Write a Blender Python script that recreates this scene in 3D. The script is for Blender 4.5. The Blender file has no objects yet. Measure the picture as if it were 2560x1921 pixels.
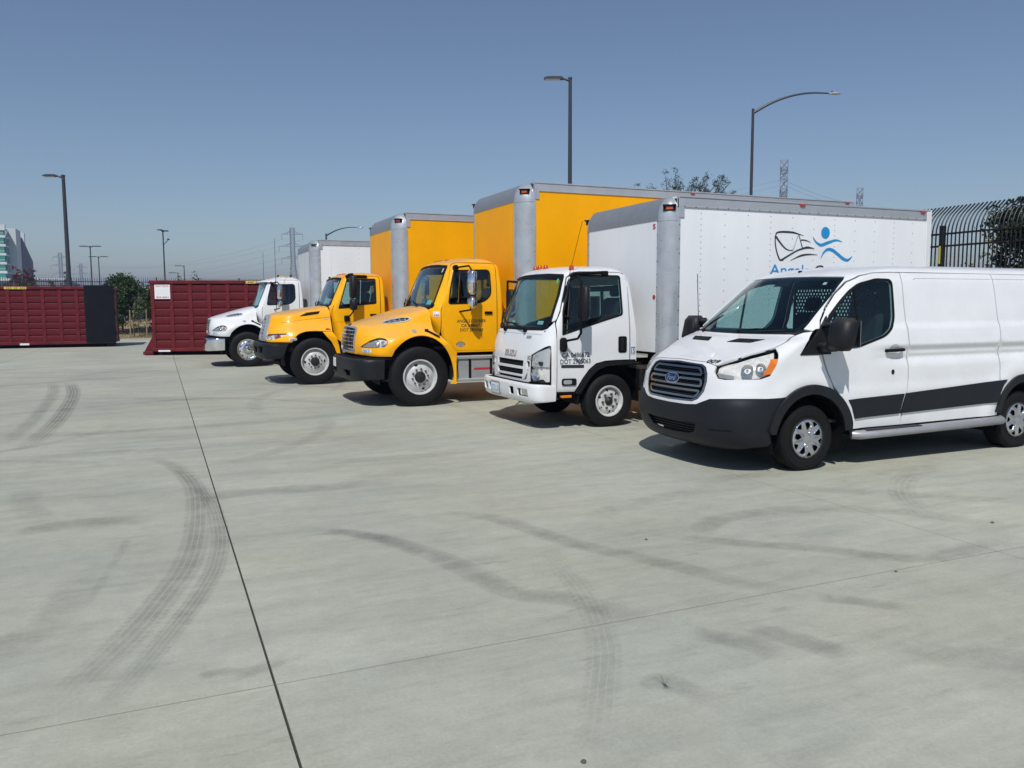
import bpy, bmesh, math, random
import numpy as np
from mathutils import Vector, Matrix
from mathutils.geometry import delaunay_2d_cdt

random.seed(7)
scene = bpy.context.scene
COL = scene.collection
R = math.radians

# ------------------------------------------------------------------ camera
cam_d = bpy.data.cameras.new('camera')
cam = bpy.data.objects.new('camera', cam_d)
COL.objects.link(cam)
Mx = ((0.91645627, -0.04276084, 0.39784345), (-0.40011505, -0.08804157, 0.91222619), (-0.00398079, -0.99519857, -0.0977955))
cam.matrix_world = Matrix(((Mx[0][0], -Mx[0][1], -Mx[0][2], 0), (Mx[1][0], -Mx[1][1], -Mx[1][2], 0), (Mx[2][0], -Mx[2][1], -Mx[2][2], 1.77), (0, 0, 0, 1)))
cam_d.sensor_fit = 'HORIZONTAL'; cam_d.sensor_width = 36.0
cam_d.lens = 36.0 * 2020 / 2560
cam_d.clip_start = 0.1; cam_d.clip_end = 6000
scene.camera = cam

# ------------------------------------------------------------------ sky, sun, exposure
SUN_EL, SUN_AZ = R(52), R(33)          # light travels towards +x +y, the sun is behind the camera
sun_dir = Vector((math.sin(SUN_AZ) * math.cos(SUN_EL), math.cos(SUN_AZ) * math.cos(SUN_EL), -math.sin(SUN_EL)))
world = bpy.data.worlds.new('World'); scene.world = world
world.use_nodes = True
wn = world.node_tree.nodes; wl = world.node_tree.links
wn.clear()
sky = wn.new('ShaderNodeTexSky'); sky.sky_type = 'NISHITA'; sky.sun_disc = False
sky.sun_elevation = SUN_EL; sky.sun_rotation = R(180) + SUN_AZ
sky.air_density = 1.0; sky.dust_density = 0.25; sky.ozone_density = 2.2; sky.altitude = 0
bg = wn.new('ShaderNodeBackground'); bg.inputs['Strength'].default_value = 0.080
hs = wn.new('ShaderNodeHueSaturation'); hs.inputs['Hue'].default_value = 0.502; hs.inputs['Saturation'].default_value = 0.98; hs.inputs['Value'].default_value = 1.0
wo = wn.new('ShaderNodeOutputWorld')
wl.new(sky.outputs[0], hs.inputs['Color']); wl.new(hs.outputs[0], bg.inputs['Color']); wl.new(bg.outputs[0], wo.inputs['Surface'])
sd = bpy.data.lights.new('sun', 'SUN'); sd.energy = 3.6; sd.angle = R(0.53); sd.color = (1.0, 0.97, 0.925)
sun = bpy.data.objects.new('sun', sd); COL.objects.link(sun)
sun.rotation_euler = sun_dir.to_track_quat('-Z', 'Y').to_euler()
vs = scene.view_settings
vs.view_transform = 'Standard'; vs.look = 'None'; vs.exposure = 0.07; vs.gamma = 1.0; vs.use_curve_mapping = False

# ------------------------------------------------------------------ materials
MATS = {}
def nodes_of(name):
    m = bpy.data.materials.new(name); m.use_nodes = True
    nt = m.node_tree
    return m, nt, nt.nodes['Principled BSDF'], nt.nodes['Material Output']

def pmat(name, col, rough=0.5, metal=0.0, spec=0.5, coat=0.0, var=0.0, vscale=6.0, bump=0.0, bscale=40.0, dust=0.0, alpha=None, coord='Object', rvar=0.0, coat_rough=0.04, streak=None):
    """procedural principled material: colour noise, fine bump, dust on faces that look up"""
    m, nt, b, out = nodes_of(name); N = nt.nodes; L = nt.links
    b.inputs['Base Color'].default_value = (*col, 1); b.inputs['Roughness'].default_value = rough
    b.inputs['Metallic'].default_value = metal; b.inputs['Specular IOR Level'].default_value = spec
    if coat: b.inputs['Coat Weight'].default_value = coat; b.inputs['Coat Roughness'].default_value = coat_rough
    tc = N.new('ShaderNodeTexCoord'); cur = None
    if var or rvar:
        mp = N.new('ShaderNodeMapping'); L.new(tc.outputs[coord], mp.inputs[0])
        if streak: mp.inputs['Scale'].default_value = streak
        nz = N.new('ShaderNodeTexNoise'); nz.inputs['Scale'].default_value = vscale; nz.inputs['Detail'].default_value = 6; nz.inputs['Roughness'].default_value = 0.62
        L.new(mp.outputs[0], nz.inputs['Vector'])
    if var:
        mr = N.new('ShaderNodeMapRange'); mr.inputs['From Min'].default_value = 0.3; mr.inputs['From Max'].default_value = 0.7
        mr.inputs['To Min'].default_value = 1 - var; mr.inputs['To Max'].default_value = 1 + var * 0.5
        L.new(nz.outputs['Fac'], mr.inputs['Value'])
        mx = N.new('ShaderNodeVectorMath'); mx.operation = 'SCALE'; mx.inputs[0].default_value = col
        L.new(mr.outputs[0], mx.inputs['Scale']); cur = mx.outputs[0]
    if rvar:
        m2 = N.new('ShaderNodeMapRange'); m2.inputs['From Min'].default_value = 0.3; m2.inputs['From Max'].default_value = 0.7
        m2.inputs['To Min'].default_value = max(0.02, rough - rvar); m2.inputs['To Max'].default_value = rough + rvar
        L.new(nz.outputs['Fac'], m2.inputs['Value']); L.new(m2.outputs[0], b.inputs['Roughness'])
    if dust:
        ge = N.new('ShaderNodeNewGeometry'); sp = N.new('ShaderNodeSeparateXYZ'); L.new(ge.outputs['Normal'], sp.inputs[0])
        up = N.new('ShaderNodeMapRange'); up.inputs['From Min'].default_value = 0.35; up.inputs['From Max'].default_value = 1.0
        L.new(sp.outputs['Z'], up.inputs['Value'])
        n2 = N.new('ShaderNodeTexNoise'); n2.inputs['Scale'].default_value = 9; n2.inputs['Detail'].default_value = 5; L.new(tc.outputs['Object'], n2.inputs['Vector'])
        mu = N.new('ShaderNodeMath'); mu.operation = 'MULTIPLY'; L.new(up.outputs[0], mu.inputs[0]); L.new(n2.outputs['Fac'], mu.inputs[1])
        m3 = N.new('ShaderNodeMath'); m3.operation = 'MULTIPLY'; m3.inputs[1].default_value = dust * 1.6; L.new(mu.outputs[0], m3.inputs[0])
        mix = N.new('ShaderNodeMix'); mix.data_type = 'RGBA'; mix.inputs['B'].default_value = (0.36, 0.31, 0.25, 1)
        if cur: L.new(cur, mix.inputs['A'])
        else: mix.inputs['A'].default_value = (*col, 1)
        L.new(m3.outputs[0], mix.inputs['Factor']); cur = mix.outputs['Result']
    if cur: L.new(cur, b.inputs['Base Color'])
    if bump:
        n3 = N.new('ShaderNodeTexNoise'); n3.inputs['Scale'].default_value = bscale; n3.inputs['Detail'].default_value = 4; L.new(tc.outputs['Object'], n3.inputs['Vector'])
        bp = N.new('ShaderNodeBump'); bp.inputs['Strength'].default_value = bump; bp.inputs['Distance'].default_value = 0.01
        L.new(n3.outputs['Fac'], bp.inputs['Height']); L.new(bp.outputs[0], b.inputs['Normal'])
    MATS[name] = m
    return m

def glass_mat(name, tint, refl=1.0, rough=0.0):
    """thin pane: tinted see-through with a Fresnel mirror on top"""
    m, nt, b, out = nodes_of(name); N = nt.nodes; L = nt.links
    N.remove(b)
    tr = N.new('ShaderNodeBsdfTransparent'); tr.inputs[0].default_value = (*tint, 1)
    gl = N.new('ShaderNodeBsdfGlossy'); gl.inputs['Roughness'].default_value = rough; gl.inputs['Color'].default_value = (1, 1, 1, 1)
    ge = N.new('ShaderNodeNewGeometry'); dt = N.new('ShaderNodeVectorMath'); dt.operation = 'DOT_PRODUCT'; L.new(ge.outputs['Normal'], dt.inputs[0]); L.new(ge.outputs['Incoming'], dt.inputs[1])
    ab = N.new('ShaderNodeMath'); ab.operation = 'ABSOLUTE'; L.new(dt.outputs['Value'], ab.inputs[0])
    iv = N.new('ShaderNodeMath'); iv.operation = 'SUBTRACT'; iv.inputs[0].default_value = 1.0; L.new(ab.outputs[0], iv.inputs[1])
    pw = N.new('ShaderNodeMath'); pw.operation = 'POWER'; pw.inputs[1].default_value = 5.0; L.new(iv.outputs[0], pw.inputs[0])
    ms = N.new('ShaderNodeMath'); ms.operation = 'MULTIPLY_ADD'; ms.inputs[1].default_value = 0.9 * refl; ms.inputs[2].default_value = 0.035 * refl; L.new(pw.outputs[0], ms.inputs[0])
    mx = N.new('ShaderNodeMixShader'); L.new(ms.outputs[0], mx.inputs[0]); L.new(tr.outputs[0], mx.inputs[1]); L.new(gl.outputs[0], mx.inputs[2])
    L.new(mx.outputs[0], out.inputs['Surface'])
    MATS[name] = m
    return m

pmat('white_paint', (0.76, 0.77, 0.775), 0.34, coat=0.5, var=0.05, vscale=3, dust=0.14, rvar=0.06)
pmat('yellow_paint', (0.95, 0.435, 0.003), 0.36, spec=0.2, coat=0.22, var=0.10, vscale=2.2, dust=0.42, rvar=0.1)
pmat('white_panel', (0.82, 0.835, 0.845), 0.42, spec=0.3, var=0.05, vscale=2.2, rvar=0.06, dust=0.1, streak=(1, 1, 0.25))
pmat('worn_white_panel', (0.66, 0.68, 0.68), 0.5, var=0.22, vscale=3.0, rvar=0.06, streak=(1, 1, 0.12))
pmat('yellow_panel', (0.96, 0.435, 0.002), 0.42, spec=0.15, var=0.10, vscale=1.1, rvar=0.05)
pmat('black_plastic', (0.010, 0.011, 0.013), 0.5, spec=0.3, var=0.2, vscale=8, dust=0.1, bump=0.05, bscale=300)
pmat('dark_gray_plastic', (0.011, 0.013, 0.017), 0.5, spec=0.3, var=0.15, vscale=5, dust=0.05, bump=0.06, bscale=400)
pmat('flat_black', (0.004, 0.004, 0.0045), 0.75, spec=0.2)
pmat('rubber', (0.007, 0.007, 0.0075), 0.7, spec=0.25, var=0.3, vscale=7, dust=0.03, bump=0.12, bscale=120)
pmat('seal', (0.006, 0.006, 0.0065), 0.55, spec=0.25)
pmat('interior', (0.018, 0.021, 0.024), 0.7, var=0.1)
pmat('interior_gray', (0.30, 0.30, 0.28), 0.7, var=0.08)
pmat('seat_cloth', (0.020, 0.022, 0.026), 0.9, bump=0.2, bscale=200)
pmat('chrome', (0.82, 0.83, 0.85), 0.08, metal=1.0, rvar=0.04, vscale=14)
pmat('polished_metal', (0.78, 0.79, 0.80), 0.2, metal=1.0, rvar=0.1, vscale=10)
pmat('aluminium', (0.52, 0.54, 0.56), 0.36, metal=0.5, var=0.08, vscale=4, rvar=0.08)
pmat('galvanised', (0.50, 0.53, 0.56), 0.32, metal=0.45, var=0.14, vscale=5, rvar=0.08, bump=0.03, bscale=30)
pmat('gray_cap', (0.30, 0.325, 0.35), 0.48, metal=0.45, var=0.1, vscale=4, dust=0.2)
pmat('frame_black', (0.009, 0.009, 0.009), 0.65, spec=0.25, var=0.3, dust=0.1)
pmat('rim_white', (0.58, 0.585, 0.58), 0.42, var=0.28, vscale=9, dust=0.12, bump=0.05, bscale=60)
pmat('rim_silver', (0.62, 0.63, 0.65), 0.3, metal=0.35, var=0.08, vscale=8)
pmat('hub_black', (0.012, 0.012, 0.012), 0.55, var=0.3, vscale=20)
pmat('nut_metal', (0.13, 0.125, 0.12), 0.5, metal=0.6)
pmat('amber', (0.80, 0.20, 0.01), 0.25, coat=0.4)
pmat('beacon_red', (0.42, 0.055, 0.015), 0.25, coat=0.4)
pmat('hubcap_silver', (0.46, 0.47, 0.49), 0.22, metal=0.75, var=0.06)
pmat('lamp_reflector', (0.80, 0.80, 0.79), 0.25, var=0.25, vscale=18)
pmat('marker_amber', (0.50, 0.085, 0.015), 0.3, coat=0.3)
pmat('grille_chrome', (0.40, 0.385, 0.36), 0.2, metal=1.0)
pmat('red_lens', (0.42, 0.03, 0.018), 0.25, coat=0.6)
pmat('ink', (0.03, 0.03, 0.034), 0.5)
pmat('ink_blue', (0.015, 0.27, 0.56), 0.45)
pmat('badge_blue', (0.005, 0.012, 0.055), 0.25, coat=0.5)
pmat('ink_red', (0.45, 0.03, 0.04), 0.5)
pmat('sticker', (0.74, 0.75, 0.76), 0.5)
pmat('sticker_teal', (0.42, 0.68, 0.62), 0.5)
pmat('sticker_green', (0.05, 0.42, 0.22), 0.5)
pmat('sticker_yellow', (0.62, 0.52, 0.05), 0.6)
pmat('tread_rubber_mat', (0.03, 0.03, 0.032), 0.85, bump=0.3, bscale=200)
pmat('gray_step', (0.36, 0.37, 0.385), 0.45, metal=0.35, var=0.1, dust=0.2)
pmat('maroon', (0.135, 0.0085, 0.014), 0.55, spec=0.3, var=0.5, vscale=1.7, rvar=0.12, dust=0.10, bump=0.1, bscale=14)
pmat('charcoal_steel', (0.009, 0.010, 0.013), 0.75, spec=0.12, var=0.3, vscale=3, bump=0.08, bscale=18)
pmat('pole_dark', (0.030, 0.036, 0.046), 0.5, var=0.1)
pmat('fence_black', (0.006, 0.007, 0.010), 0.5)
pmat('galv_lattice', (0.24, 0.25, 0.27), 0.6, metal=0.2)
pmat('screen_curtain', (0.74, 0.76, 0.76), 0.6, var=0.08, streak=(1, 6, 0.3), vscale=4)
glass_mat('windshield_glass', (0.76, 0.88, 0.87))
glass_mat('side_glass', (0.72, 0.84, 0.83))
glass_mat('dark_glass', (0.50, 0.60, 0.60))
glass_mat('lens_glass', (0.96, 0.96, 0.95), 0.4)

# ------------------------------------------------------------------ object helpers
def M(n): return MATS[n]

def thing(name, label, cat, loc=(0, 0, 0), group=None, rotz=0.0):
    o = bpy.data.objects.new(name, None); COL.objects.link(o)
    o.location = loc; o.rotation_euler = (0, 0, rotz); o.empty_display_size = 0.2
    o['label'] = label; o['category'] = cat
    if group: o['group'] = group
    return o

def mk(name, verts, faces, mat, parent=None, midx=None, smooth=35, kind=None, loopn=None):
    me = bpy.data.meshes.new(name)
    me.from_pydata([tuple(v) for v in verts], [], [tuple(f) for f in faces])
    mats = mat if isinstance(mat, (list, tuple)) else [mat]
    for mm in mats: me.materials.append(M(mm) if isinstance(mm, str) else mm)
    if midx is not None: me.polygons.foreach_set('material_index', midx)
    if smooth:
        me.polygons.foreach_set('use_smooth', [True] * len(me.polygons))
        me.set_sharp_from_angle(angle=R(smooth))
        if loopn is not None: me.normals_split_custom_set(loopn)
    me.update()
    o = bpy.data.objects.new(name, me); COL.objects.link(o)
    if parent is not None: o.parent = parent
    if kind: o['kind'] = kind
    return o

def tag(o, label, cat, group=None):
    o['label'] = label; o['category'] = cat
    if group: o['group'] = group
    return o

def copy_tree(o, parent=None):
    c = o.copy(); COL.objects.link(c); c.parent = parent
    for ch in o.children: copy_tree(ch, c)
    return c

class Geo:
    """collects boxes, tubes and lathes of one part; build() links them as one mesh"""
    def __init__(s): s.v = []; s.f = []; s.m = []
    def add(s, v, f, mi=0):
        n = len(s.v); s.v += [tuple(p) for p in v]; s.f += [tuple(i + n for i in q) for q in f]; s.m += [mi] * len(f); return s
    def box(s, x0, x1, y0, y1, z0, z1, c=0.0, mi=0, rot=None, piv=None):
        x0, x1 = min(x0, x1), max(x0, x1); y0, y1 = min(y0, y1), max(y0, y1); z0, z1 = min(z0, z1), max(z0, z1)
        c = min(c, (x1 - x0) * .45, (y1 - y0) * .45, (z1 - z0) * .45)
        if c <= 0:
            v = [(x, y, z) for x in (x0, x1) for y in (y0, y1) for z in (z0, z1)]
            f = [(0, 1, 3, 2), (4, 6, 7, 5), (0, 4, 5, 1), (2, 3, 7, 6), (0, 2, 6, 4), (1, 5, 7, 3)]
        else:
            v = []; idx = {}
            for i, x in enumerate((x0, x1)):
                for j, y in enumerate((y0, y1)):
                    for k, z in enumerate((z0, z1)):
                        dx = c if i == 0 else -c; dy = c if j == 0 else -c; dz = c if k == 0 else -c
                        idx[i, j, k] = len(v)
                        v += [(x, y + dy, z + dz), (x + dx, y, z + dz), (x + dx, y + dy, z)]
            I = lambda i, j, k, a: idx[i, j, k] + a
            f = [(I(0,0,0,0), I(0,0,1,0), I(0,1,1,0), I(0,1,0,0)), (I(1,0,0,0), I(1,1,0,0), I(1,1,1,0), I(1,0,1,0)),
                 (I(0,0,0,1), I(1,0,0,1), I(1,0,1,1), I(0,0,1,1)), (I(0,1,0,1), I(0,1,1,1), I(1,1,1,1), I(1,1,0,1)),
                 (I(0,0,0,2), I(0,1,0,2), I(1,1,0,2), I(1,0,0,2)), (I(0,0,1,2), I(1,0,1,2), I(1,1,1,2), I(0,1,1,2))]
            for k in (0, 1):
                for i in (0, 1): f.append((I(i,0,k,0), I(i,1,k,0), I(i,1,k,2), I(i,0,k,2)))
                for j in (0, 1): f.append((I(0,j,k,1), I(1,j,k,1), I(1,j,k,2), I(0,j,k,2)))
            for i in (0, 1):
                for j in (0, 1): f.append((I(i,j,0,0), I(i,j,1,0), I(i,j,1,1), I(i,j,0,1)))
            for q in idx.values(): f.append((q, q + 1, q + 2))
            bm = bmesh.new(); vs_ = [bm.verts.new(p) for p in v]
            for q in f: bm.faces.new([vs_[i] for i in q])
            bmesh.ops.recalc_face_normals(bm, faces=bm.faces); bm.verts.index_update()
            f = [tuple(w.index for w in q.verts) for q in bm.faces]; bm.free()
        if rot is not None:
            pv = Vector(piv if piv else ((x0 + x1) / 2, (y0 + y1) / 2, (z0 + z1) / 2))
            v = [tuple(rot @ (Vector(p) - pv) + pv) for p in v]
        return s.add(v, f, mi)
    def tube(s, pts, r, seg=10, mi=0, caps=True, radii=None):
        pts = [Vector(p) for p in pts]; n = len(pts); v = []; f = []
        up = Vector((0, 0, 1)); prev = None
        for i, p in enumerate(pts):
            d = (pts[min(i + 1, n - 1)] - pts[max(i - 1, 0)]).normalized()
            if prev is None:
                a = d.cross(up)
                if a.length < 1e-3: a = d.cross(Vector((1, 0, 0)))
                a.normalize()
            else:
                a = (prev - d * prev.dot(d)).normalized()
            prev = a; b = d.cross(a); rr = radii[i] if radii else r
            for k in range(seg):
                t = 2 * math.pi * k / seg; v.append(p + a * (rr * math.cos(t)) + b * (rr * math.sin(t)))
        for i in range(n - 1):
            for k in range(seg):
                k2 = (k + 1) % seg; f.append((i * seg + k, (i + 1) * seg + k, (i + 1) * seg + k2, i * seg + k2))
        if caps: f.append(tuple(range(seg))); f.append(tuple(reversed(range((n - 1) * seg, n * seg))))
        return s.add(v, f, mi)
    def lathe(s, prof, c, axis='y', seg=32, mi=0, a0=0.0, a1=2 * math.pi):
        """prof: (radius, offset along axis)"""
        v = []; f = []; full = abs(a1 - a0 - 2 * math.pi) < 1e-6; ns = seg if full else seg + 1; n = len(prof)
        for k in range(ns):
            t = a0 + (a1 - a0) * k / seg; ct, st = math.cos(t), math.sin(t)
            for r, h in prof:
                if axis == 'y': v.append((c[0] + r * ct, c[1] + h, c[2] + r * st))
                elif axis == 'z': v.append((c[0] + r * ct, c[1] + r * st, c[2] + h))
                else: v.append((c[0] + h, c[1] + r * ct, c[2] + r * st))
        for k in range(seg):
            k2 = (k + 1) % ns
            for i in range(n - 1):
                q = (k * n + i, k * n + i + 1, k2 * n + i + 1, k2 * n + i)
                f.append(q if axis == 'y' else q[::-1])
        return s.add(v, f, mi)
    def prism(s, poly, plane, h0, h1, mi=0):
        """extrude a 2d polygon; plane 'xz' extrudes along y, 'yz' along x, 'xy' along z"""
        def P(p, h): return (p[0], h, p[1]) if plane == 'xz' else ((h, p[0], p[1]) if plane == 'yz' else (p[0], p[1], h))
        n = len(poly); v = [P(p, h0) for p in poly] + [P(p, h1) for p in poly]
        f = [tuple(range(n)), tuple(range(2 * n - 1, n - 1, -1))] + [(i, n + i, n + (i + 1) % n, (i + 1) % n) for i in range(n)]
        return s.add(v, f, mi)
    def mirror_y(s):
        n = len(s.v); s.v += [(x, -y, z) for x, y, z in s.v]
        s.f += [tuple(i + n for i in reversed(q)) for q in s.f]; s.m += s.m; return s
    def build(s, name, mat, parent=None, smooth=35, kind=None):
        bm = bmesh.new(); vv = [bm.verts.new(p) for p in s.v]; lay = []
        for q, mi in zip(s.f, s.m):
            try: fc = bm.faces.new([vv[i] for i in q]); fc.material_index = mi
            except ValueError: pass
        bmesh.ops.recalc_face_normals(bm, faces=bm.faces)
        me = bpy.data.meshes.new(name); bm.to_mesh(me); bm.free()
        for mm in (mat if isinstance(mat, (list, tuple)) else [mat]): me.materials.append(M(mm) if isinstance(mm, str) else mm)
        if smooth:
            me.polygons.foreach_set('use_smooth', [True] * len(me.polygons)); me.set_sharp_from_angle(angle=R(smooth))
        o = bpy.data.objects.new(name, me); COL.objects.link(o)
        if parent is not None: o.parent = parent
        if kind: o['kind'] = kind
        return o

# ------------------------------------------------------------------ 2d helpers
def arc(cx, cz, r, a0, a1, n=16, rz=None):
    rz = rz or r
    return [(cx + r * math.cos(R(a0 + (a1 - a0) * i / n)), cz + rz * math.sin(R(a0 + (a1 - a0) * i / n))) for i in range(n + 1)]

def fillet(pts, r, n=5):
    out = []; m = len(pts)
    rs = r if isinstance(r, (list, tuple)) else [r] * m
    for i in range(m):
        p0, p, p1 = Vector(pts[i - 1]), Vector(pts[i]), Vector(pts[(i + 1) % m])
        if rs[i] <= 0: out.append(tuple(p)); continue
        a = p0 - p; b = p1 - p; d = min(rs[i], a.length * .48, b.length * .48)
        A = p + a.normalized() * d; B = p + b.normalized() * d
        for k in range(n + 1):
            t = k / n; out.append(tuple(A * (1 - t) ** 2 + p * (2 * t * (1 - t)) + B * t * t))
    return out

def dens(pts, step, closed=True):
    out = []; n = len(pts)
    for i in range(n if closed else n - 1):
        a, b = pts[i], pts[(i + 1) % n]
        k = max(1, int(math.hypot(b[0] - a[0], b[1] - a[1]) / step))
        for j in range(k): out.append((a[0] + (b[0] - a[0]) * j / k, a[1] + (b[1] - a[1]) * j / k))
    if not closed: out.append(tuple(pts[-1]))
    return out

def inside(P, poly):
    """points (N,2) inside polygon (M,2)?"""
    P = np.asarray(P, float); q = np.asarray(poly, float); r = np.zeros(len(P), bool)
    x, y = P[:, 0], P[:, 1]; j = len(q) - 1
    for i in range(len(q)):
        xi, yi = q[i]; xj, yj = q[j]
        if yi != yj:
            c = ((yi > y) != (yj > y)) & (x < (xj - xi) * (y - yi) / (yj - yi) + xi); r ^= c
        j = i
    return r

def offset_poly(poly, d):
    q = np.asarray(poly, float); a = q - np.roll(q, 1, 0); b = np.roll(q, -1, 0) - q
    area = 0.5 * np.sum(q[:, 0] * np.roll(q[:, 1], -1) - np.roll(q[:, 0], -1) * q[:, 1]); sg = 1 if area > 0 else -1
    def nrm(u):
        l = np.hypot(u[:, 0], u[:, 1]) + 1e-12; return np.stack([-u[:, 1] / l, u[:, 0] / l], 1)
    n = nrm(a) + nrm(b); l = np.hypot(n[:, 0], n[:, 1]) + 1e-9
    return q + sg * d * n / l[:, None]

def cdt(outer, holes, res):
    """triangulate a 2d region with an inner grid; returns points, triangles, boundary loops (index lists)"""
    outer = [tuple(p) for p in outer]; holes = [[tuple(p) for p in h] for h in holes]
    pts = []; edges = []; loops = []
    for lp in [outer] + holes:
        n0 = len(pts); pts += lp; k = len(lp); loops.append(list(range(n0, n0 + k)))
        edges += [(n0 + i, n0 + (i + 1) % k) for i in range(k)]
    o = np.array(outer); x0, y0 = o.min(0); x1, y1 = o.max(0); g = []
    nx = int((x1 - x0) / res) + 1; ny = int((y1 - y0) / (res * .87)) + 1
    for j in range(ny + 1):
        for i in range(nx + 1): g.append((x0 + (i + (.5 if j % 2 else 0)) * res, y0 + j * res * .87))
    if g:
        g = np.array(g); ok = inside(g, offset_poly(outer, res * .4))
        for h in holes: ok &= ~inside(g, offset_poly(h, -res * .4))
        g = g[ok]
        if len(g):   # drop grid points close to any boundary point
            bp = np.array(pts); keep = np.ones(len(g), bool)
            for i in range(0, len(g), 400):
                dd = ((g[i:i + 400, None, :] - bp[None]) ** 2).sum(2).min(1); keep[i:i + 400] = dd > (res * .42) ** 2
            pts = pts + [tuple(p) for p in g[keep]]
    vo, eo, fo, ov, oe, of = delaunay_2d_cdt([Vector(p) for p in pts], edges, [], 0, 1e-7)
    V = np.array([tuple(p) for p in vo]); F = [tuple(f) for f in fo]
    c = np.array([V[list(f)].mean(0) for f in F]); ok = inside(c, outer)
    for h in holes: ok &= ~inside(c, h)
    F = [f for f, k in zip(F, ok) if k]
    # boundary = directed edges used once
    used = {}
    for f in F:
        for i in range(len(f)): used[(f[i], f[(i + 1) % len(f)])] = 1
    bnd = [e for e in used if (e[1], e[0]) not in used]
    return V, F, bnd

# ------------------------------------------------------------------ body surface: stacked rounded plan outlines
class Surf:
    """rows: (z, xf, w, Df, nf, xr, Dr, nr) from the bottom up: outline at height z runs from the nose xf round a
    super-elliptic corner (depth Df, exponent nf) to the side y=w and round a rear corner to xr.
    coordinates on it: t (along the profile) and a: 0 nose centre, 1 front corner end, 2 rear corner start, 3 rear centre; a>0 is the -y side"""
    def __init__(s, rows, bump=None):
        A = np.array(rows, float); s.A = A; s.bump = bump
        d = np.sqrt(np.diff(A[:, 0]) ** 2 + np.diff(A[:, 1]) ** 2 + 0.5 * np.diff(A[:, 2]) ** 2) + 1e-6
        s.t = np.concatenate([[0], np.cumsum(d)]); s.tmax = s.t[-1]
        h = np.diff(s.t)[:, None]; dl = np.diff(A, axis=0) / h; m = np.zeros_like(A)
        for k in range(A.shape[1]):
            for i in range(1, len(A) - 1):
                a, b = dl[i - 1, k], dl[i, k]
                if a * b > 0:
                    w1 = 2 * h[i, 0] + h[i - 1, 0]; w2 = h[i, 0] + 2 * h[i - 1, 0]; m[i, k] = (w1 + w2) / (w1 / a + w2 / b)
            m[0, k] = dl[0, k]; m[-1, k] = dl[-1, k]
        s.m = m
        s.tt = np.linspace(0, s.tmax, 1500); s.zt = np.maximum.accumulate(s.col(s.tt)[:, 0])
        mid = A[len(A) // 2]; s.k = (1.2, max(.3, (mid[5] - mid[6]) - (mid[1] + mid[3])), 1.2)
        s.C = np.array([(A[:, 1].min() + A[:, 5].max()) / 2, 0, A[0, 0]])
    def col(s, t):
        t = np.clip(np.asarray(t, float), 0, s.tmax); i = np.clip(np.searchsorted(s.t, t, side='right') - 1, 0, len(s.t) - 2)
        h = (s.t[i + 1] - s.t[i]); u = ((t - s.t[i]) / h)[:, None]; h = h[:, None]
        return s.A[i] * (2 * u ** 3 - 3 * u ** 2 + 1) + h * s.m[i] * (u ** 3 - 2 * u ** 2 + u) + s.A[i + 1] * (-2 * u ** 3 + 3 * u ** 2) + h * s.m[i + 1] * (u ** 3 - u ** 2)
    def P(s, t, a):
        t = np.atleast_1d(np.asarray(t, float)); a = np.atleast_1d(np.asarray(a, float)); c = s.col(t)
        z, xf, w, Df, nf, xr, Dr, nr = [c[:, i] for i in range(8)]; sg = np.where(a < 0, 1.0, -1.0); b = np.abs(a)
        ph = np.clip(b, 0, 1) * np.pi / 2; cs, sn = np.cos(ph), np.sin(ph); r = (cs ** nf + sn ** nf) ** (-1 / nf)
        x = xf + Df * (1 - r * cs); y = w * r * sn
        u = np.clip(b - 1, 0, 1); xs = (xf + Df) * (1 - u) + (xr - Dr) * u
        ph = np.clip(b - 2, 0, 1) * np.pi / 2; cs, sn = np.sin(ph), np.cos(ph); r = (np.abs(cs) ** nr + np.abs(sn) ** nr) ** (-1 / nr)
        x2 = (xr - Dr) + Dr * r * cs; y2 = w * r * sn
        x = np.where(b <= 1, x, np.where(b <= 2, xs, x2)); y = np.where(b <= 1, y, np.where(b <= 2, w, y2))
        p = np.stack([x, sg * y, z], 1)
        if s.bump is not None: p = p + s.bump(p, b)
        return p
    def N(s, t, a):
        e = 2e-3; t = np.clip(np.atleast_1d(t), e, s.tmax - e); a = np.atleast_1d(a)
        d1 = s.P(t + e, a) - s.P(t - e, a); d2 = s.P(t, a + e) - s.P(t, a - e)
        n = np.cross(d1, d2); n /= (np.linalg.norm(n, axis=1, keepdims=True) + 1e-12)
        p = s.P(t, a); sg = np.sign(np.sum(n * (p - s.C), 1)); sg[sg == 0] = 1
        return n * sg[:, None]
    def tz(s, z): return float(np.interp(z, s.zt, s.tt))
    def A_(s, a, z): return (s.tz(z), a)
    def X(s, x, z):
        t = s.tz(z); c = s.col([t])[0]; xf, Df, xr, Dr = c[1], c[3], c[5], c[6]; u0, u1 = xf + Df, xr - Dr
        if x < u0:
            lo, hi = 0., 1.
            for _ in range(30):
                m = (lo + hi) / 2
                ph = m * math.pi / 2; r = (math.cos(ph) ** c[4] + math.sin(ph) ** c[4]) ** (-1 / c[4])
                if xf + Df * (1 - r * math.cos(ph)) < x: lo = m
                else: hi = m
            return (t, lo)
        if x <= u1: return (t, 1 + (x - u0) / max(u1 - u0, 1e-6))
        return (t, min(3, 2 + (x - u1) / max(Dr, 1e-6) * 0.5))
    def Y(s, y, z):
        """y<0 is the near (-y) side -> a>0"""
        t = s.tz(z); c = s.col([t])[0]; w, nf = c[2], c[4]; yy = min(abs(y), w * .9999); lo, hi = 0., 1.
        for _ in range(30):
            m = (lo + hi) / 2; ph = m * math.pi / 2; r = (math.cos(ph) ** nf + math.sin(ph) ** nf) ** (-1 / nf)
            if w * r * math.sin(ph) < yy: lo = m
            else: hi = m
        return (t, lo if y <= 0 else -lo)
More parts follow.
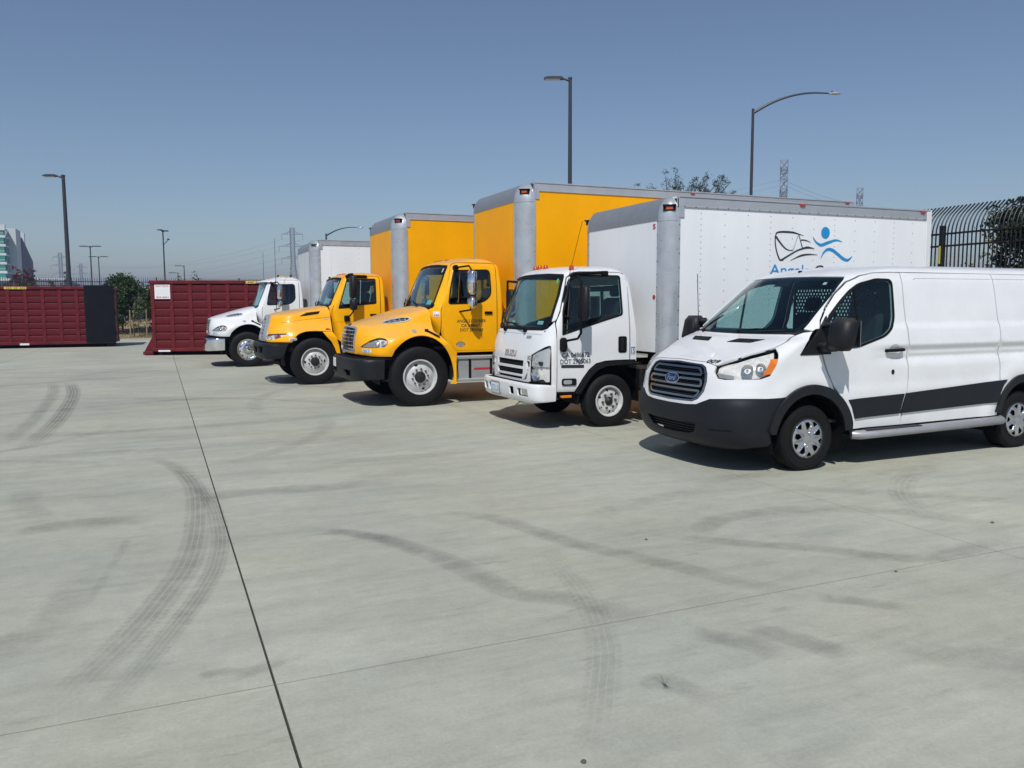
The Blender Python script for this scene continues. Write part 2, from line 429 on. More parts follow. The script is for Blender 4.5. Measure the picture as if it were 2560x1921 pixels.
    def q(s, a):
        b = np.abs(a); k = s.k
        return np.sign(a) * np.where(b <= 1, b * k[0], np.where(b <= 2, k[0] + (b - 1) * k[1], k[0] + k[1] + (b - 2) * k[2]))
    def iq(s, v):
        b = np.abs(v); k = s.k
        return np.sign(v) * np.where(b <= k[0], b / k[0], np.where(b <= k[0] + k[1], 1 + (b - k[0]) / k[1], 2 + (b - k[0] - k[1]) / k[2]))
    def PX(s, pts, step=.05, closed=True): return [s.X(x, z) for x, z in dens(pts, step, closed)]
    def PY(s, pts, step=.05, closed=True): return [s.Y(y, z) for y, z in dens(pts, step, closed)]
    def PA(s, pts, step=.05, closed=True): return [s.A_(a, z) for a, z in dens(pts, step, closed)]
    def pt(s, ta, off=0.0):
        p = s.P([ta[0]], [ta[1]])[0] + s.N([ta[0]], [ta[1]])[0] * off
        return Vector(p)

def sym(half):
    """half outline from the centre line out (near side) and back -> both sides"""
    return list(half) + [(t, -a) for t, a in reversed(half) if abs(a) > 1e-6]

def panel(S, name, poly, mat, parent, holes=(), thick=.02, off=0.0, res=.07, gap=.0025, inner=None, both=False, joined=False, label=None):
    """sheet-metal panel that follows surface S inside a (t,a) outline. both: also the mirrored one on the far side"""
    D = lambda lp: [(t, float(S.q(a))) for t, a in lp]
    o = D(poly); hs_ = [D(h) for h in holes]
    if gap: o = [tuple(p) for p in offset_poly(o, gap)]; hs_ = [[tuple(p) for p in offset_poly(h, -gap)] for h in hs_]
    V, F, bnd = cdt(o, hs_, res)
    t = np.clip(V[:, 0], 0, S.tmax); a = S.iq(V[:, 1]); P = S.P(t, a); N = S.N(t, a)
    outer = P + N * off; inn = outer - N * thick; n = len(V)
    verts = np.concatenate([outer, inn]); p0 = outer[list(F[0])]
    # orientation
    s_ = 0.0
    for f in F[:40]:
        p = outer[list(f)]; s_ += float(np.dot(np.cross(p[1] - p[0], p[2] - p[0]), N[f[0]]))
    flip = s_ < 0
    FF = [f if not flip else f[::-1] for f in F]
    faces = list(FF) + [tuple(i + n for i in reversed(f)) for f in FF]
    rim = [(e[1], e[0], e[0] + n, e[1] + n) if not flip else (e[0], e[1], e[1] + n, e[0] + n) for e in bnd]
    faces += rim
    midx = [0] * len(FF) + ([1] * len(FF) if inner else [0] * len(FF)) + [0] * len(rim)
    def mkone(sgn):
        vv = verts.copy(); fc = faces; NN = N.copy()
        if sgn < 0: vv[:, 1] *= -1; NN[:, 1] *= -1; fc = [tuple(reversed(f)) for f in faces]
        ln = []
        for k, f in enumerate(fc):
            if k < len(FF): ln += [tuple(NN[i]) for i in f]
            elif k < 2 * len(FF): ln += [tuple(-NN[i - n]) for i in f]
            else:
                q = vv[list(f)]; nn = np.cross(q[2] - q[0], q[3] - q[1]); nn /= (np.linalg.norm(nn) + 1e-12); ln += [tuple(nn)] * 4
        return vv, fc, ln
    ms = [mat, inner] if inner else mat
    v1, f1, l1 = mkone(1)
    if joined:
        v2, f2, l2 = mkone(-1)
        ob = mk(name, np.concatenate([v1, v2]), list(f1) + [tuple(i + 2 * n for i in f) for f in f2], ms, parent, midx + midx, 180, loopn=l1 + l2)
        return ob
    ob = mk(name, v1, f1, ms, parent, midx, 180, loopn=l1)
    if label: ob['label'] = label
    if both:
        v2, f2, l2 = mkone(-1)
        o2 = mk(name, v2, f2, ms, parent, midx, 180, loopn=l2)
        return ob, o2
    return ob

# ------------------------------------------------------------------ lettering
_tc = {}
def text_mesh(txt, bold=0.0, shear=0.0, space=1.0):
    """flat glyph mesh, width and height normalised: returns verts (x,y) scaled so that cap height is 1, faces"""
    k = (txt, bold, shear, space)
    if k in _tc: return _tc[k]
    cu = bpy.data.curves.new('lettering', 'FONT'); cu.body = txt; cu.offset = bold; cu.shear = shear; cu.space_character = space; cu.resolution_u = 3; cu.fill_mode = 'FRONT'
    ob = bpy.data.objects.new('lettering', cu); COL.objects.link(ob)
    dg = bpy.context.evaluated_depsgraph_get(); dg.update()
    me = bpy.data.meshes.new_from_object(ob.evaluated_get(dg))
    v = np.array([p.co[:2] for p in me.vertices]); f = [tuple(p.vertices) for p in me.polygons]
    bpy.data.objects.remove(ob); bpy.data.curves.remove(cu); bpy.data.meshes.remove(me)
    v[:, 0] -= v[:, 0].min(); v[:, 1] -= min(0, 0); v /= 0.69
    _tc[k] = (v, f); return v, f

def letters(txt, mat, parent, fn, h, w=None, bold=0.0, shear=0.0, name='lettering', space=1.0):
    """fn(u,v)->3d point; h cap height, w total width (None: natural)"""
    v, f = text_mesh(txt, bold, shear, space); sx = h if w is None else w / v[:, 0].max()
    pts = [fn(p[0] * sx, p[1] * h) for p in v]
    return mk(name, pts, f, mat, parent, smooth=0)

def on_side(S, x0, z0, off=.003): return lambda u, v: S.pt(S.X(x0 + u, z0 + v), off)
def on_front(S, y0, z0, off=.003): return lambda u, v: S.pt(S.Y(y0 - u, z0 + v), off)   # starts at far side y0, reads towards the near side
def shelf(root, S1, z1, S2, z2, o1=-.005, o2=-.06):
    """added dark plate that stops sun leaking between two surfaces (bumper top to hood)"""
    A = np.linspace(-1, 1, 31); v = [S1.pt((S1.tz(z1), a), o1) for a in A] + [S2.pt((S2.tz(z2), a), o2) for a in A]
    mk('bumper_light_stop', v, [(i, i + 1, 32 + i, 31 + i) for i in range(30)], 'flat_black', root, smooth=0)

def on_front_t(S, y0, z0, off=.003):
    t0 = S.tz(z0)
    def fn(u, v):
        z = float(np.interp(t0 + v, S.tt, S.zt)); return S.pt(S.Y(y0 - u, z), off)
    return fn

# ------------------------------------------------------------------ ground: concrete yard of cast slabs, verge, land to the horizon
def concrete_material():
    m, nt, b, out = nodes_of('concrete'); N = nt.nodes; L = nt.links
    ge = N.new('ShaderNodeNewGeometry')
    def noise(scale, sx=1, sy=1, det=6, rough=.6, rot=0.0):
        mp = N.new('ShaderNodeMapping'); mp.inputs['Scale'].default_value = (sx, sy, 1); mp.inputs['Rotation'].default_value = (0, 0, rot); L.new(ge.outputs['Position'], mp.inputs[0])
        n = N.new('ShaderNodeTexNoise'); n.inputs['Scale'].default_value = scale; n.inputs['Detail'].default_value = det; n.inputs['Roughness'].default_value = rough; L.new(mp.outputs[0], n.inputs['Vector']); return n.outputs['Fac']
    def rng(v, a, b_, lo, hi):
        r = N.new('ShaderNodeMapRange'); r.inputs['From Min'].default_value = a; r.inputs['From Max'].default_value = b_; r.inputs['To Min'].default_value = lo; r.inputs['To Max'].default_value = hi; L.new(v, r.inputs['Value']); return r.outputs[0]
    def mul(a, b_):
        k = N.new('ShaderNodeMath'); k.operation = 'MULTIPLY'; L.new(a, k.inputs[0]); L.new(b_, k.inputs[1]); return k.outputs[0]
    v = rng(noise(.35, 1, 1, 4), .3, .7, .88, 1.08)                         # broad clouds from curing
    v = mul(v, rng(noise(1.5, .45, 1.4, 8, .68, .10), .35, .72, 1.04, .87))    # trowel and traffic streaks along the bays
    v = mul(v, rng(noise(2.6, .30, 2.0, 7, .75, -.5), .48, .76, 1.0, .82))     # scuffs the other way
    v = mul(v, rng(noise(5.0, 1, 1, 5, .7), .3, .75, 1.05, .92))
    v = mul(v, rng(noise(14, 1, 1, 5, .7), .3, .7, .95, 1.04))
    v = mul(v, rng(noise(55, 1, 1, 4, .7), .3, .7, .91, 1.08))             # grain
    v = mul(v, rng(noise(7, .30, 1.2, 4, .65, .3), .62, .78, 1.0, .74))       # small dark scuffs
    v = mul(v, rng(noise(200, 1, 1, 2, .5), .70, .80, 1.0, .55))             # pits
    oi = N.new('ShaderNodeObjectInfo'); v = mul(v, rng(oi.outputs['Random'], 0, 1, .965, 1.03))
    warm = rng(noise(.5, 1, 1, 3), .35, .65, 0, 1)
    mix = N.new('ShaderNodeMix'); mix.data_type = 'RGBA'; mix.inputs['A'].default_value = (.406, .418, .350, 1); mix.inputs['B'].default_value = (.436, .432, .342, 1); L.new(warm, mix.inputs['Factor'])
    sc = N.new('ShaderNodeVectorMath'); sc.operation = 'SCALE'; L.new(mix.outputs['Result'], sc.inputs[0]); L.new(v, sc.inputs['Scale']); L.new(sc.outputs[0], b.inputs['Base Color'])
    b.inputs['Roughness'].default_value = .72; b.inputs['Specular IOR Level'].default_value = .35
    bp = N.new('ShaderNodeBump'); bp.inputs['Strength'].default_value = .25; bp.inputs['Distance'].default_value = .004
    L.new(noise(45, 1, 1, 5, .7), bp.inputs['Height']); L.new(bp.outputs[0], b.inputs['Normal'])
    MATS['concrete'] = m
concrete_material()
pmat('joint_dirt', (.045, .042, .036), .95, var=.5, vscale=30)
pmat('dry_earth', (.30, .235, .14), .95, var=.25, vscale=.8, bump=.4, bscale=6)
pmat('far_land', (.26, .25, .20), .95, var=.2, vscale=.02)
pmat('kerb_concrete', (.40, .40, .37), .85, var=.12, vscale=3)

def mark_material(name, strength, tread):
    """rubber left on the concrete: see-through sheet, broken up by noise; tread 1 adds block and rib lines"""
    m, nt, b, out = nodes_of(name); N = nt.nodes; L = nt.links
    b.inputs['Base Color'].default_value = (.10, .102, .10, 1); b.inputs['Roughness'].default_value = .8
    uv = N.new('ShaderNodeUVMap'); sp = N.new('ShaderNodeSeparateXYZ'); L.new(uv.outputs[0], sp.inputs[0])
    ge = N.new('ShaderNodeNewGeometry')
    n = N.new('ShaderNodeTexNoise'); n.inputs['Scale'].default_value = 5; n.inputs['Detail'].default_value = 7; n.inputs['Roughness'].default_value = .75; L.new(ge.outputs['Position'], n.inputs['Vector'])
    def math_(op, a, b_=None, c=None):
        k = N.new('ShaderNodeMath'); k.operation = op
        for i, q in enumerate((a, b_, c)):
            if q is None: continue
            if isinstance(q, (int, float)): k.inputs[i].default_value = q
            else: L.new(q, k.inputs[i])
        return k.outputs[0]
    v = sp.outputs['Y']; u = sp.outputs['X']
    edge = math_('MULTIPLY', math_('MULTIPLY', v, math_('SUBTRACT', 1, v)), 4)          # fades to both sides
    edge = math_('POWER', edge, .6 if not tread else .35)
    e = N.new('ShaderNodeSeparateXYZ'); uv2 = N.new('ShaderNodeUVMap'); uv2.uv_map = 'fade'; L.new(uv2.outputs[0], e.inputs[0])
    k = math_('MULTIPLY', edge, e.outputs['X'])
    nn = N.new('ShaderNodeMapRange'); nn.inputs['From Min'].default_value = .32; nn.inputs['From Max'].default_value = .68; nn.inputs['To Min'].default_value = .35; nn.inputs['To Max'].default_value = 1.0; L.new(n.outputs['Fac'], nn.inputs['Value'])
    k = math_('MULTIPLY', k, nn.outputs[0])
    if tread:
        ribs = math_('GREATER_THAN', math_('FRACT', math_('MULTIPLY', v, 5.0)), .22)
        lug = math_('GREATER_THAN', math_('FRACT', math_('MULTIPLY_ADD', u, 16.0, math_('MULTIPLY', v, 2.0))), .35)
        ed = math_('GREATER_THAN', math_('ABSOLUTE', math_('SUBTRACT', v, .5)), .30)
        pat = math_('MULTIPLY', ribs, math_('MAXIMUM', math_('SUBTRACT', 1, ed), lug))
        k = math_('MULTIPLY', k, math_('MULTIPLY_ADD', pat, .75, .25))
    k = math_('MULTIPLY', k, strength); k = math_('MINIMUM', k, 1.0)
    tr = N.new('ShaderNodeBsdfTransparent'); mx = N.new('ShaderNodeMixShader'); L.new(k, mx.inputs[0]); L.new(tr.outputs[0], mx.inputs[1]); L.new(b.outputs[0], mx.inputs[2]); L.new(mx.outputs[0], out.inputs['Surface'])
    MATS[name] = m
for nm, s_, t_ in (('rubber_mark_dark', .42, 0), ('rubber_mark_soft', .20, 0), ('rubber_mark_faint', .11, 0), ('tread_mark_dark', .42, 1), ('tread_mark_soft', .25, 1), ('tread_mark_faint', .13, 1)): mark_material(nm, s_, t_)

def smooth_path(pts, n=10):
    P = [Vector(p) for p in pts]; m = len(P); out = []
    for i in range(m - 1):
        p0, p1, p2, p3 = P[max(i - 1, 0)], P[i], P[i + 1], P[min(i + 2, m - 1)]
        for k in range(n):
            t = k / n; out.append(0.5 * ((2 * p1) + (p2 - p0) * t + (2 * p0 - 5 * p1 + 4 * p2 - p3) * t * t + (3 * p1 - p0 - 3 * p2 + p3) * t ** 3))
    out.append(P[-1]); return out

def tyre_mark(parent, pts, w, mat, z):
    path = smooth_path(pts); v = []; f = []; uv = []; fd = []; s_ = 0; n = len(path)
    for i, p in enumerate(path):
        d = (path[min(i + 1, n - 1)] - path[max(i - 1, 0)]).normalized(); nn = Vector((-d.y, d.x))
        if i: s_ += (p - path[i - 1]).length
        for k in (0, 1): v.append((p.x + nn.x * w * (k - .5), p.y + nn.y * w * (k - .5), z))
        uv.append(s_); fd.append(min(1, i / (n * .2), (n - 1 - i) / (n * .3)))
        if i: f.append((2 * i - 2, 2 * i, 2 * i + 1, 2 * i - 1))
    o = mk('tyre_mark', v, f, mat, parent, smooth=0); me = o.data
    l1 = me.uv_layers.new(name='UVMap'); l2 = me.uv_layers.new(name='fade')
    for lp in me.loops:
        i = lp.vertex_index; l1.data[lp.index].uv = (uv[i // 2], float(i % 2)); l2.data[lp.index].uv = (fd[i // 2], 0)
    return o

def build_ground():
    land = mk('land', [(-1800, -300, -.12), (1800, -300, -.12), (1800, 2600, -.12), (-1800, 2600, -.12)], [(0, 1, 2, 3)], 'far_land', smooth=0); land['kind'] = 'structure'
    bed = mk('concrete_yard', [(-60, -8, -.009), (15.4, -8, -.009), (15.4, 49, -.009), (-60, 49, -.009)], [(0, 1, 2, 3)], 'joint_dirt', smooth=0); bed['kind'] = 'structure'
    xs = [.43 + 5.0 * i for i in range(-12, 3)] + [15.4]; ys = [-7.9, 3.78, 13.9, 24.0, 34.1, 44.0, 49.0]
    cache = {}
    for i in range(len(xs) - 1):
        for j in range(len(ys) - 1):
            gx0 = .006 if abs(xs[i] - .43) < .01 else .0042; gx1 = .006 if abs(xs[i + 1] - .43) < .01 else .0042; gy = .0065
            w, h = xs[i + 1] - gx1 - xs[i] - gx0, ys[j + 1] - ys[j] - 2 * gy
            key = (round(w, 4), round(h, 4))
            if key not in cache:
                c = .0012; vv = []
                for (z, q) in ((-.03, 0), (-c, 0), (0, c)): vv += [(q, q, z), (w - q, q, z), (w - q, h - q, z), (q, h - q, z)]
                ff = [(8, 9, 10, 11)] + [(a + k, a + (k + 1) % 4, a + 4 + (k + 1) % 4, a + 4 + k) for a in (0, 4) for k in range(4)]
                o = mk('slab', vv, ff, 'concrete', bed, smooth=0); cache[key] = o.data
            else:
                o = bpy.data.objects.new('slab', cache[key]); COL.objects.link(o); o.parent = bed
            o.location = (xs[i] + gx0, ys[j] + gy, 0)
    D, S_, F_, T, TS, TF = 'rubber_mark_dark', 'rubber_mark_soft', 'rubber_mark_faint', 'tread_mark_dark', 'tread_mark_soft', 'tread_mark_faint'
    marks = [([(1.0, 6.34), (1.21, 6.22), (1.5, 5.88), (1.77, 5.19), (1.93, 4.45), (2.2, 4.19), (2.38, 3.83), (2.46, 3.59)], 0.21, S_),
        ([(1.12, 6.28), (1.3, 6.14), (1.5, 5.88), (1.7, 5.4)], 0.15, S_),
        ([(-0.23, 10.4), (0.09, 9.58), (0.25, 8.4), (0.22, 6.98), (0.12, 5.93), (-0.03, 5.29), (-0.2, 4.72), (-0.4, 4.21), (-0.52, 3.87)], .19, TS),
        ([(-0.07, 10.15), (0.20, 8.93), (0.36, 7.68), (0.37, 6.61), (0.29, 5.77), (0.15, 5.15), (-0.02, 4.61), (-0.20, 4.09), (-0.36, 3.75)], .13, TS),
        ([(-1.97, 21.46), (-1.63, 18.31), (-1.51, 14.28), (-1.61, 11.31)], .25, T), ([(-2.34, 21.64), (-2.01, 18.49), (-1.87, 14.45), (-1.9, 11.84)], .22, TS),
        ([(2.0, 6.5), (2.46, 6.14), (2.64, 5.61), (2.79, 5.13), (3.14, 4.45), (3.34, 3.99), (3.57, 3.72)], 0.20, S_), ([(3.64, 4.94), (4.0, 5.21), (4.31, 5.32), (4.92, 5.31), (5.27, 5.07)], 0.22, S_), ([(4.75, 6.27), (5.0, 6.49), (5.46, 6.56), (5.91, 6.38)], 0.22, F_),
        ([(3.43, 5.18), (3.78, 4.78), (4.28, 4.37), (4.76, 3.89), (5.39, 3.92), (5.94, 4.04)], 0.18, S_), ([(2.5, 5.2), (2.33, 4.28), (2.08, 3.59), (1.76, 3.05), (1.45, 2.58)], .17, TF),
        ([(0.16, 7.56), (0.55, 7.91), (1.49, 7.83), (2.23, 7.88)], 0.33, S_), ([(-1.1, 7.25), (-0.68, 7.35), (-0.07, 7.24)], 0.28, S_), ([(-1.76, 10.93), (-0.69, 10.79), (0.59, 10.79), (2.15, 11.19)], 0.38, F_),
        ([(-1.23, 8.96), (-1.13, 8.15), (-0.86, 7.3)], 0.25, F_), ([(5.33, 6.06), (5.98, 5.55), (6.72, 4.91), (7.03, 4.67)], 0.25, F_), ([(5.14, 5.26), (5.74, 4.82), (6.16, 4.08)], 0.25, F_),
        ([(-0.46, 5.25), (-0.31, 6.45), (-0.29, 6.73)], 0.06, F_), ([(3.18, 5.73), (3.69, 6.01), (4.39, 6.17), (4.87, 6.32)], 0.25, F_),
        ([(2.9, 3.4), (3.05, 3.1), (3.1, 2.9)], 0.20, S_), ([(2.55, 3.5), (2.75, 3.25), (2.8, 3.05)], 0.18, S_), ([(3.55, 3.62), (3.8, 3.4), (3.95, 3.2)], 0.15, S_), ([(2.0, 3.0), (2.12, 3.05), (2.2, 2.8)], 0.15, S_), ([(.25, 3.95), (.38, 3.98), (.55, 4.05)], 0.12, S_), ([(.10, 4.0), (.2, 4.02), (.3, 3.98)], 0.09, S_),
        ([(-3.2, 13.5), (-1, 12.6), (2, 12.9), (3.2, 13.4)], 0.38, F_), ([(-.6, 17), (.9, 16.2), (2.4, 16.4)], 0.38, F_), ([(1.2, 9.3), (2.6, 9.0), (4.4, 9.3)], 0.30, F_), ([(-4, 25), (-1, 24.2), (1, 24.6)], 0.44, F_), ([(3.3, 2.9), (3.9, 2.5), (4.6, 2.3)], 0.25, F_), ([(-.9, 4.6), (-.6, 5.2), (-.55, 6.0)], 0.25, F_), ([(-3.5, 33), (-.5, 31), (1.5, 27)], 0.38, F_)]
    rk = random.Random(17)
    for k in range(26):     # older, nearly worn-off arcs
        cx, cy, r0, a0 = rk.uniform(-6, 9), rk.uniform(2, 24), rk.uniform(2.5, 9), rk.uniform(0, 6.28)
        pa = [(cx + r0 * math.cos(a0 + q * .22), cy + r0 * math.sin(a0 + q * .22)) for q in range(6)]
        if all(x < 14 and -6 < y < 48 for x, y in pa): marks.append((pa, rk.uniform(.18, .26), rk.choice((F_, F_, TF))))
    for i, (p, w, mt) in enumerate(marks): tyre_mark(bed, p, w * 1.12, mt, .003 + .0006 * (i % 6))
    # planted verge behind the yard, rising a little, and the strip behind the right fence
    def sheet(name, x0, x1, y0, y1, nx, ny, fz, mat):
        v = []; f = []
        for j in range(ny + 1):
            for i in range(nx + 1):
                x = x0 + (x1 - x0) * i / nx; y = y0 + (y1 - y0) * j / ny; v.append((x, y, fz(x, y)))
        for j in range(ny):
            for i in range(nx): a = j * (nx + 1) + i; f.append((a, a + 1, a + nx + 2, a + nx + 1))
        o = mk(name, v, f, mat, smooth=60); o['kind'] = 'structure'; return o
    rr = random.Random(3)
    sheet('verge', -70, 60, 49.02, 60, 90, 10, lambda x, y: -.06 + .9 * min(1, max(0, (y - 49.4) / 7)) + rr.uniform(-.04, .04), 'dry_earth')
    sheet('planting_strip', 15.72, 24, -8, 49, 8, 60, lambda x, y: .05 + .35 * min(1, max(0, (x - 16) / 3)) + rr.uniform(-.03, .03), 'dry_earth')
    g = Geo(); g.box(15.42, 15.58, -8, 49, -.1, .13, .012); g.build('kerb', 'kerb_concrete')['kind'] = 'structure'
build_ground()

# ------------------------------------------------------------------ wheels
def tyre_geo(g, c, ro, ri, w, out=-1, lugs=0, mi=0, seg=56, grooves=4):
    """tyre round the y axis through c; out=-1: outer face towards -y"""
    h = w / 2; prof = [(ri, -h * .82), (ri + (ro - ri) * .12, -h * .93), (ri + (ro - ri) * .45, -h), (ri + (ro - ri) * .78, -h * .97), (ro - .028, -h * .9), (ro - .008, -h * .80)]
    tw = h * .78; k = grooves * 2 + 1
    for i in range(grooves + 1):
        a = -tw + 2 * tw * (i / (grooves + 1)) ; b = -tw + 2 * tw * ((i + 1) / (grooves + 1)); gw = 2 * tw * .035
        prof += [(ro, a + gw), (ro, b - gw)]
        if i < grooves: prof += [(ro - .012, b - gw * .7), (ro - .012, b + gw * .7)]
    prof += [(ro - .008, h * .80), (ro - .028, h * .9), (ri + (ro - ri) * .78, h * .97), (ri + (ro - ri) * .45, h), (ri + (ro - ri) * .12, h * .93), (ri, h * .82)]
    g.lathe(prof, c, 'y', seg, mi)
    if lugs:
        for i in range(lugs):
            t = 2 * math.pi * (i + .5) / lugs
            for sg in (-1, 1):
                rot = Matrix.Rotation(-t, 3, 'Y')
                p = Vector(c); dx = math.pi * ro / lugs * .62
                pts = []
                for (r, yy) in ((ro + .001, .66 * h), (ro - .006, .84 * h), (ro - .045, .925 * h)):
                    for s2 in (-1, 1): pts.append(p + rot @ Vector((r + .003, sg * (yy + .003), s2 * dx)))
                g.add(pts, [(0, 1, 3, 2), (2, 3, 5, 4)], mi)

def disc_geo(g, c, prof, holes, rmax, rmin, out=-1, res=.03, thick=.008, mi=0):
    """wheel disc with holes; prof(r) -> depth (outwards positive)"""
    o = [(rmax * math.cos(2 * math.pi * i / 64), rmax * math.sin(2 * math.pi * i / 64)) for i in range(64)]
    hs_ = list(holes)
    if rmin: hs_.append([(rmin * math.cos(2 * math.pi * i / 28), rmin * math.sin(2 * math.pi * i / 28)) for i in range(28)])
    V, F, bnd = cdt(o, hs_, res); n = len(V); v = []
    for k in (0, 1):
        for p in V:
            r = math.hypot(p[0], p[1]); v.append((c[0] + p[0], c[1] + out * (prof(r, math.atan2(p[1], p[0])) - k * thick), c[2] + p[1]))
    f = [tuple(q) for q in F] + [tuple(i + n for i in reversed(q)) for q in F] + [(e[0], e[1], e[1] + n, e[0] + n) for e in bnd]
    g.add(v, f, mi)

def ell(cx, cy, rx, ry, rot=0, n=14):
    c, s = math.cos(rot), math.sin(rot)
    return [(cx + rx * math.cos(2 * math.pi * i / n) * c - ry * math.sin(2 * math.pi * i / n) * s, cy + rx * math.cos(2 * math.pi * i / n) * s + ry * math.sin(2 * math.pi * i / n) * c) for i in range(n)]

def lerp_prof(tab):
    xs = [a for a, b in tab]; ys = [b for a, b in tab]
    return lambda r, t=0: float(np.interp(r, xs, ys))

def nuts_geo(g, c, n, r, y, rad, hgt, out=-1, ph=0., mi=0):
    for i in range(n):
        t = 2 * math.pi * i / n + ph
        x, z = c[0] + r * math.cos(t), c[2] + r * math.sin(t)
        g.lathe([(0.0001, out * (y + hgt)), (rad * .6, out * (y + hgt)), (rad, out * (y + hgt * .7)), (rad, out * y)], (x, c[1], z), 'y', 8, mi)

def wheel(parent, x, y, style, out=-1, spin=0.0, name='wheel'):
    """y: position of the outer tyre face"""
    P = dict(van=(.352, .212, .235, 72, 4), isuzu=(.385, .215, .215, 0, 4), steel=(.525, .298, .28, 0, 4), alu=(.51, .298, .28, 0, 4))[style]
    ro, ri, w, lugs, gr = P; ro_, = (ro,)
    c = (0, 0, 0); yc = -out * w / 2     # local origin sits on the outer face
    e = bpy.data.objects.new(name, None); COL.objects.link(e); e.parent = parent; e.location = (x, y, ro - .008); e.empty_display_size = .1
    g = Geo(); tyre_geo(g, (0, yc, 0), ro, ri, w, out, lugs, grooves=gr); g.build('tyre', 'rubber', e, 40)
    g = Geo(); prof_b = [(ri + .012, out * -.012), (ri + .008, out * -.002), (ri - .012, out * -.006), (ri - .02, out * -.03), (ri - .03, out * -(w - .02))]
    rimmat = {'van': 'hub_black', 'isuzu': 'rim_white', 'steel': 'rim_white', 'alu': 'polished_metal'}[style]
    g.lathe(prof_b, c, 'y', 56)
    g.lathe([(.001, out * -w * .72), (ri - .02, out * -w * .7)], c, 'y', 32)
    g.build('rim', rimmat, e)
    if style == 'van':
        def pf(r, t):
            base = np.interp(r, [0, .035, .045, .10, .16, .195, .205, .214], [.012, .012, .004, .006, .004, .0, -.006, -.014])
            k = (t + spin) / (2 * math.pi) * 5 % 1.0; sp = abs(k - .5) * 2     # 5 broad spokes
            return base + (.018 * (1 - min(1, abs(sp - .42) * 5)) if .06 < r < .19 else 0)
        holes = []
        for i in range(5):
            t = 2 * math.pi * (i + .5) / 5 - spin
            def rt(r, a): return (r * math.cos(t + a), r * math.sin(t + a))
            holes.append([rt(.094, -.04), rt(.094, .04), rt(.130, .19), rt(.155, .21), rt(.176, .14), rt(.181, 0), rt(.176, -.14), rt(.155, -.21), rt(.130, -.19)])
            t2 = 2 * math.pi * i / 5 - spin
            def rt2(r, a): return (r * math.cos(t2 + a), r * math.sin(t2 + a))
            holes.append([rt2(.140, 0), rt2(.160, .12), rt2(.190, .20), rt2(.194, .06), rt2(.194, -.06), rt2(.190, -.20), rt2(.160, -.12)])
        g = Geo(); disc_geo(g, (0, 0, 0), pf, holes, .212, 0, out, .013, .006); g.build('hubcap', 'hubcap_silver', e, 50)
        g = Geo(); g.lathe([(.20, out * -.03), (.001, out * -.035)], c, 'y', 32); g.build('brake_disc', 'flat_black', e)
    if style == 'isuzu':
        holes = [ell(.158 * math.cos(t), .158 * math.sin(t), .024, .019, t) for t in [R(60 * i + 30) + spin for i in range(6)]]
        pf = lerp_prof([(0, -.035), (.075, -.035), (.085, -.03), (.125, -.03), (.14, -.035), (.175, -.052), (.192, -.075), (.2, -.08)])
        g = Geo(); disc_geo(g, c, pf, holes, .2, .058, out, .024); g.build('wheel_disc', 'rim_white', e, 40)
        g = Geo(); nuts_geo(g, c, 6, .105, -.032, .019, .035, out, spin); g.build('wheel_nuts', 'nut_metal', e)
        g = Geo(); g.lathe([(.001, out * .012), (.02, out * .012), (.028, out * .0), (.05, out * -.01), (.062, out * -.02), (.062, out * -.06)], c, 'y', 24); g.build('hub', 'hub_black', e)
    if style == 'steel':
        holes = [ell(.215 * math.cos(t), .215 * math.sin(t), .034, .022, t + math.pi / 2) for t in (spin, spin + math.pi)]
        pf = lerp_prof([(0, -.02), (.14, -.02), (.165, -.025), (.2, -.04), (.245, -.075), (.27, -.10), (.28, -.105)])
        g = Geo(); disc_geo(g, c, pf, holes, .279, .1, out, .03); g.build('wheel_disc', 'rim_white', e, 40)
        g = Geo(); nuts_geo(g, c, 10, .142, -.022, .018, .034, out, spin + .2); g.build('wheel_nuts', 'nut_metal', e)
        g = Geo(); g.lathe([(.001, out * .05), (.035, out * .05), (.042, out * .04), (.078, out * .035), (.088, out * .02), (.096, out * -.03), (.11, out * -.035)], c, 'y', 28); g.build('hub', 'hub_black', e)
    if style == 'alu':
        holes = [ell(.225 * math.cos(t), .225 * math.sin(t), .022, .022) for t in [R(36 * i) + spin for i in range(10)]]
        pf = lerp_prof([(0, .0), (.17, .0), (.19, -.006), (.25, -.03), (.27, -.05), (.28, -.06)])
        g = Geo(); disc_geo(g, c, pf, holes, .279, .0, out, .03); g.build('wheel_disc', 'polished_metal', e, 40)
        g = Geo(); nuts_geo(g, c, 10, .150, .0, .019, .04, out, .2); g.build('wheel_nuts', 'chrome', e)
        g = Geo(); g.lathe([(.001, out * .11), (.05, out * .105), (.075, out * .08), (.1, out * .03), (.105, out * 0)], c, 'y', 24); g.build('hub', 'chrome', e)
    return e

def steering_wheel(parent, x, y, z, r=.21, tilt=60, tube=.016):
    g = Geo(); rot = Matrix.Rotation(R(tilt), 3, 'Y'); c = Vector((x, y, z))
    ring = [c + rot @ Vector((0, r * math.cos(2 * math.pi * i / 28), r * math.sin(2 * math.pi * i / 28))) for i in range(29)]
    g.tube(ring, tube, 8, caps=False)
    for t in (R(200), R(340), R(90)):
        g.tube([c + rot @ Vector((-.02, 0, 0)), c + rot @ Vector((0, r * math.cos(t), r * math.sin(t)))], tube * .8, 6)
    g.tube([c + rot @ Vector((-.02, 0, 0)), c + rot @ Vector((-.5, 0, 0))], .03, 8)
    return g.build('steering_wheel', 'interior', parent)

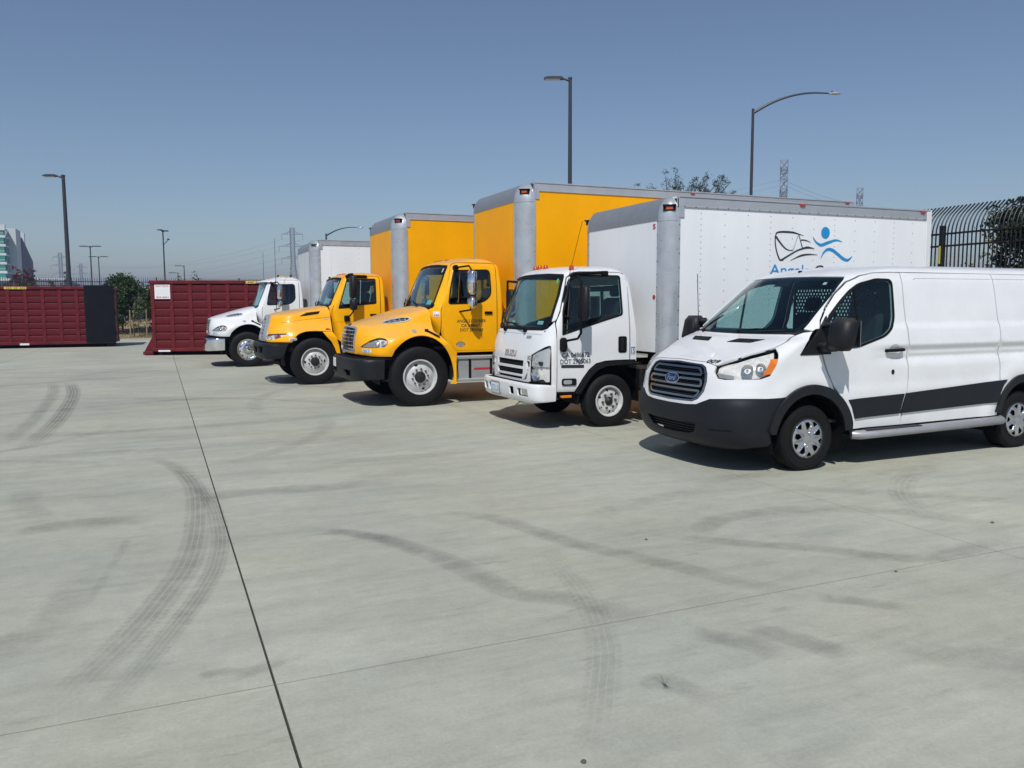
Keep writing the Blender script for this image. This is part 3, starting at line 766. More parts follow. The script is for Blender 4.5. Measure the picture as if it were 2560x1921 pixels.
def seat(parent, x, y, z, w=.5, hb=.75, head=True, mat='seat_cloth'):
    g = Geo(); g.box(x - .25, x + .25, y - w / 2, y + w / 2, z - .08, z + .1, .05)
    rot = Matrix.Rotation(R(12), 3, 'Y')
    g.box(x + .2, x + .32, y - w / 2 + .01, y + w / 2 - .01, z + .02, z + hb, .05, rot=rot, piv=(x + .26, y, z))
    if head: g.box(x + .22, x + .31, y - .13, y + .13, z + hb + .02, z + hb + .2, .04, rot=rot, piv=(x + .26, y, z))
    g.box(x - .2, x + .25, y - .2, y + .2, z - .4, z - .08, .02)
    return g.build('seat', mat, parent, 40)

# ------------------------------------------------------------------ white cargo van
def sm(x, a, b):
    t = np.clip((x - a) / (b - a), 0, 1); return t * t * (3 - 2 * t)

def van_bump(p, b):
    z = p[:, 2]; x = p[:, 0]; d = np.zeros_like(p); side = sm(b, .6, 1.0) * (1 - sm(b, 2, 2.3))
    fx = sm(x, 1.75, 2.5)
    o = fx * (.024 * sm(z, 1.56, 1.48) * sm(z, 1.16, 1.22) - .040 * sm(z, 1.32, 1.23) * 1.0 + .042 * sm(z, 1.22, 1.06))
    o += .010 * sm(z, .92, .80) * (x > 1.2) - .012 * fx * sm(z, 2.03, 2.065)
    # swell round the wheel arches
    for cx in (1.03, 4.36):
        r = np.hypot(x - cx, z - .36); o += .022 * np.exp(-((r - .6) / .12) ** 2)
    d[:, 1] = np.sign(p[:, 1]) * o * side
    # hood: raised middle field
    return d

def build_van():
    root = thing('cargo_van', 'white low-roof cargo van numbered 009 with black bumper, nearest vehicle at right', 'van', (5.22, 7.50, 0), 'vehicles parked in a row')
    XR = 5.58
    rows = [(.22, .20, .86, .55, 2.6, XR - .05, .1, 4), (.28, .07, .965, .60, 2.9, XR, .1, 4), (.42, -.01, 1.01, .66, 3.1, XR, .1, 4), (.58, -.04, 1.02, .68, 3.1, XR, .1, 4), (.70, -.04, 1.02, .68, 3.0, XR, .1, 4),
            (.80, -.02, 1.018, .68, 2.8, XR, .1, 4), (.96, .005, 1.017, .66, 2.65, XR, .1, 4), (1.10, .06, 1.014, .61, 2.5, XR, .1, 4), (1.16, .125, 1.012, .56, 2.4, XR, .1, 4), (1.20, .23, 1.01, .50, 2.4, XR, .1, 4),
            (1.30, .48, 1.003, .40, 2.5, XR, .1, 4), (1.38, .70, .992, .33, 2.6, XR, .1, 4), (1.425, .83, .985, .34, 2.8, XR, .1, 4), (1.45, .865, .98, .36, 3, XR, .1, 4),
            (1.60, 1.04, .955, .36, 3, XR - .01, .1, 4), (1.80, 1.28, .915, .37, 3, XR - .02, .1, 4), (2.00, 1.52, .868, .38, 3, XR - .04, .1, 4), (2.06, 1.60, .850, .40, 3, XR - .05, .12, 4), (2.11, 1.69, .83, .48, 2.8, XR - .06, .14, 3.5),
            (2.155, 1.83, .79, .6, 2.5, XR - .1, .2, 3), (2.19, 2.05, .68, .7, 2.2, XR - .2, .3, 2.6), (2.213, 2.4, .42, .6, 2, XR - .5, .4, 2.2), (2.22, 2.8, .001, .3, 2, XR - 1.0, .3, 2)]
    S = Surf(rows, van_bump)
    W, K = 'white_paint', 'dark_gray_plastic'
    ca, cz = 1.03, .35
    # ---- dark bumper with lower air intake
    arcF = arc(ca, cz, .53, 205, 118, 10)
    half = S.PY([(0, .235), (-.55, .235), (-.80, .26)], .06, False) + S.PX([(.50, .30), (.535, .33)], .05, False)
    archpt = [(ca - .53, .42), (ca - .51, .52), (ca - .46, .64), (ca - .37, .755), (ca - .285, .81)]
    half += S.PX(archpt, .04, False) + S.PX([(.62, .80), (.45, .795)], .04, False) + S.PY([(-.74, .785), (-.62, .775), (-.53, .735), (-.46, .705), (-.3, .69), (0, .685)], .05, False)
    lo = S.PY([(.36, .50), (.46, .50), (.40, .40), (.28, .365), (0, .355), (-.28, .365), (-.40, .40), (-.46, .50), (-.36, .505), (0, .49)], .05)
    bumper = panel(S, 'front_bumper', sym(half), K, root, [lo], .03, .006, .05, .001)
    panel(S, 'air_intake', S.PY([(.5, .53), (-.5, .53), (-.42, .35), (.42, .35)], .05), 'flat_black', bumper, (), .01, -.06, .08, 0)
    for k in range(4):
        z0 = .385 + k * .03
        panel(S, 'intake_bar', S.PY([(.43, z0), (.43, z0 + .008), (-.43, z0 + .008), (-.43, z0)], .06), 'black_plastic', bumper, (), .012, -.025, .06, 0)
    panel(S, 'lower_lip', S.PY([(-.62, .462), (-.85, .47)], .05, False) + S.PX([(.45, .475), (.51, .483), (.51, .472)], .05, False) + S.PY([(-.85, .458), (-.62, .452)], .05, False), 'flat_black', bumper, (), .004, .008, .05, 0)
    # ---- nose (white fascia and both front fenders), with holes for grille
    gr = [(.40, 1.125), (.47, 1.10), (.525, 1.03), (.545, .95), (.53, .85), (.47, .765), (.40, .735)]
    grille_out = S.PY(gr + [(0, .725)] + [(-y, z) for y, z in reversed(gr)] + [(0, 1.14)], .05)
    hl_under = [(-.575, 1.128), (-.60, 1.06), (-.66, .995), (-.72, .985)]
    nose = S.PY([(0, .687), (-.3, .692), (-.46, .707), (-.53, .737), (-.62, .777), (-.74, .787)], .05, False) + S.PX([(.45, .797), (.62, .802), (.745, .812)], .05, False)
    fl = arc(ca, cz, .545, 121, 52, 16)
    nose += S.PX(fl, .05, False)
    nose += S.PX([(1.30, .92), (1.25, 1.02), (1.21, 1.12), (1.175, 1.23), (.88, 1.235), (.98, 1.36), (1.10, 1.475), (1.02, 1.462), (.957, 1.434), (.90, 1.408), (.82, 1.374)], .04, False)
    nose += S.PX([(.74, 1.341), (.66, 1.308), (.57, 1.13), (.50, 1.03), (.40, 1.0)], .04, False)
    nose += S.PY([(-.74, .985), (-.66, .995), (-.60, 1.06), (-.585, 1.118), (-.5, 1.135), (-.42, 1.148), (0, 1.158)], .04, False)
    nose_o = panel(S, 'front_fascia', sym(nose), W, root, [grille_out], .025, 0, .055, .002, 'interior')
    # ---- grille: chrome surround, black backing, three chrome slot frames
    gp = thing_part('grille', root)
    inn = [(y * .955, .93 + (z - .93) * .92) for y, z in gr]
    gin = S.PY(inn + [(0, .74)] + [(-y, z) for y, z in reversed(inn)] + [(0, 1.122)], .05)
    panel(S, 'surround', grille_out, 'grille_chrome', gp, [gin], .04, .006, .04, .001)
    panel(S, 'backing', grille_out, 'flat_black', gp, (), .01, -.045, .08, -.004)
    def slot(z0, z1, wa, wb, r=.045):
        o = fillet([(wa, z1), (-wa, z1), (-wb, z0), (wb, z0)], r)
        i = fillet([(wa - .03, z1 - .023), (-wa + .03, z1 - .023), (-wb + .03, z0 + .022), (wb - .03, z0 + .022)], r * .5)
        panel(S, 'chrome_bar', S.PY(o, .04), 'grille_chrome', gp, [S.PY(i, .04)], .03, -.004, .03, 0)
    slot(1.008, 1.10, .41, .47); slot(.888, .98, .48, .49); slot(.768, .86, .48, .43)
    for z0 in (1.05, .932, .812):
        for dz in (-.012, .012): panel(S, 'slat', S.PY([(.46, z0 + dz), (.46, z0 + dz + .007), (-.46, z0 + dz + .007), (-.46, z0 + dz)], .06), 'black_plastic', gp, (), .02, -.022, .06, 0)
    ov = [(.115 * math.cos(2 * math.pi * i / 28), .955 + .049 * math.sin(2 * math.pi * i / 28)) for i in range(28)]
    panel(S, 'badge_rim', S.PY([(y * 1.12, .955 + (z - .955) * 1.18) for y, z in ov], .05), 'chrome', gp, (), .04, .010, .04, 0)
    panel(S, 'badge', S.PY(ov, .05), 'badge_blue', gp, (), .02, .0145, .03, 0)
    letters('Ford', 'chrome', gp, on_front(S, .078, .932, .017), .05, .155, .01, .35)
    # ---- hood with two black air vents
    hood = S.PY([(0, 1.162), (-.42, 1.152), (-.585, 1.125)], .05, False) + S.PX([(.30, 1.19), (.45, 1.245), (.66, 1.312), (.74, 1.345), (.82, 1.378), (.90, 1.412), (.953, 1.437)], .04, False) + S.PY([(-.80, 1.442), (-.4, 1.434), (0, 1.43)], .05, False)
    hood_o = panel(S, 'hood', sym(hood), W, root, (), .02, 0, .05, .002, 'interior')
    for sg in (1, -1):
        v = [(-.16, 1.345), (-.52, 1.348), (-.62, 1.385), (-.24, 1.385)]
        v = fillet([(y * sg, z) for y, z in v], .012)
        panel(S, 'hood_vent', S.PY(v, .04), 'flat_black', hood_o, (), .008, .003, .05, 0)
        for q in range(3):
            zz = 1.353 + q * .0115; k0 = -.19 - q * .028; k1 = -.53 - q * .03
            panel(S, 'vent_slat', S.PY([(k0 * sg, zz), (k0 * sg, zz + .0035), (k1 * sg, zz + .0035), (k1 * sg, zz)], .06), 'black_plastic', hood_o, (), .006, .006, .08, 0)
    letters('009', 'ink', nose_o, on_front(S, -.565, 1.078, .004) if False else on_front_t(S, -.425, 1.142, .006), .062, .16, .02)
    # ---- cowl strip below the windscreen, wipers
    panel(S, 'cowl', sym(S.PY([(0, 1.428), (-.4, 1.432), (-.80, 1.44), (-.86, 1.47), (-.4, 1.468), (0, 1.466)], .05, False)), 'black_plastic', root, (), .03, -.012, .06, 0)
    # ---- windscreen
    wsh = S.PY([(0, 1.452), (-.5, 1.455), (-.76, 1.468), (-.84, 1.50), (-.865, 1.56), (-.80, 1.90), (-.765, 2.03), (-.74, 2.062), (-.4, 2.072), (0, 2.078)], .05, False)
    ws = sym(wsh)
    wsh2 = S.PY([(0, 1.478), (-.5, 1.480), (-.74, 1.496), (-.805, 1.53), (-.825, 1.58), (-.765, 1.89), (-.73, 2.005), (-.70, 2.025), (-.4, 2.035), (0, 2.04)], .05, False)
    wo_ = panel(S, 'windshield', ws, 'windshield_glass', root, (), .006, -.004, .08, .004)
    panel(S, 'glass_border', ws, 'seal', wo_, [sym(wsh2)], .004, -.011, .06, .004)
    panel(S, 'mirror_mount', S.PY([(.13, 1.98), (-.13, 1.98), (-.10, 2.045), (.10, 2.045)], .05), 'seal', wo_, (), .004, -.012, .05, 0)
    panel(S, 'sticker', S.PY([(-.60, 1.985), (-.64, 1.985), (-.63, 2.012), (-.59, 2.012)], .02), 'sticker', wo_, (), .001, -.0115, .05, 0)
    for (y0, z0, y1, z1) in ((.62, 1.445, .50, 1.60), (-.05, 1.452, -.62, 1.478)):
        g = Geo(); a = S.pt(S.Y(y0, z0), .02); b = S.pt(S.Y(y1, z1), .022); m_ = a.lerp(b, .45) + Vector((-.012, 0, .01))
        g.tube([a, m_, b], .008, 6); g.tube([a.lerp(b, .25) + Vector((-.006, 0, 0)), b + (b - a) * .12], .0075, 6); g.tube([a - Vector((0, 0, .03)), a + Vector((0, 0, .01))], .017, 8)
        g.build('wiper', 'flat_black', root)
    # ---- headlights
    for sg in (1, -1):
        F = (lambda lp: lp) if sg == 1 else (lambda lp: [(t, -a) for t, a in lp])
        top = S.PX([(.22, 1.175), (.32, 1.198), (.45, 1.244), (.655, 1.308)], .04, False)
        bot = S.PX([(.57, 1.13), (.50, 1.035), (.40, 1.003)], .04, False) + S.PY([(-.74, .988), (-.665, .998), (-.605, 1.06), (-.588, 1.12)], .04, False)
        o = F(top + bot)
        hl = panel(S, 'headlight', o, 'lens_glass', root, (), .004, .0, .05, .005)
        panel(S, 'housing', o, 'lamp_reflector', hl, (), .01, -.055, .06, .003)
        panel(S, 'rim_strip', o, 'black_plastic', hl, [[tuple(p) for p in shrink(o, S, .006)]], .03, -.006, .04, .003)
        panel(S, 'inner_bezel', F(S.PY([(-.61, 1.06), (-.66, 1.005), (-.80, 1.0), (-.80, 1.035), (-.70, 1.05)], .03)), 'gray_step', hl, (), .006, -.035, .04, 0)
        am = F(S.PX([(.425, 1.04), (.525, 1.05), (.605, 1.205), (.535, 1.205)], .03))
        panel(S, 'turn_signal', am, 'amber', hl, (), .012, -.008, .03, 0)
        for (xx, zz, rr) in ((.30, 1.10, .062), (.42, 1.115, .055)):
            p = S.pt(S.X(xx, zz), -.035); nn = Vector(S.N(*[[q] for q in S.X(xx, zz)])[0]); g = Geo()
            g.lathe([(rr, .02), (rr * .95, .0), (rr * .6, -.02), (rr * .25, -.03), (.012, -.028), (.012, .0), (.001, .004)], (0, 0, 0), 'z', 22)
            rot = nn.to_track_quat('Z', 'Y').to_matrix(); g.v = [tuple(rot @ Vector(q) + p) for q in g.v]
            if sg == -1: g.v = [(a, -b, c_) for a, b, c_ in g.v]
            g.build('reflector', 'chrome', hl)
    # ---- doors
    dr = [(2.465, 2.108), (2.43, 1.75), (2.425, 1.42), (2.435, 1.12), (2.44, .92), (2.41, .74), (2.35, .55), (2.335, .415)]
    door = [(1.60, .415)] + arc(ca, cz, .57, 8, 40, 6) + [(1.325, .90), (1.27, 1.02), (1.23, 1.12), (1.20, 1.215), (1.195, 1.24)]
    top = [(1.19, 1.50), (1.225, 1.585), (1.34, 1.715), (1.51, 1.87), (1.68, 1.995), (1.86, 2.065), (2.06, 2.10), (2.30, 2.108)]
    doorp = [(2.335, .415)] + door[:1] + door[1:] + top + dr[:-1]
    win = fillet([(1.30, 1.30), (1.33, 1.61), (1.51, 1.765), (1.66, 1.885), (1.80, 1.965), (2.06, 2.022), (2.29, 2.016), (2.24, 1.56), (2.11, 1.43), (1.69, 1.315)], [.02, .05, .05, .05, .05, .05, .06, .10, .10, .05])
    wino = fillet([(1.275, 1.275), (1.30, 1.625), (1.49, 1.787), (1.645, 1.908), (1.79, 1.988), (2.06, 2.044), (2.312, 2.038), (2.265, 1.55), (2.125, 1.408), (1.70, 1.29)], [.02, .05, .05, .05, .05, .05, .07, .11, .11, .05])
    both = panel(S, 'door', S.PX(doorp, .05), W, root, [S.PX(win, .04)], .03, 0, .055, .003, 'interior', both=True)
    for d_, sg in zip(both, (1, -1)):
        F = (lambda lp: lp) if sg == 1 else (lambda lp: [(t, -a) for t, a in lp])
        panel(S, 'window_seal', F(S.PX(wino, .04)), 'seal', d_, [F(S.PX(win, .04))], .012, .004, .05, 0)
        panel(S, 'window', F(S.PX(win, .04)), 'side_glass', d_, (), .005, -.008, .08, -.006)
        panel(S, 'window_bar', F(S.PX([(1.70, 1.30), (1.72, 1.30), (1.745, 1.94), (1.725, 1.93)], .05)), 'seal', d_, (), .02, -.002, .05, 0)
        # handle in a dished recess
        g = Geo(); p0 = S.pt(S.X(2.10, 1.255), .028); p1 = S.pt(S.X(2.345, 1.268), .028)
        g.tube([p0 + Vector((0, .035, 0)), p0, p0.lerp(p1, .3) + Vector((0, -.012, 0)), p0.lerp(p1, .7) + Vector((0, -.012, 0)), p1, p1 + Vector((0, .035, 0))], .017, 8, radii=[.016, .018, .018, .018, .018, .016])
        if sg == -1: g.v = [(a, -b, c) for a, b, c in g.v]
        g.build('handle', 'flat_black', d_)
        panel(S, 'handle_recess', F(S.PX(ell(2.225, 1.262, .075, .062), .03)), 'rim_silver', d_, (), .004, .0015, .03, 0)
        panel(S, 'lock_cap', F(S.PX(ell(2.205, 1.012, .021, .028), .03)), 'black_plastic', d_, (), .012, .006, .03, 0)
    # black quarter triangle ahead of the door window, mirror base
    for sg in (1, -1):
        F = (lambda lp: lp) if sg == 1 else (lambda lp: [(t, -a) for t, a in lp])
        panel(S, 'mirror_sail', F(S.PX([(.885, 1.232), (1.30, 1.232), (1.30, 1.64), (1.275, 1.62), (1.17, 1.50), (1.02, 1.36)], .04)), 'black_plastic', root, (), .014, .008, .05, 0)
        g = Geo(); g.box(1.05, 1.27, -1.40, -1.13, 1.285, 1.62, .06)
        g.box(1.10, 1.25, -1.20, -.98, 1.27, 1.36, .03); g.box(1.13, 1.24, -1.18, -.98, 1.52, 1.57, .02)
        # taper towards the bottom front like the real housing
        g.v = [(x + (.05 if z > 1.5 else 0) + .10 * max(0, (-y - 1.13)) * .6, y, z) for x, y, z in g.v]
        if sg == -1: g.v = [(a, -b, c) for a, b, c in g.v]
        mo = g.build('mirror', 'black_plastic', root, 50)
        g = Geo(); g.box(1.325, 1.33, -1.375, -1.155, 1.32, 1.59, .002)
        if sg == -1: g.v = [(a, -b, c) for a, b, c in g.v]
        g.build('mirror_glass', 'chrome', mo)
    # ---- A pillars, roof, sides, back
    pil = S.PX([(1.105, 1.482), (1.14, 1.502), (1.18, 1.505), (1.217, 1.593), (1.333, 1.724), (1.503, 1.88), (1.675, 2.006), (1.855, 2.077), (2.06, 2.112), (2.30, 2.12), (2.47, 2.12)], .05, False)
    rw = S.PX([(2.48, 2.12), (2.8, 2.12), (5.38, 2.11)], .08, False)
    roofh = [S.A_(0, 2.08)] + [S.A_(0, z) for z in (2.10, 2.12, 2.14, 2.16, 2.18, 2.20, 2.2195)] + [(S.tmax, a) for a in np.linspace(0.02, 3, 60)] + [S.A_(3, z) for z in (2.21, 2.18, 2.15, 2.12)] + [S.A_(a, 2.11) for a in np.linspace(2.98, 2.02, 14)] + list(reversed(rw)) + list(reversed(pil))
    roofh += S.PY([(-.87, 1.50), (-.868, 1.56), (-.803, 1.90), (-.768, 2.03), (-.742, 2.064), (-.4, 2.074)], .05, False)
    panel(S, 'roof', roofh, W, root, (), .03, 0, .075, 0.0, 'interior_gray', joined=True)
    seam = [(3.83, 2.085), (3.88, 1.7), (3.93, 1.3), (3.95, 1.0), (3.93, .82)]
    s1 = [(2.345, .415), (3.94, .43), (3.93, .6)] + [(3.93, .82), (3.95, 1.0), (3.94, 1.3), (3.95, 1.7), (3.97, 2.11)] + [(2.475, 2.11), (2.44, 1.75), (2.435, 1.42), (2.445, 1.12), (2.45, .92), (2.42, .74), (2.36, .55)]
    panel(S, 'side_panel', S.PX(s1, .06), W, root, (), .02, 0, .06, .003, 'interior_gray')
    cwin = S.PX(fillet([(2.50, 1.44), (3.55, 1.44), (3.55, 1.98), (2.52, 1.98)], .06), .05)
    far = panel(S, 'side_panel', [(t, -a) for t, a in S.PX(s1, .06)], W, root, [[(t, -a) for t, a in cwin]], .02, 0, .06, .003, 'interior_gray')
    panel(S, 'window', [(t, -a) for t, a in cwin], 'side_glass', far, (), .005, -.006, .1, -.006)
    ra = arc(4.36, .36, .485, 172, 8, 18, .53)
    s2 = [(3.94, .82), (3.96, 1.0), (3.95, 1.3), (3.96, 1.7), (3.98, 2.11), (5.40, 2.10), (5.47, 1.5), (5.48, .5), (4.88, .43)] + ra[::-1] + [(3.94, .5)]
    panel(S, 'side_panel', S.PX(s2, .06), W, root, (), .02, 0, .06, .003, 'interior_gray', both=True)
    # shallow raised gutter line along the top of the load bay
    panel(S, 'body_line', S.PX(fillet([(2.64, 2.034), (2.68, 2.050), (5.3, 2.050), (5.3, 2.046), (2.69, 2.046), (2.65, 2.03)], 0), .06), 'interior_gray', root, (), .002, .0015, .06, 0, both=True)
    panel(S, 'rear_door', [S.A_(2.2, .45)] + [S.A_(a, .45) for a in np.linspace(2.25, 3, 12)] + [S.A_(3, z) for z in np.linspace(.5, 2.08, 20)] + [S.A_(a, 2.085) for a in np.linspace(2.95, 2.2, 12)] + [S.A_(2.2, z) for z in np.linspace(2.0, .5, 20)], W, root, (), .02, -.004, .09, .002, 'interior_gray', both=True)
    # ---- black arch flares and side strip
    for sg in (1, -1):
        F = (lambda lp: lp) if sg == 1 else (lambda lp: [(t, -a) for t, a in lp])
        o = [(x, z) for x, z in arc(ca, cz, .575, 14, 168, 24)] ; i = [(x, z) for x, z in arc(ca, cz, .475, 171, 8, 24)]
        o = [(ca + .565, .415)] + o + [(ca - .525, .43)]
        panel(S, 'wheel_arch_trim', F(S.PX(o + [(ca - .455, .43)] + i + [(ca + .47, .415)], .05)), K, root, (), .05, .030, .045, 0)
        o = arc(4.36, .36, .49, 12, 168, 22, .55); i = arc(4.36, .36, .405, 168, 12, 22, .455)
        panel(S, 'wheel_arch_trim', F(S.PX(o + i, .05)), K, root, (), .05, .026, .045, 0)
        panel(S, 'side_moulding', F(S.PX([(1.625, .53), (2.30, .548), (2.37, .765), (1.53, .738), (1.58, .66)], .05)), K, root, (), .02, .018, .07, 0)
        panel(S, 'side_moulding', F(S.PX([(2.322, .548), (3.90, .592), (3.93, .70), (3.98, .80), (4.05, .855), (2.40, .768)], .05)), K, root, (), .02, .018, .07, 0)
        panel(S, 'side_moulding', F(S.PX([(4.82, .60), (5.4, .62), (5.4, .88), (4.72, .86)], .06)), K, root, (), .02, .018, .07, 0)
        # wheel wells
        for cx, r in ((ca, .475), (4.36, .42)):
            g = Geo(); y0, y1 = (-1.0, -.66)
            g.lathe([(r, y0), (r, y1), (.05, y1)], (cx, 0, .36), 'y', 24, 0, R(-20), R(200))
            if sg == -1: g.v = [(a, -b, c) for a, b, c in g.v]
            g.build('wheel_well', 'flat_black', root)
        # running board
        g = Geo(); yb = -1.045
        pts = [(1.66, yb + .05, .345), (1.72, yb, .345), (2.6, yb, .352), (3.98, yb, .37), (4.04, yb + .05, .37)]
        g.tube(pts, .05, 14)
        g.v = [(x, yb + (y - yb) * 1.35, z) for x, y, z in g.v]
        if sg == -1: g.v = [(a, -b, c) for a, b, c in g.v]
        rb = g.build('running_board', 'gray_step', root, 50)
        g = Geo(); g.box(1.78, 2.62, yb - .045, yb + .05, .388, .402, .004)
        if sg == -1: g.v = [(a, -b, c) for a, b, c in g.v]
        g.build('step_pad', 'tread_rubber_mat', rb)
        for xx in (1.80, 2.8, 3.85):
            g = Geo(); g.box(xx, xx + .06, -1.02, -.75, .30, .35, .005)
            if sg == -1: g.v = [(a, -b, c) for a, b, c in g.v]
            g.build('step_bracket', 'frame_black', rb)
    # ---- underbody, inner floor, firewall, bulkhead, seats, dash
    g = Geo(); g.box(.35, 5.4, -.6, .6, .27, .42, .03); g.box(1.7, 3.75, -.92, .92, .36, .46, .02); g.box(.75, 1.0, -.85, .85, .30, .40, .02); g.box(4.3, 4.42, -.8, .8, .30, .42, .02)
    g.build('underbody', 'frame_black', root)
    g = Geo(); g.box(1.0, 5.4, -.93, .93, .48, .52, .01); g.build('floor', 'interior', root)
    # dashboard follows the glass
    prof = [(.86, 1.0), (.92, 1.40), (1.02, 1.465), (1.22, 1.475), (1.34, 1.44), (1.40, 1.33), (1.38, 1.15), (1.25, .8), (.95, .75)]
    g = Geo(); g.prism(prof, 'xz', -.86, .86); g.build('dashboard', 'interior', root, 30)
    for y in (.45, -.45): seat(root, 2.0, y, .95, .52, .72)
    steering_wheel(root, 1.52, -.42, 1.36, .19, -55)
    # perforated partition behind the seats
    part = thing_part('partition', root)
    bx = 2.42
    def sheet(poly, holes, nm, mat):
        V, F_, bnd = cdt(poly, holes, .12); n = len(V)
        v = [(bx, p[0], p[1]) for p in V] + [(bx + .012, p[0], p[1]) for p in V]
        mk(nm, v, [tuple(q) for q in F_] + [tuple(i + n for i in reversed(q)) for q in F_] + [(e[0], e[1], e[1] + n, e[0] + n) for e in bnd], mat, part, smooth=0)
    holes = []
    for j in range(11):
        for i in range(13):
            y = .40 + (i - 6) * .05 + (.025 if j % 2 else 0); z = 1.50 + j * .043
            holes.append(ell(y, z, .017, .017, 0, 8))
    holes2 = [[(y - .66, z) for y, z in h] for h in holes]
    sheet([(-.93, .5), (.78, .5), (.78, 1.5), (.78, 1.8), (.76, 2.02), (.5, 2.1), (-.5, 2.1), (-.8, 2.02), (-.88, 1.8), (-.93, 1.5)], holes + [h for h in holes2 if max(p[0] for p in h) < .06 and min(p[0] for p in h) > -.85], 'mesh_panel', 'interior')
    # ---- aerial, wheels
    g = Geo(); a = S.pt(S.Y(.80, 1.437), 0); g.tube([a, a + Vector((0, 0, .10))], .012, 8, radii=[.022, .006]); g.tube([a + Vector((0, 0, .09)), a + Vector((-.03, 0, .70))], .0045, 6)
    g.build('aerial', 'flat_black', root)
    g = Geo(); a = S.pt(S.Y(-.03, 2.135), .0); g.box(a.x - .02, a.x + .03, a.y - .012, a.y + .012, a.z - .01, a.z + .02, .005); g.build('roof_sensor', 'flat_black', root)
    for sg in (-1, 1):
        wheel(root, 1.03, sg * 1.0, 'van', sg, R(12)); wheel(root, 4.36, sg * 1.0, 'van', sg, R(40))
    return root

def thing_part(name, parent, loc=(0, 0, 0)):
    e = bpy.data.objects.new(name, None); COL.objects.link(e); e.parent = parent; e.location = loc; e.empty_display_size = .1
    return e

def shrink(lp, S, d):
    q = offset_poly([(t, float(S.q(a))) for t, a in lp], d)
    return [(p[0], float(S.iq(p[1]))) for p in q]

build_van()

# ------------------------------------------------------------------ cargo boxes
def qcyl(g, c, r0, axis, a0, a1, lo, hi, seg=12, thick=.012, rz=None):
    """curved sheet: arc in the plane across 'axis' (z: xy plane, y: xz plane), from lo to hi along it"""
    v = []; f = []; rz = rz or r0
    for k in range(seg + 1):
        t = R(a0 + (a1 - a0) * k / seg)
        for q, h in ((0, lo), (0, hi), (thick, lo), (thick, hi)):
            u, w = (r0 - q) * math.cos(t), (rz - q) * math.sin(t)
            v.append((c[0] + u, c[1] + w, h) if axis == 'z' else (c[0] + u, h, c[1] + w))
    for k in range(seg):
        a, b = 4 * k, 4 * (k + 1)
        f += [(a, b, b + 1, a + 1), (a + 2, a + 3, b + 3, b + 2), (a, a + 2, b + 2, b), (a + 1, b + 1, b + 3, a + 3)]
    f += [(0, 1, 3, 2), (4 * seg, 4 * seg + 2, 4 * seg + 3, 4 * seg + 1)]
    g.add(v, f)

def rivet_rows(g, pts, n, r=.011, h=.006):
    n = Vector(n); a = n.orthogonal().normalized(); b = n.cross(a)
    for p in pts:
        p = Vector(p); ring = [p + a * (r * math.cos(i * math.pi / 3)) + b * (r * math.sin(i * math.pi / 3)) for i in range(6)]
        g.add(ring + [p + n * h], [(i, (i + 1) % 6, 6) for i in range(6)])

def frange(a, b, s):
    n = max(1, int(round((b - a) / s))); return [a + (b - a) * i / n for i in range(n + 1)]

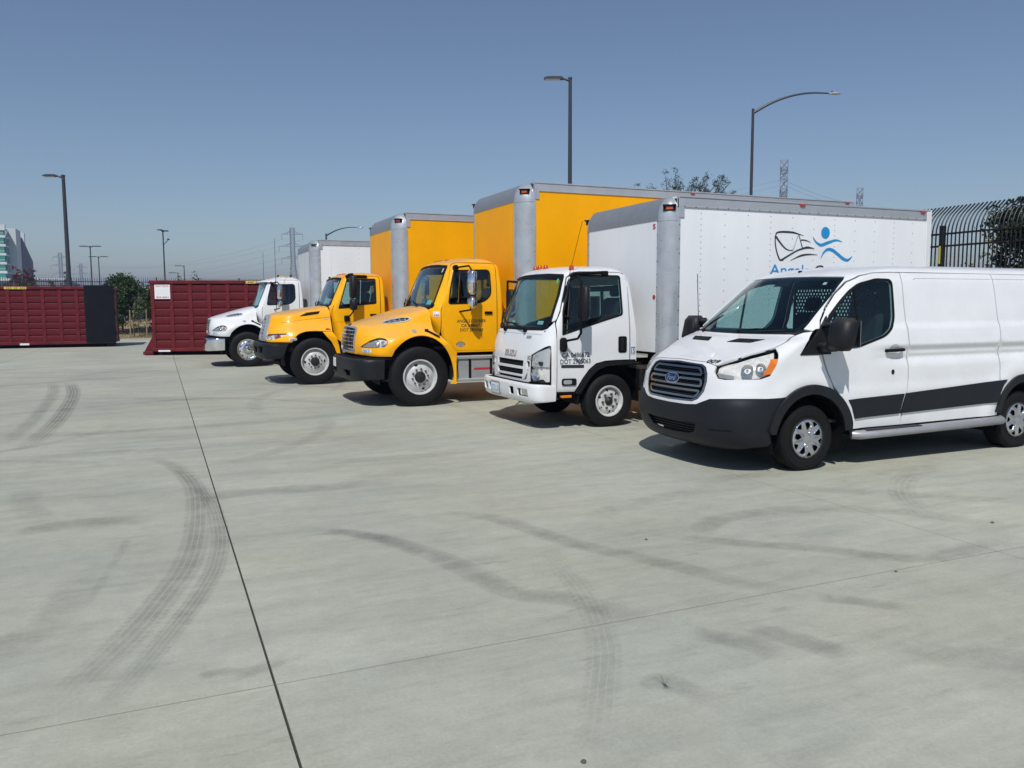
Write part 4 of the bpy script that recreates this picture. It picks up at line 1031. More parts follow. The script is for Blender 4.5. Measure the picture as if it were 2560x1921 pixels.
def cargo_box(root, x0, x1, w, z0, z1, r, cap, fmat, smat, post='galvanised', riv_cols=False, rear_white=False, light='marker_amber', capmat='gray_cap', post_side=None, edge_rivets=True):
    """box with round galvanised front posts, a round front roof cap, top rails, wall sheets, rear frame; returns the part"""
    g = Geo(); g.box(x0 + .05, x1 - .05, -w + .04, w - .04, z0 + .06, z0 + .14); cb = g.build('cargo_box', 'frame_black', root)
    rail_h = .15; zt = z1 - cap
    g = Geo(); g.box(x0 - .004, x0 + .024, -w + r, w - r, z0 + .10, zt, .002); g.build('front_wall', fmat, cb)
    for sg in (-1, 1):
        nm = []
        g = Geo(); g.box(x0 + r, x1 - .10, sg * w, sg * (w - .028), z0 + .10, z1 - rail_h, .0015); sw = g.build('side_wall', smat, cb)
        g = Geo(); g.box(x0 + r, x1 - .02, sg * (w + .012), sg * (w - .05), z1 - rail_h + .001, z1 - .022, .006); g.box(x0 + r, x1 - .02, sg * (w + .022), sg * (w - .05), z1 - .0225, z1 + .004, .006)
        g.box(x0 + r, x1 - .02, sg * (w + .0165), sg * (w - .02), z1 - rail_h - .012, z1 - rail_h + .012, .004)
        g.build('top_rail', 'aluminium', cb)
        g = Geo(); g.box(x0 + r * .9, x1 - .02, sg * (w + .008), sg * (w - .06), z0, z0 + .101, .008); g.build('bottom_rail', 'gray_step', cb)
        # round front post with flanges
        g = Geo(); cx, cy = x0 + r, sg * (w - r)
        qcyl(g, (cx, cy), r + .004, 'z', 180, 180 + sg * -90 if sg > 0 else 270, z0, zt, 14)
        g.box(cx - .002, cx + .035, sg * (w + .010), sg * (w - .01), z0, z1 - rail_h - .013, .002); g.box(x0 - .008, x0 + .012, sg * (w - r) - .03 * sg, sg * (w - r), z0, zt, .002)
        g.build('corner_post', post, cb)
        # corner casting: eighth of an ellipsoid, with a marker lamp
        g = Geo(); v = []; f = []; n = 10
        for i in range(n + 1):
            th = math.pi / 2 * i / n
            for j in range(n + 1):
                ph = math.pi / 2 * j / n; rr = math.cos(th)
                v.append((cx - (r + .007) * rr * math.cos(ph), cy + sg * (r + .007) * rr * math.sin(ph), zt + (cap + .006) * math.sin(th)))
        for i in range(n):
            for j in range(n): f.append((i * (n + 1) + j, i * (n + 1) + j + 1, (i + 1) * (n + 1) + j + 1, (i + 1) * (n + 1) + j))
        g.add(v, f)
        # short flat skirt that carries the casting onto the side
        g.box(cx, cx + .10, sg * (w + .016), sg * (w - .02), zt - .005, z1 - .03, .004)
        qcyl(g, (cx, cy), r + .009, 'z', 180, 180 + sg * -90 if sg > 0 else 270, zt - .05, zt + .005, 14)
        g.build('corner_cap', 'galvanised' if post == 'galvanised' else capmat, cb)
        t = R(52); p = Vector((cx - (r + .004) * math.cos(t), cy + sg * (r + .004) * math.sin(t), zt + cap * .42)); nrm = Vector((-math.cos(t), sg * math.sin(t), 0)); tg = Vector((math.sin(t), sg * math.cos(t), 0))
        def ob(g, u0, u1, v0, v1, d0, d1, mi=0):
            g.add([p + tg * u + Vector((0, 0, z)) + nrm * d for d in (d0, d1) for u in (u0, u1) for z in (v0, v1)], [(0, 1, 3, 2), (4, 6, 7, 5), (0, 4, 5, 1), (2, 3, 7, 6), (0, 2, 6, 4), (1, 5, 7, 3)], mi)
        g = Geo(); ob(g, -.095, .095, .03, .05, -.06, .03); ob(g, -.085, .085, -.035, .035, -.06, .004); lamp = g.build('lamp_bezel', 'flat_black' if light != 'none' else 'gray_cap', cb)
        g = Geo(); ob(g, -.05, .05, -.02, .022, -.02, .012); g.build('marker_lamp', light if light != 'none' else 'frame_black', cb)
        g = Geo(); ym = sg * (w + .012)
        for xx in (x0 + (x1 - x0) * .46, x1 - .25): g.box(xx, xx + .10, ym, ym + sg * .025, z1 - .055, z1 - .02, .006)
        g.build('side_marker', 'red_lens', cb)
        # rivets, too small to pick apart: one mesh a side
        g = Geo(); e = sg * (w + .0165)
        if edge_rivets:
            rivet_rows(g, [(x, e, z1 - rail_h) for x in frange(x0 + r + .1, x1 - .15, .19)], (0, sg, 0), .012, .007)
            rivet_rows(g, [(cx + .018, sg * (w + .010), z) for z in frange(z0 + .1, z1 - rail_h - .05, .2)], (0, sg, 0), .012, .007)
            rivet_rows(g, [(x0 - .008, sg * (w - r) - .015 * sg, z) for z in frange(z0 + .1, zt - .05, .2)], (-1, 0, 0), .012, .007)
        if riv_cols:
            k = 0; x = x0 + .60
            while x < x1 - .3:
                rivet_rows(g, [(x, sg * w, z) for z in frange(z0 + .2, z1 - rail_h - .08, .155 if k % 3 else .085)], (0, sg, 0), .0085, .004); x += .427; k += 1
        if g.v: g.build('rivets', 'nut_metal' if riv_cols else 'aluminium', cb, kind='stuff')
    # front roof cap between the castings, roof sheet
    g = Geo(); qcyl(g, (x0 + r, zt), r + .004, 'y', 180, 90, -(w - r), w - r, 14, rz=cap + .004)
    g.box(x0 - .009, x0 + .01, -(w - r), w - r, zt - .04, zt + .002, .002); g.build('roof_cap', capmat, cb)
    g = Geo(); rivet_rows(g, [(x0 - .009, y, zt - .02) for y in frange(-(w - r) + .05, w - r - .05, .12)], (-1, 0, 0), .011, .006)
    g.build('rivets', 'aluminium', cb, kind='stuff')
    g = Geo(); g.box(x0 + r * .98, x1, -w + .04, w - .04, z1 - .03, z1 - .004); g.build('roof_sheet', 'gray_cap' if not rear_white else 'white_panel', cb)
    # rear frame and roll-up door
    fm = 'white_paint' if rear_white else 'aluminium'
    for sg in (-1, 1):
        g = Geo(); g.box(x1 - .098, x1 + .02, sg * (w + .018), sg * (w - .08), z0 - .1, z1 + .008, .01); g.build('rear_post', fm, cb)
    g = Geo(); g.box(x1 - .09, x1 + .018, -w + .081, w - .081, z1 - .2, z1 + .006, .008); g.box(x1 - .09, x1 + .018, -w + .081, w - .081, z0 - .08, z0 + .06, .008); g.build('rear_header', fm, cb)
    dn = max(3, int((z1 - z0 - .3) / .4)); dh = (z1 - .2 - z0 - .06) / dn
    for k in range(dn):
        g = Geo(); g.box(x1 - .05, x1 - .02, -w + .081, w - .081, z0 + .061 + k * dh, z0 + .059 + (k + 1) * dh, .006); g.build('door_slat', 'white_panel', cb)
    return cb

def ribbon(parent, pts, wid, mat, y, name='logo_stroke', n=8, taper=(0, 0)):
    """flat stroke on a plane y=const; wid list per control point"""
    P = [Vector(p) for p in pts]; out = []
    m = len(P)
    for i in range(m - 1):
        p0, p1, p2, p3 = P[max(i - 1, 0)], P[i], P[i + 1], P[min(i + 2, m - 1)]
        for k in range(n):
            t = k / n
            q = 0.5 * ((2 * p1) + (p2 - p0) * t + (2 * p0 - 5 * p1 + 4 * p2 - p3) * t * t + (3 * p1 - p0 - 3 * p2 + p3) * t ** 3)
            out.append((q, wid[i] * (1 - t) + wid[i + 1] * t))
    out.append((P[-1], wid[-1])); v = []; f = []
    for i, (q, w_) in enumerate(out):
        d = (out[min(i + 1, len(out) - 1)][0] - out[max(i - 1, 0)][0]).normalized(); nn = Vector((-d.y, d.x)) * (w_ / 2)
        v += [(q.x + nn.x, y, q.y + nn.y), (q.x - nn.x, y, q.y - nn.y)]
        if i: f.append((2 * i - 2, 2 * i - 1, 2 * i + 1, 2 * i))
    return mk(name, v, f, mat, parent, smooth=0)

def chassis(root, x0, x1, zf, ax, rear_style, ro, wy, tank=True, rear_x=None):
    """ladder frame, cross members under the box, axles"""
    g = Geo()
    for sg in (-1, 1): g.box(x0, x1, sg * .40, sg * .48, zf - .25, zf, .004)
    for x in frange(x0 + .3, x1 - .1, .9): g.box(x, x + .08, -.40, .40, zf - .22, zf - .05)
    g.tube([(ax, -wy + .25, ro * .86), (ax, -.6, ro * .8), (ax, .6, ro * .8), (ax, wy - .25, ro * .86)], .06, 8)
    if rear_x: g.tube([(rear_x, -wy + .25, ro), (rear_x, wy - .25, ro)], .09, 8); g.lathe([(.001, -.2), (.15, -.17), (.22, 0), (.15, .17), (.001, .2)], (rear_x, 0, ro), 'y', 12)
    return g.build('chassis', 'frame_black', root)

def mirror_set(root, S, xm, ytop, ztop, zbot, heads, armc, headmat, xa=None, zarm=None, za2=None, out_y=None):
    """west-coast mirror on each side: heads = list of (z0,z1,w); bracket arms to the door"""
    xa = xa if xa is not None else xm - .12
    for sg in (-1, 1):
        e = thing_part('mirror', root)
        yo = out_y
        g = Geo()
        pa = Vector((xa, -ytop, zarm)); pb = Vector((xa + .02, -ytop - .0, za2))
        g.tube([pa, Vector((xm - .04, -yo + .02, zarm + .02)), Vector((xm + .01, -yo, zarm - .06)), Vector((xm + .01, -yo, za2 + .12)), Vector((xm - .02, -yo + .02, za2 + .04)), pb], .016, 8)
        g.tube([pa + Vector((.0, .03, 0)), pa + Vector((0, -.04, 0))], .05, 12); g.box(pb.x - .05, pb.x + .06, pb.y - .05, pb.y + .03, pb.z - .07, pb.z + .06, .015)
        g.v = [(a, b if sg < 0 else -b, c) for a, b, c in g.v]
        g.build('mirror_arm', armc, e)
        for (z0, z1, w_, dep) in heads:
            g = Geo(); g.box(xm - dep * .5, xm + dep * .5, -yo - w_ * .5, -yo + w_ * .5, z0, z1, min(.05, dep * .42))
            g.v = [(a, b if sg < 0 else -b, c) for a, b, c in g.v]; h = g.build('mirror_head', headmat, e, 50)
            g = Geo(); g.box(xm + dep * .5 - .001, xm + dep * .5 + .004, -yo - w_ * .42, -yo + w_ * .42, z0 + .03, z1 - .03, .001)
            g.v = [(a, b if sg < 0 else -b, c) for a, b, c in g.v]; g.build('mirror_glass', 'chrome', e)

# ------------------------------------------------------------------ white cab-over box truck
def build_cabover():
    root = thing('box_truck', 'white flat-nosed cab-over box truck with an envelope and blue runner logo', 'truck', (4.72, 11.05, 0), 'vehicles parked in a row')
    W = 'white_paint'
    rows = [(.50, .10, .95, .26, 3.2, 1.66, .04, 4), (.60, .065, .99, .27, 3.2, 1.67, .04, 4), (.80, .06, 1.0, .28, 3.2, 1.67, .04, 4), (1.0, .075, 1.0, .28, 3.2, 1.67, .04, 4), (1.2, .115, 1.0, .27, 3.1, 1.67, .04, 4), (1.36, .165, .995, .26, 3.0, 1.67, .04, 4),
            (1.42, .19, .99, .25, 3.0, 1.67, .05, 4), (1.6, .255, .97, .25, 3.0, 1.665, .07, 4), (1.9, .37, .925, .26, 3.0, 1.655, .11, 4), (2.12, .455, .888, .27, 3.0, 1.63, .13, 3.5), (2.20, .49, .872, .28, 3, 1.60, .16, 3.2),
            (2.25, .525, .84, .32, 2.8, 1.56, .2, 3), (2.285, .585, .78, .4, 2.6, 1.50, .24, 2.8), (2.31, .68, .66, .4, 2.4, 1.42, .25, 2.5), (2.325, .82, .45, .3, 2.2, 1.32, .2, 2.2), (2.332, 1.0, .001, .1, 2, 1.12, .05, 2)]
    S = Surf(rows)
    # ---- front panel between bumper and windscreen
    hl = [(-.70, 1.065), (-.70, .71)]
    hlp = S.PY([(-.665, 1.055), (-.665, .68), (-.80, .68)], .04, False) + S.PX([(.16, .682), (.25, .685), (.255, 1.185), (.245, 1.185)], .04, False) + S.PY([(-.84, 1.14), (-.76, 1.095)], .04, False)
    half = S.PY([(0, .665), (-.63, .665), (-.655, .68), (-.655, 1.055), (-.76, 1.105)], .05, False) + S.PX([(.20, 1.175), (.245, 1.197), (.268, 1.19), (.268, .60), (.345, .60), (.345, 1.53), (.325, 1.50)], .05, False) + S.PY([(-.86, 1.43), (-.78, 1.405), (-.4, 1.40), (0, 1.40)], .05, False)
    gh = fillet([(.645, .965), (.645, .88), (.56, .70), (-.56, .70), (-.645, .88), (-.645, .965)], .02)
    front = panel(S, 'front_panel', sym(half), W, root, [S.PY(gh, .05)], .02, 0, .06, .002, 'interior')
    panel(S, 'panel_seam', S.PY([(.8, 1.352), (.8, 1.347), (-.8, 1.347), (-.8, 1.352)], .06), 'interior_gray', front, (), .002, .0012, .06, 0)
    letters('ISUZU', 'gray_step', front, on_front(S, .20, 1.015, .006), .085, .40, .03)
    letters('002', 'ink', front, on_front(S, -.575, .985, .003), .06, .11)
    panel(S, 'eco_badge', S.PY([(-.42, 1.285), (-.56, 1.285), (-.56, 1.325), (-.42, 1.325)], .03), 'gray_step', front, (), .002, .004, .05, 0)
    gp = thing_part('grille', root)
    panel(S, 'backing', S.PY([(.66, .98), (.66, .69), (-.66, .69), (-.66, .98)], .06), 'flat_black', gp, (), .01, -.05, .08, 0)
    def bar(a0, z0, a1, z1, z2, z3, off=0.0):
        panel(S, 'grille_bar', S.PY(fillet([(a0, z1), (-a0, z1), (-a1, z0), (a1, z0)], .015), .04), W, gp, (), .03, off, .05, 0)
    bar(.46, .845, .50, .885, 0, 0, .004); bar(.42, .735, .46, .765, 0, 0, .004)
    for sg in (1, -1):
        panel(S, 'grille_frame', [(t, a * sg) for t, a in S.PY(fillet([(-.47, .968), (-.55, .968), (-.60, .80), (-.50, .70), (-.44, .70), (-.47, .80)], .015), .04)], W, gp, (), .03, .004, .05, 0)
        panel(S, 'grille_bar', [(t, a * sg) for t, a in S.PY([(-.55, .885), (-.645, .885), (-.63, .845), (-.56, .845)], .04)], W, gp, (), .03, .003, .05, 0)
    for z0 in (.92, .90, .81, .79): panel(S, 'slat', S.PY([(.48, z0), (.48, z0 + .008), (-.48, z0 + .008), (-.48, z0)], .06), 'black_plastic', gp, (), .01, -.02, .06, 0)
    panel(S, 'lower_grille', S.PY([(.60, .70), (.60, .655), (-.60, .655), (-.60, .70)], .06), 'flat_black', gp, (), .01, -.01, .08, 0)
    # ---- headlights
    for sg in (1, -1):
        F = (lambda lp: lp) if sg == 1 else (lambda lp: [(t, -a) for t, a in lp])
        h = panel(S, 'headlight', F(hlp), 'lens_glass', root, (), .004, .006, .04, .003)
        panel(S, 'housing', F(hlp), 'lamp_reflector', h, (), .01, -.05, .06, .002)
        panel(S, 'turn_signal', F(S.PY([(-.68, 1.05), (-.68, .90), (-.80, .90)], .04, False) + S.PX([(.20, .90), (.24, .90), (.24, 1.165)], .04, False) + S.PY([(-.80, 1.11)], .04, False)), 'rim_silver', h, (), .008, -.02, .04, 0)
        for (yy, zz, rr) in ((-.77, .79, .085), (-.79, 1.0, .06)):
            ta = S.Y(yy, zz); p = S.pt(ta, -.03); nn = Vector(S.N([ta[0]], [ta[1]])[0]); g = Geo()
            g.lathe([(rr, .02), (rr * .9, 0), (rr * .5, -.02), (.014, -.024), (.014, 0), (.001, .004)], (0, 0, 0), 'z', 20)
            rot = nn.to_track_quat('Z', 'Y').to_matrix(); g.v = [tuple(rot @ Vector(q) + p) for q in g.v]
            if sg == -1: g.v = [(a, -b, c) for a, b, c in g.v]
            g.build('reflector', 'chrome', h)
    # ---- bumper, plate
    BS = Surf([(.37, .03, .95, .25, 4.2, 1.0, .05, 4), (.42, -.03, 1.0, .30, 4.4, 1.0, .05, 4), (.52, -.05, 1.01, .31, 4.4, 1.0, .05, 4), (.62, -.05, 1.01, .31, 4.4, 1.0, .05, 4), (.655, -.04, 1.005, .31, 4.4, 1.0, .05, 4), (.67, -.0, .98, .29, 4.4, 1.0, .05, 4)])
    half = BS.PY([(0, .385), (-.7, .385), (-.9, .395)], .05, False) + BS.PX([(.2, .41), (.33, .42), (.335, .64), (.2, .655)], .05, False) + BS.PY([(-.9, .662), (-.7, .665), (0, .665)], .05, False)
    def sl(y0, y1, z0, z1): return BS.PY(fillet([(y0, z1), (y1 + .02, z1), (y1, z0), (y0 - .02, z0)], .02), .03)
    sh = [sl(.80, .62, .47, .585), sl(.58, .47, .47, .585), sl(-.22, -.40, .475, .59), sl(-.50, -.82, .475, .585)]
    bp = panel(BS, 'front_bumper', sym(half), W, root, sh, .025, 0, .05, .001, 'frame_black')
    panel(BS, 'slot_backing', BS.PY([(.86, .61), (.86, .45), (-.88, .45), (-.88, .61)], .05), 'flat_black', bp, (), .005, -.06, .08, 0)
    panel(BS, 'bumper_top', [(BS.tz(z), a) for z, a in [(.668, -.9), (.668, .9), (.64, .9), (.64, -.9)]], 'flat_black', bp, (), .005, -.03, .1, 0)
    for y0 in (-.53, .79):
        panel(BS, 'fog_lamp', BS.PY(fillet([(y0, .575), (y0 - .26 if y0 < 0 else y0 - .14, .575), (y0 - .24 if y0 < 0 else y0 - .12, .485), (y0, .485)], .02), .03), 'lens_glass', bp, (), .004, -.012, .04, 0)
        panel(BS, 'fog_reflector', BS.PY(fillet([(y0, .575), (y0 - .26 if y0 < 0 else y0 - .14, .575), (y0 - .24 if y0 < 0 else y0 - .12, .485), (y0, .485)], .02), .03), 'chrome', bp, (), .004, -.04, .04, 0)
    pl = panel(BS, 'licence_plate', BS.PY(fillet([(.44, .60), (.13, .60), (.13, .44), (.44, .44)], .01), .04), 'sticker', bp, (), .004, .012, .05, 0)
    letters('57313', 'ink_blue', pl, on_front(BS, .41, .475, .0135), .085, .25)
    panel(BS, 'plate_frame', BS.PY([(.46, .62), (.11, .62), (.11, .42), (.46, .42)], .05), 'gray_step', bp, [BS.PY(fillet([(.435, .595), (.135, .595), (.135, .445), (.435, .445)], .01), .04)], .004, .0125, .04, 0)
    # ---- windscreen
    wsh = S.PY([(0, 1.405), (-.4, 1.405), (-.74, 1.41), (-.84, 1.44), (-.885, 1.53), (-.845, 1.90), (-.79, 2.15), (-.76, 2.195), (-.4, 2.215), (0, 2.22)], .05, False)
    ws2 = S.PY([(0, 1.445), (-.4, 1.445), (-.73, 1.452), (-.81, 1.475), (-.845, 1.54), (-.805, 1.89), (-.755, 2.11), (-.72, 2.145), (-.4, 2.16), (0, 2.165)], .05, False)
    wo_ = panel(S, 'windshield', sym(wsh), 'windshield_glass', root, (), .006, -.002, .08, .002)
    panel(S, 'glass_border', sym(wsh), 'seal', wo_, [sym(ws2)], .008, .003, .06, .001)
    panel(S, 'sticker', S.PY([(-.70, 2.07), (-.73, 2.07), (-.715, 2.135), (-.685, 2.135)], .03), 'sticker_green', wo_, (), .002, .0, .05, 0)
    panel(S, 'sticker', S.PY([(-.58, 1.49), (-.72, 1.49), (-.72, 1.54), (-.58, 1.54)], .03), 'sticker_teal', wo_, (), .002, -.009, .05, 0)
    panel(S, 'sticker', S.PY([(.30, 1.47), (.20, 1.47), (.20, 1.54), (.30, 1.54)], .03), 'sticker_teal', wo_, (), .002, -.009, .05, 0)
    for (y0, y1) in ((.38, .86), (-.35, .22)):
        g = Geo(); a = S.pt(S.Y(y0, 1.385), .025); b = S.pt(S.Y(y1, 1.49 if y0 < 0 else 1.62), .025); k = S.pt(S.Y((y0 + y1) / 2, 1.44 if y0 < 0 else 1.50), .04)
        g.tube([a, k, b], .010, 6); c1 = S.pt(S.Y(y1 + .28 if y0 < 0 else y1, 1.50 if y0 < 0 else 1.70), .02); c0 = S.pt(S.Y(y1 - .25 if y0 < 0 else y1 - .22, 1.475 if y0 < 0 else 1.46), .02); g.tube([c0, b, c1], .009, 6); g.lathe([(.001, .03), (.024, .025), (.028, -.02)], a, 'x', 10)
        g.build('wiper', 'flat_black', root)
    # ---- doors
    F1 = [(.36, .60), (.62, .56)]
    lower = [(.352, .54), (.655, .53)] + [(.70, .60), (.76, .70), (.85, .82), (.96, .905), (1.10, .94), (1.30, .95)]
    door = [(.355, .545), (.64, .538), (.69, .62), (.76, .73), (.86, .85), (.97, .93), (1.12, .963), (1.30, .97), (1.525, .97), (1.53, 2.10), (1.50, 2.19), (1.42, 2.222), (.76, 2.225), (.66, 2.205), (.585, 2.14), (.43, 1.66), (.37, 1.54), (.355, 1.50)]
    win = fillet([(.452, 1.36), (.845, 1.478), (1.08, 1.545), (1.405, 1.63), (1.40, 2.165), (.69, 2.165), (.60, 2.09), (.475, 1.66)], [.03, .05, .08, .05, .05, .05, .05, .05])
    wino = fillet([(.43, 1.335), (.85, 1.455), (1.09, 1.522), (1.43, 1.612), (1.425, 2.185), (.675, 2.187), (.578, 2.10), (.452, 1.665)], [.03, .05, .08, .05, .05, .05, .05, .05])
    ds = panel(S, 'door', S.PX(door, .05), W, root, [S.PX(win, .04)], .03, 0, .055, .003, 'interior', both=True)
    for d_, sg in zip(ds, (1, -1)):
        F = (lambda lp: lp) if sg == 1 else (lambda lp: [(t, -a) for t, a in lp])
        panel(S, 'window_seal', F(S.PX(wino, .04)), 'seal', d_, [F(S.PX(win, .04))], .012, .004, .05, 0)
        panel(S, 'window', F(S.PX(win, .04)), 'side_glass', d_, (), .005, -.008, .08, -.006)
        panel(S, 'handle', F(S.PX(fillet([(1.335, 1.075), (1.475, 1.075), (1.475, 1.31), (1.335, 1.31)], .035), .03)), 'flat_black', d_, (), .02, .008, .05, 0)
        panel(S, 'handle_grip', F(S.PX(fillet([(1.36, 1.10), (1.42, 1.10), (1.42, 1.285), (1.36, 1.285)], .02), .03)), 'black_plastic', d_, (), .01, .018, .05, 0)
        panel(S, 'side_lamp', F(S.PX(fillet([(.425, .635), (.655, .63), (.655, .73), (.425, .735)], .03), .03)), 'black_plastic', d_, (), .03, .012, .04, 0)
        panel(S, 'side_lamp_lens', F(S.PX(fillet([(.445, .65), (.585, .648), (.585, .715), (.445, .718)], .02), .03)), 'lens_glass', d_, (), .01, .02, .04, 0)
        panel(S, 'side_lamp_reflector', F(S.PX(fillet([(.45, .655), (.58, .653), (.58, .71), (.45, .713)], .02), .03)), 'rim_silver', d_, (), .003, .013, .04, 0)
        b_ = panel(S, 'badge', F(S.PX([(.415, .885), (.775, .875), (.775, .918), (.415, .928)], .04)), 'ink', d_, (), .004, .004, .05, 0)
        fp = on_side(S, .43, 1.03) if sg == 1 else (lambda u, v: (lambda p: Vector((p.x, -p.y, p.z)))(S.pt(S.X(.44 + .43 - u, 1.035 + v), .003)))
        letters('CA 0486672', 'ink', d_, fp, .064, .43, .012)
        fp = on_side(S, .40, .938) if sg == 1 else (lambda u, v: (lambda p: Vector((p.x, -p.y, p.z)))(S.pt(S.X(.40 + .48 - u, .945 + v), .003)))
        letters('DOT 2905063', 'ink', d_, fp, .064, .48, .012)
    # rain bar over the window, door hinge line, flare
    for sg in (1, -1):
        F = (lambda lp: lp) if sg == 1 else (lambda lp: [(t, -a) for t, a in lp])
        panel(S, 'cab_corner', F(S.PX([(1.54, .97), (1.635, .97), (1.63, 1.5), (1.60, 1.9), (1.595, 2.06), (1.57, 2.15), (1.52, 2.212), (1.54, 2.10)], .05)), W, root, (), .02, 0, .05, .002, 'interior')
        panel(S, 'wheel_arch_trim', F(S.PX([(.66, .53), (.71, .61), (.78, .72), (.88, .835), (.98, .905), (1.12, .94), (1.30, .95), (1.60, .955), (1.60, .90), (1.32, .895), (1.15, .885), (1.02, .845), (.93, .78), (.84, .67), (.77, .56), (.75, .50), (.69, .50)], .04)), 'black_plastic', root, (), .09, .004, .05, 0)
        panel(S, 'sill', F(S.PX([(.33, .535), (.64, .53), (.68, .50), (.33, .505)], .04)), 'frame_black', root, (), .05, -.01, .05, 0)
        g = Geo(); g.lathe([(.50, -.97), (.50, -.5), (.05, -.5)], (1.21, 0, .39), 'y', 22, 0, R(-5), R(185))
        if sg == -1: g.v = [(a, -b, c) for a, b, c in g.v]
        g.build('wheel_well', 'flat_black', root)
        g = Geo(); g.box(.44, .60, -.975, -.9, .455, .49, .008); g.build('sill_marker', 'amber', root) if sg == 1 else None
        # mirror: long bracket and black heads
        e = thing_part('mirror', root); g = Geo(); yo = -1.27; xm = .58
        g.tube([(.64, -.87, 2.12), (.60, -.93, 2.13), (xm - .02, yo + .05, 2.15), (xm, yo, 2.08), (xm, yo, 1.38), (xm - .03, yo + .04, 1.30), (.44, -1.04, 1.26)], .018, 8)
        g.box(.38, .48, -1.09, -.99, 1.11, 1.31, .03); g.tube([(.60, -.90, 2.16), (.66, -.90, 2.20), (1.20, -.885, 2.225)], .022, 8); g.box(1.12, 1.22, -.91, -.86, 2.18, 2.245, .01)
        if sg == -1: g.v = [(a, -b, c) for a, b, c in g.v]
        g.build('mirror_arm', 'flat_black', e)
        g = Geo(); g.box(xm + .0, xm + .09, yo - .10, yo + .12, 1.55, 2.02, .035)
        if sg == -1: g.v = [(a, -b, c) for a, b, c in g.v]
        g.build('mirror_head', 'black_plastic', e, 50)
        g = Geo(); g.box(xm + .088, xm + .094, yo - .08, yo + .10, 1.58, 1.99, .002)
        if sg == -1: g.v = [(a, -b, c) for a, b, c in g.v]
        g.build('mirror_glass', 'chrome', e)
    # number plate sticker on the cab corner
    st = panel(S, 'number_sticker', S.PX([(1.54, 1.045), (1.625, 1.045), (1.625, 1.16), (1.54, 1.16)], .03), 'sticker', root, (), .003, .003, .04, 0)
    panel(S, 'sticker_border', S.PX([(1.545, 1.05), (1.62, 1.05), (1.62, 1.155), (1.545, 1.155)], .03), 'ink_blue', st, [S.PX([(1.551, 1.056), (1.614, 1.056), (1.614, 1.135), (1.551, 1.135)], .03)], .001, .0045, .04, 0)
    letters('15', 'ink', st, on_side(S, 1.555, 1.062, .005), .065, .055, .01)
    # ---- roof, back wall
    pil = S.PX([(.352, 1.545), (.375, 1.575), (.425, 1.69), (.575, 2.15), (.65, 2.218), (.76, 2.238), (1.42, 2.235), (1.50, 2.215)], .05, False)
    roofh = [S.A_(0, 2.222)] + [S.A_(0, z) for z in (2.24, 2.26, 2.28, 2.30, 2.32, 2.3315)] + [(S.tmax, a) for a in np.linspace(.02, 3, 40)] + [S.A_(3, z) for z in (2.32, 2.30, 2.26, 2.2, 2.1)] + [S.A_(a, 2.06) for a in np.linspace(3, 2.05, 14)] + S.PX([(1.555, 2.17), (1.515, 2.222)], .04, False) + list(reversed(pil)) + S.PY([(-.888, 1.53), (-.848, 1.90), (-.793, 2.15), (-.763, 2.198), (-.4, 2.218)], .05, False)
    panel(S, 'roof', roofh, W, root, (), .025, 0, .06, 0, 'interior_gray', joined=True)
    panel(S, 'back_wall', [S.A_(2.05, .95)] + [S.A_(a, .95) for a in np.linspace(2.1, 3, 12)] + [S.A_(3, z) for z in np.linspace(1.0, 2.05, 14)] + [S.A_(a, 2.055) for a in np.linspace(2.95, 2.05, 12)] + [S.A_(2.05, z) for z in np.linspace(2.0, 1.0, 14)], W, root, [[S.A_(2.55, 1.55), S.A_(2.97, 1.55), S.A_(2.97, 1.97), S.A_(2.58, 1.97)]], .02, -.002, .08, 0, 'interior', joined=True)
    panel(S, 'back_window', [S.A_(2.55, 1.55), S.A_(2.97, 1.55), S.A_(2.97, 1.97), S.A_(2.58, 1.97)], 'side_glass', root, (), .005, -.01, .1, -.005, joined=True)
    for y in (.5, .2, -.02, -.75):
        g = Geo(); xx = .70 if abs(y) < .6 else .75; zz = 2.318 if abs(y) < .6 else 2.26
        p = S.pt(S.Y(y, 2.30 if abs(y) < .6 else 2.262)); g.lathe([(.001, .058), (.02, .055), (.033, .04), (.038, .0), (.045, -.02)], (p.x + .02, p.y, p.z + .005), 'z', 14); g.build('roof_beacon', 'beacon_red', root)
    g = Geo(); p = S.pt(S.Y(-.90, 1.9), .03); g.tube([p + Vector((-.03, 0, -.1)), p + Vector((.03, 0, .12))], .013, 8); g.tube([p, p + Vector((.28, 0, 1.02))], .0035, 5); g.build('aerial', 'flat_black', root)
    # ---- inside
    g = Geo(); g.box(.15, 1.62, -.9, .9, .92, .97); g.build('floor', 'interior', root)
    g = Geo(); g.prism([(.25, 1.0), (.24, 1.40), (.32, 1.455), (.52, 1.43), (.62, 1.32), (.56, 1.0)], 'xz', -.84, .84); g.build('dashboard', 'interior', root)
    for y in (-.45, .5): seat(root, 1.18, y, 1.2, .52, .68)
    steering_wheel(root, .74, -.45, 1.52, .21, -40)
    g = Geo(); g.tube([(.42, .74, 1.62), (.47, .70, 1.66), (.52, .70, 1.80), (.52, .76, 1.86)], .014, 8); g.build('grab_handle', 'interior_gray', root)
    panel(S, 'bumper_light_block', sym([S.A_(a, .52) for a in np.linspace(0, 1, 12)] + [S.A_(a, .72) for a in np.linspace(1, 0, 12)]), 'flat_black', root, (), .01, -.07, .1, 0)  # added panel, keeps sun from leaking through above the bumper
    shelf(root, BS, .645, S, .66, -.01, -.07)
    g = Geo(); g.box(.22, 1.5, -.80, .80, .55, .93, .05); g.box(.14, .34, -.92, .92, .52, .72, .04); g.build('engine_bay_light_block', 'flat_black', root)  # dark boxes added under the cab to block stray sunlight
    chassis(root, .3, 7.1, .88, 1.21, None, .375, 1.0, rear_x=5.1)
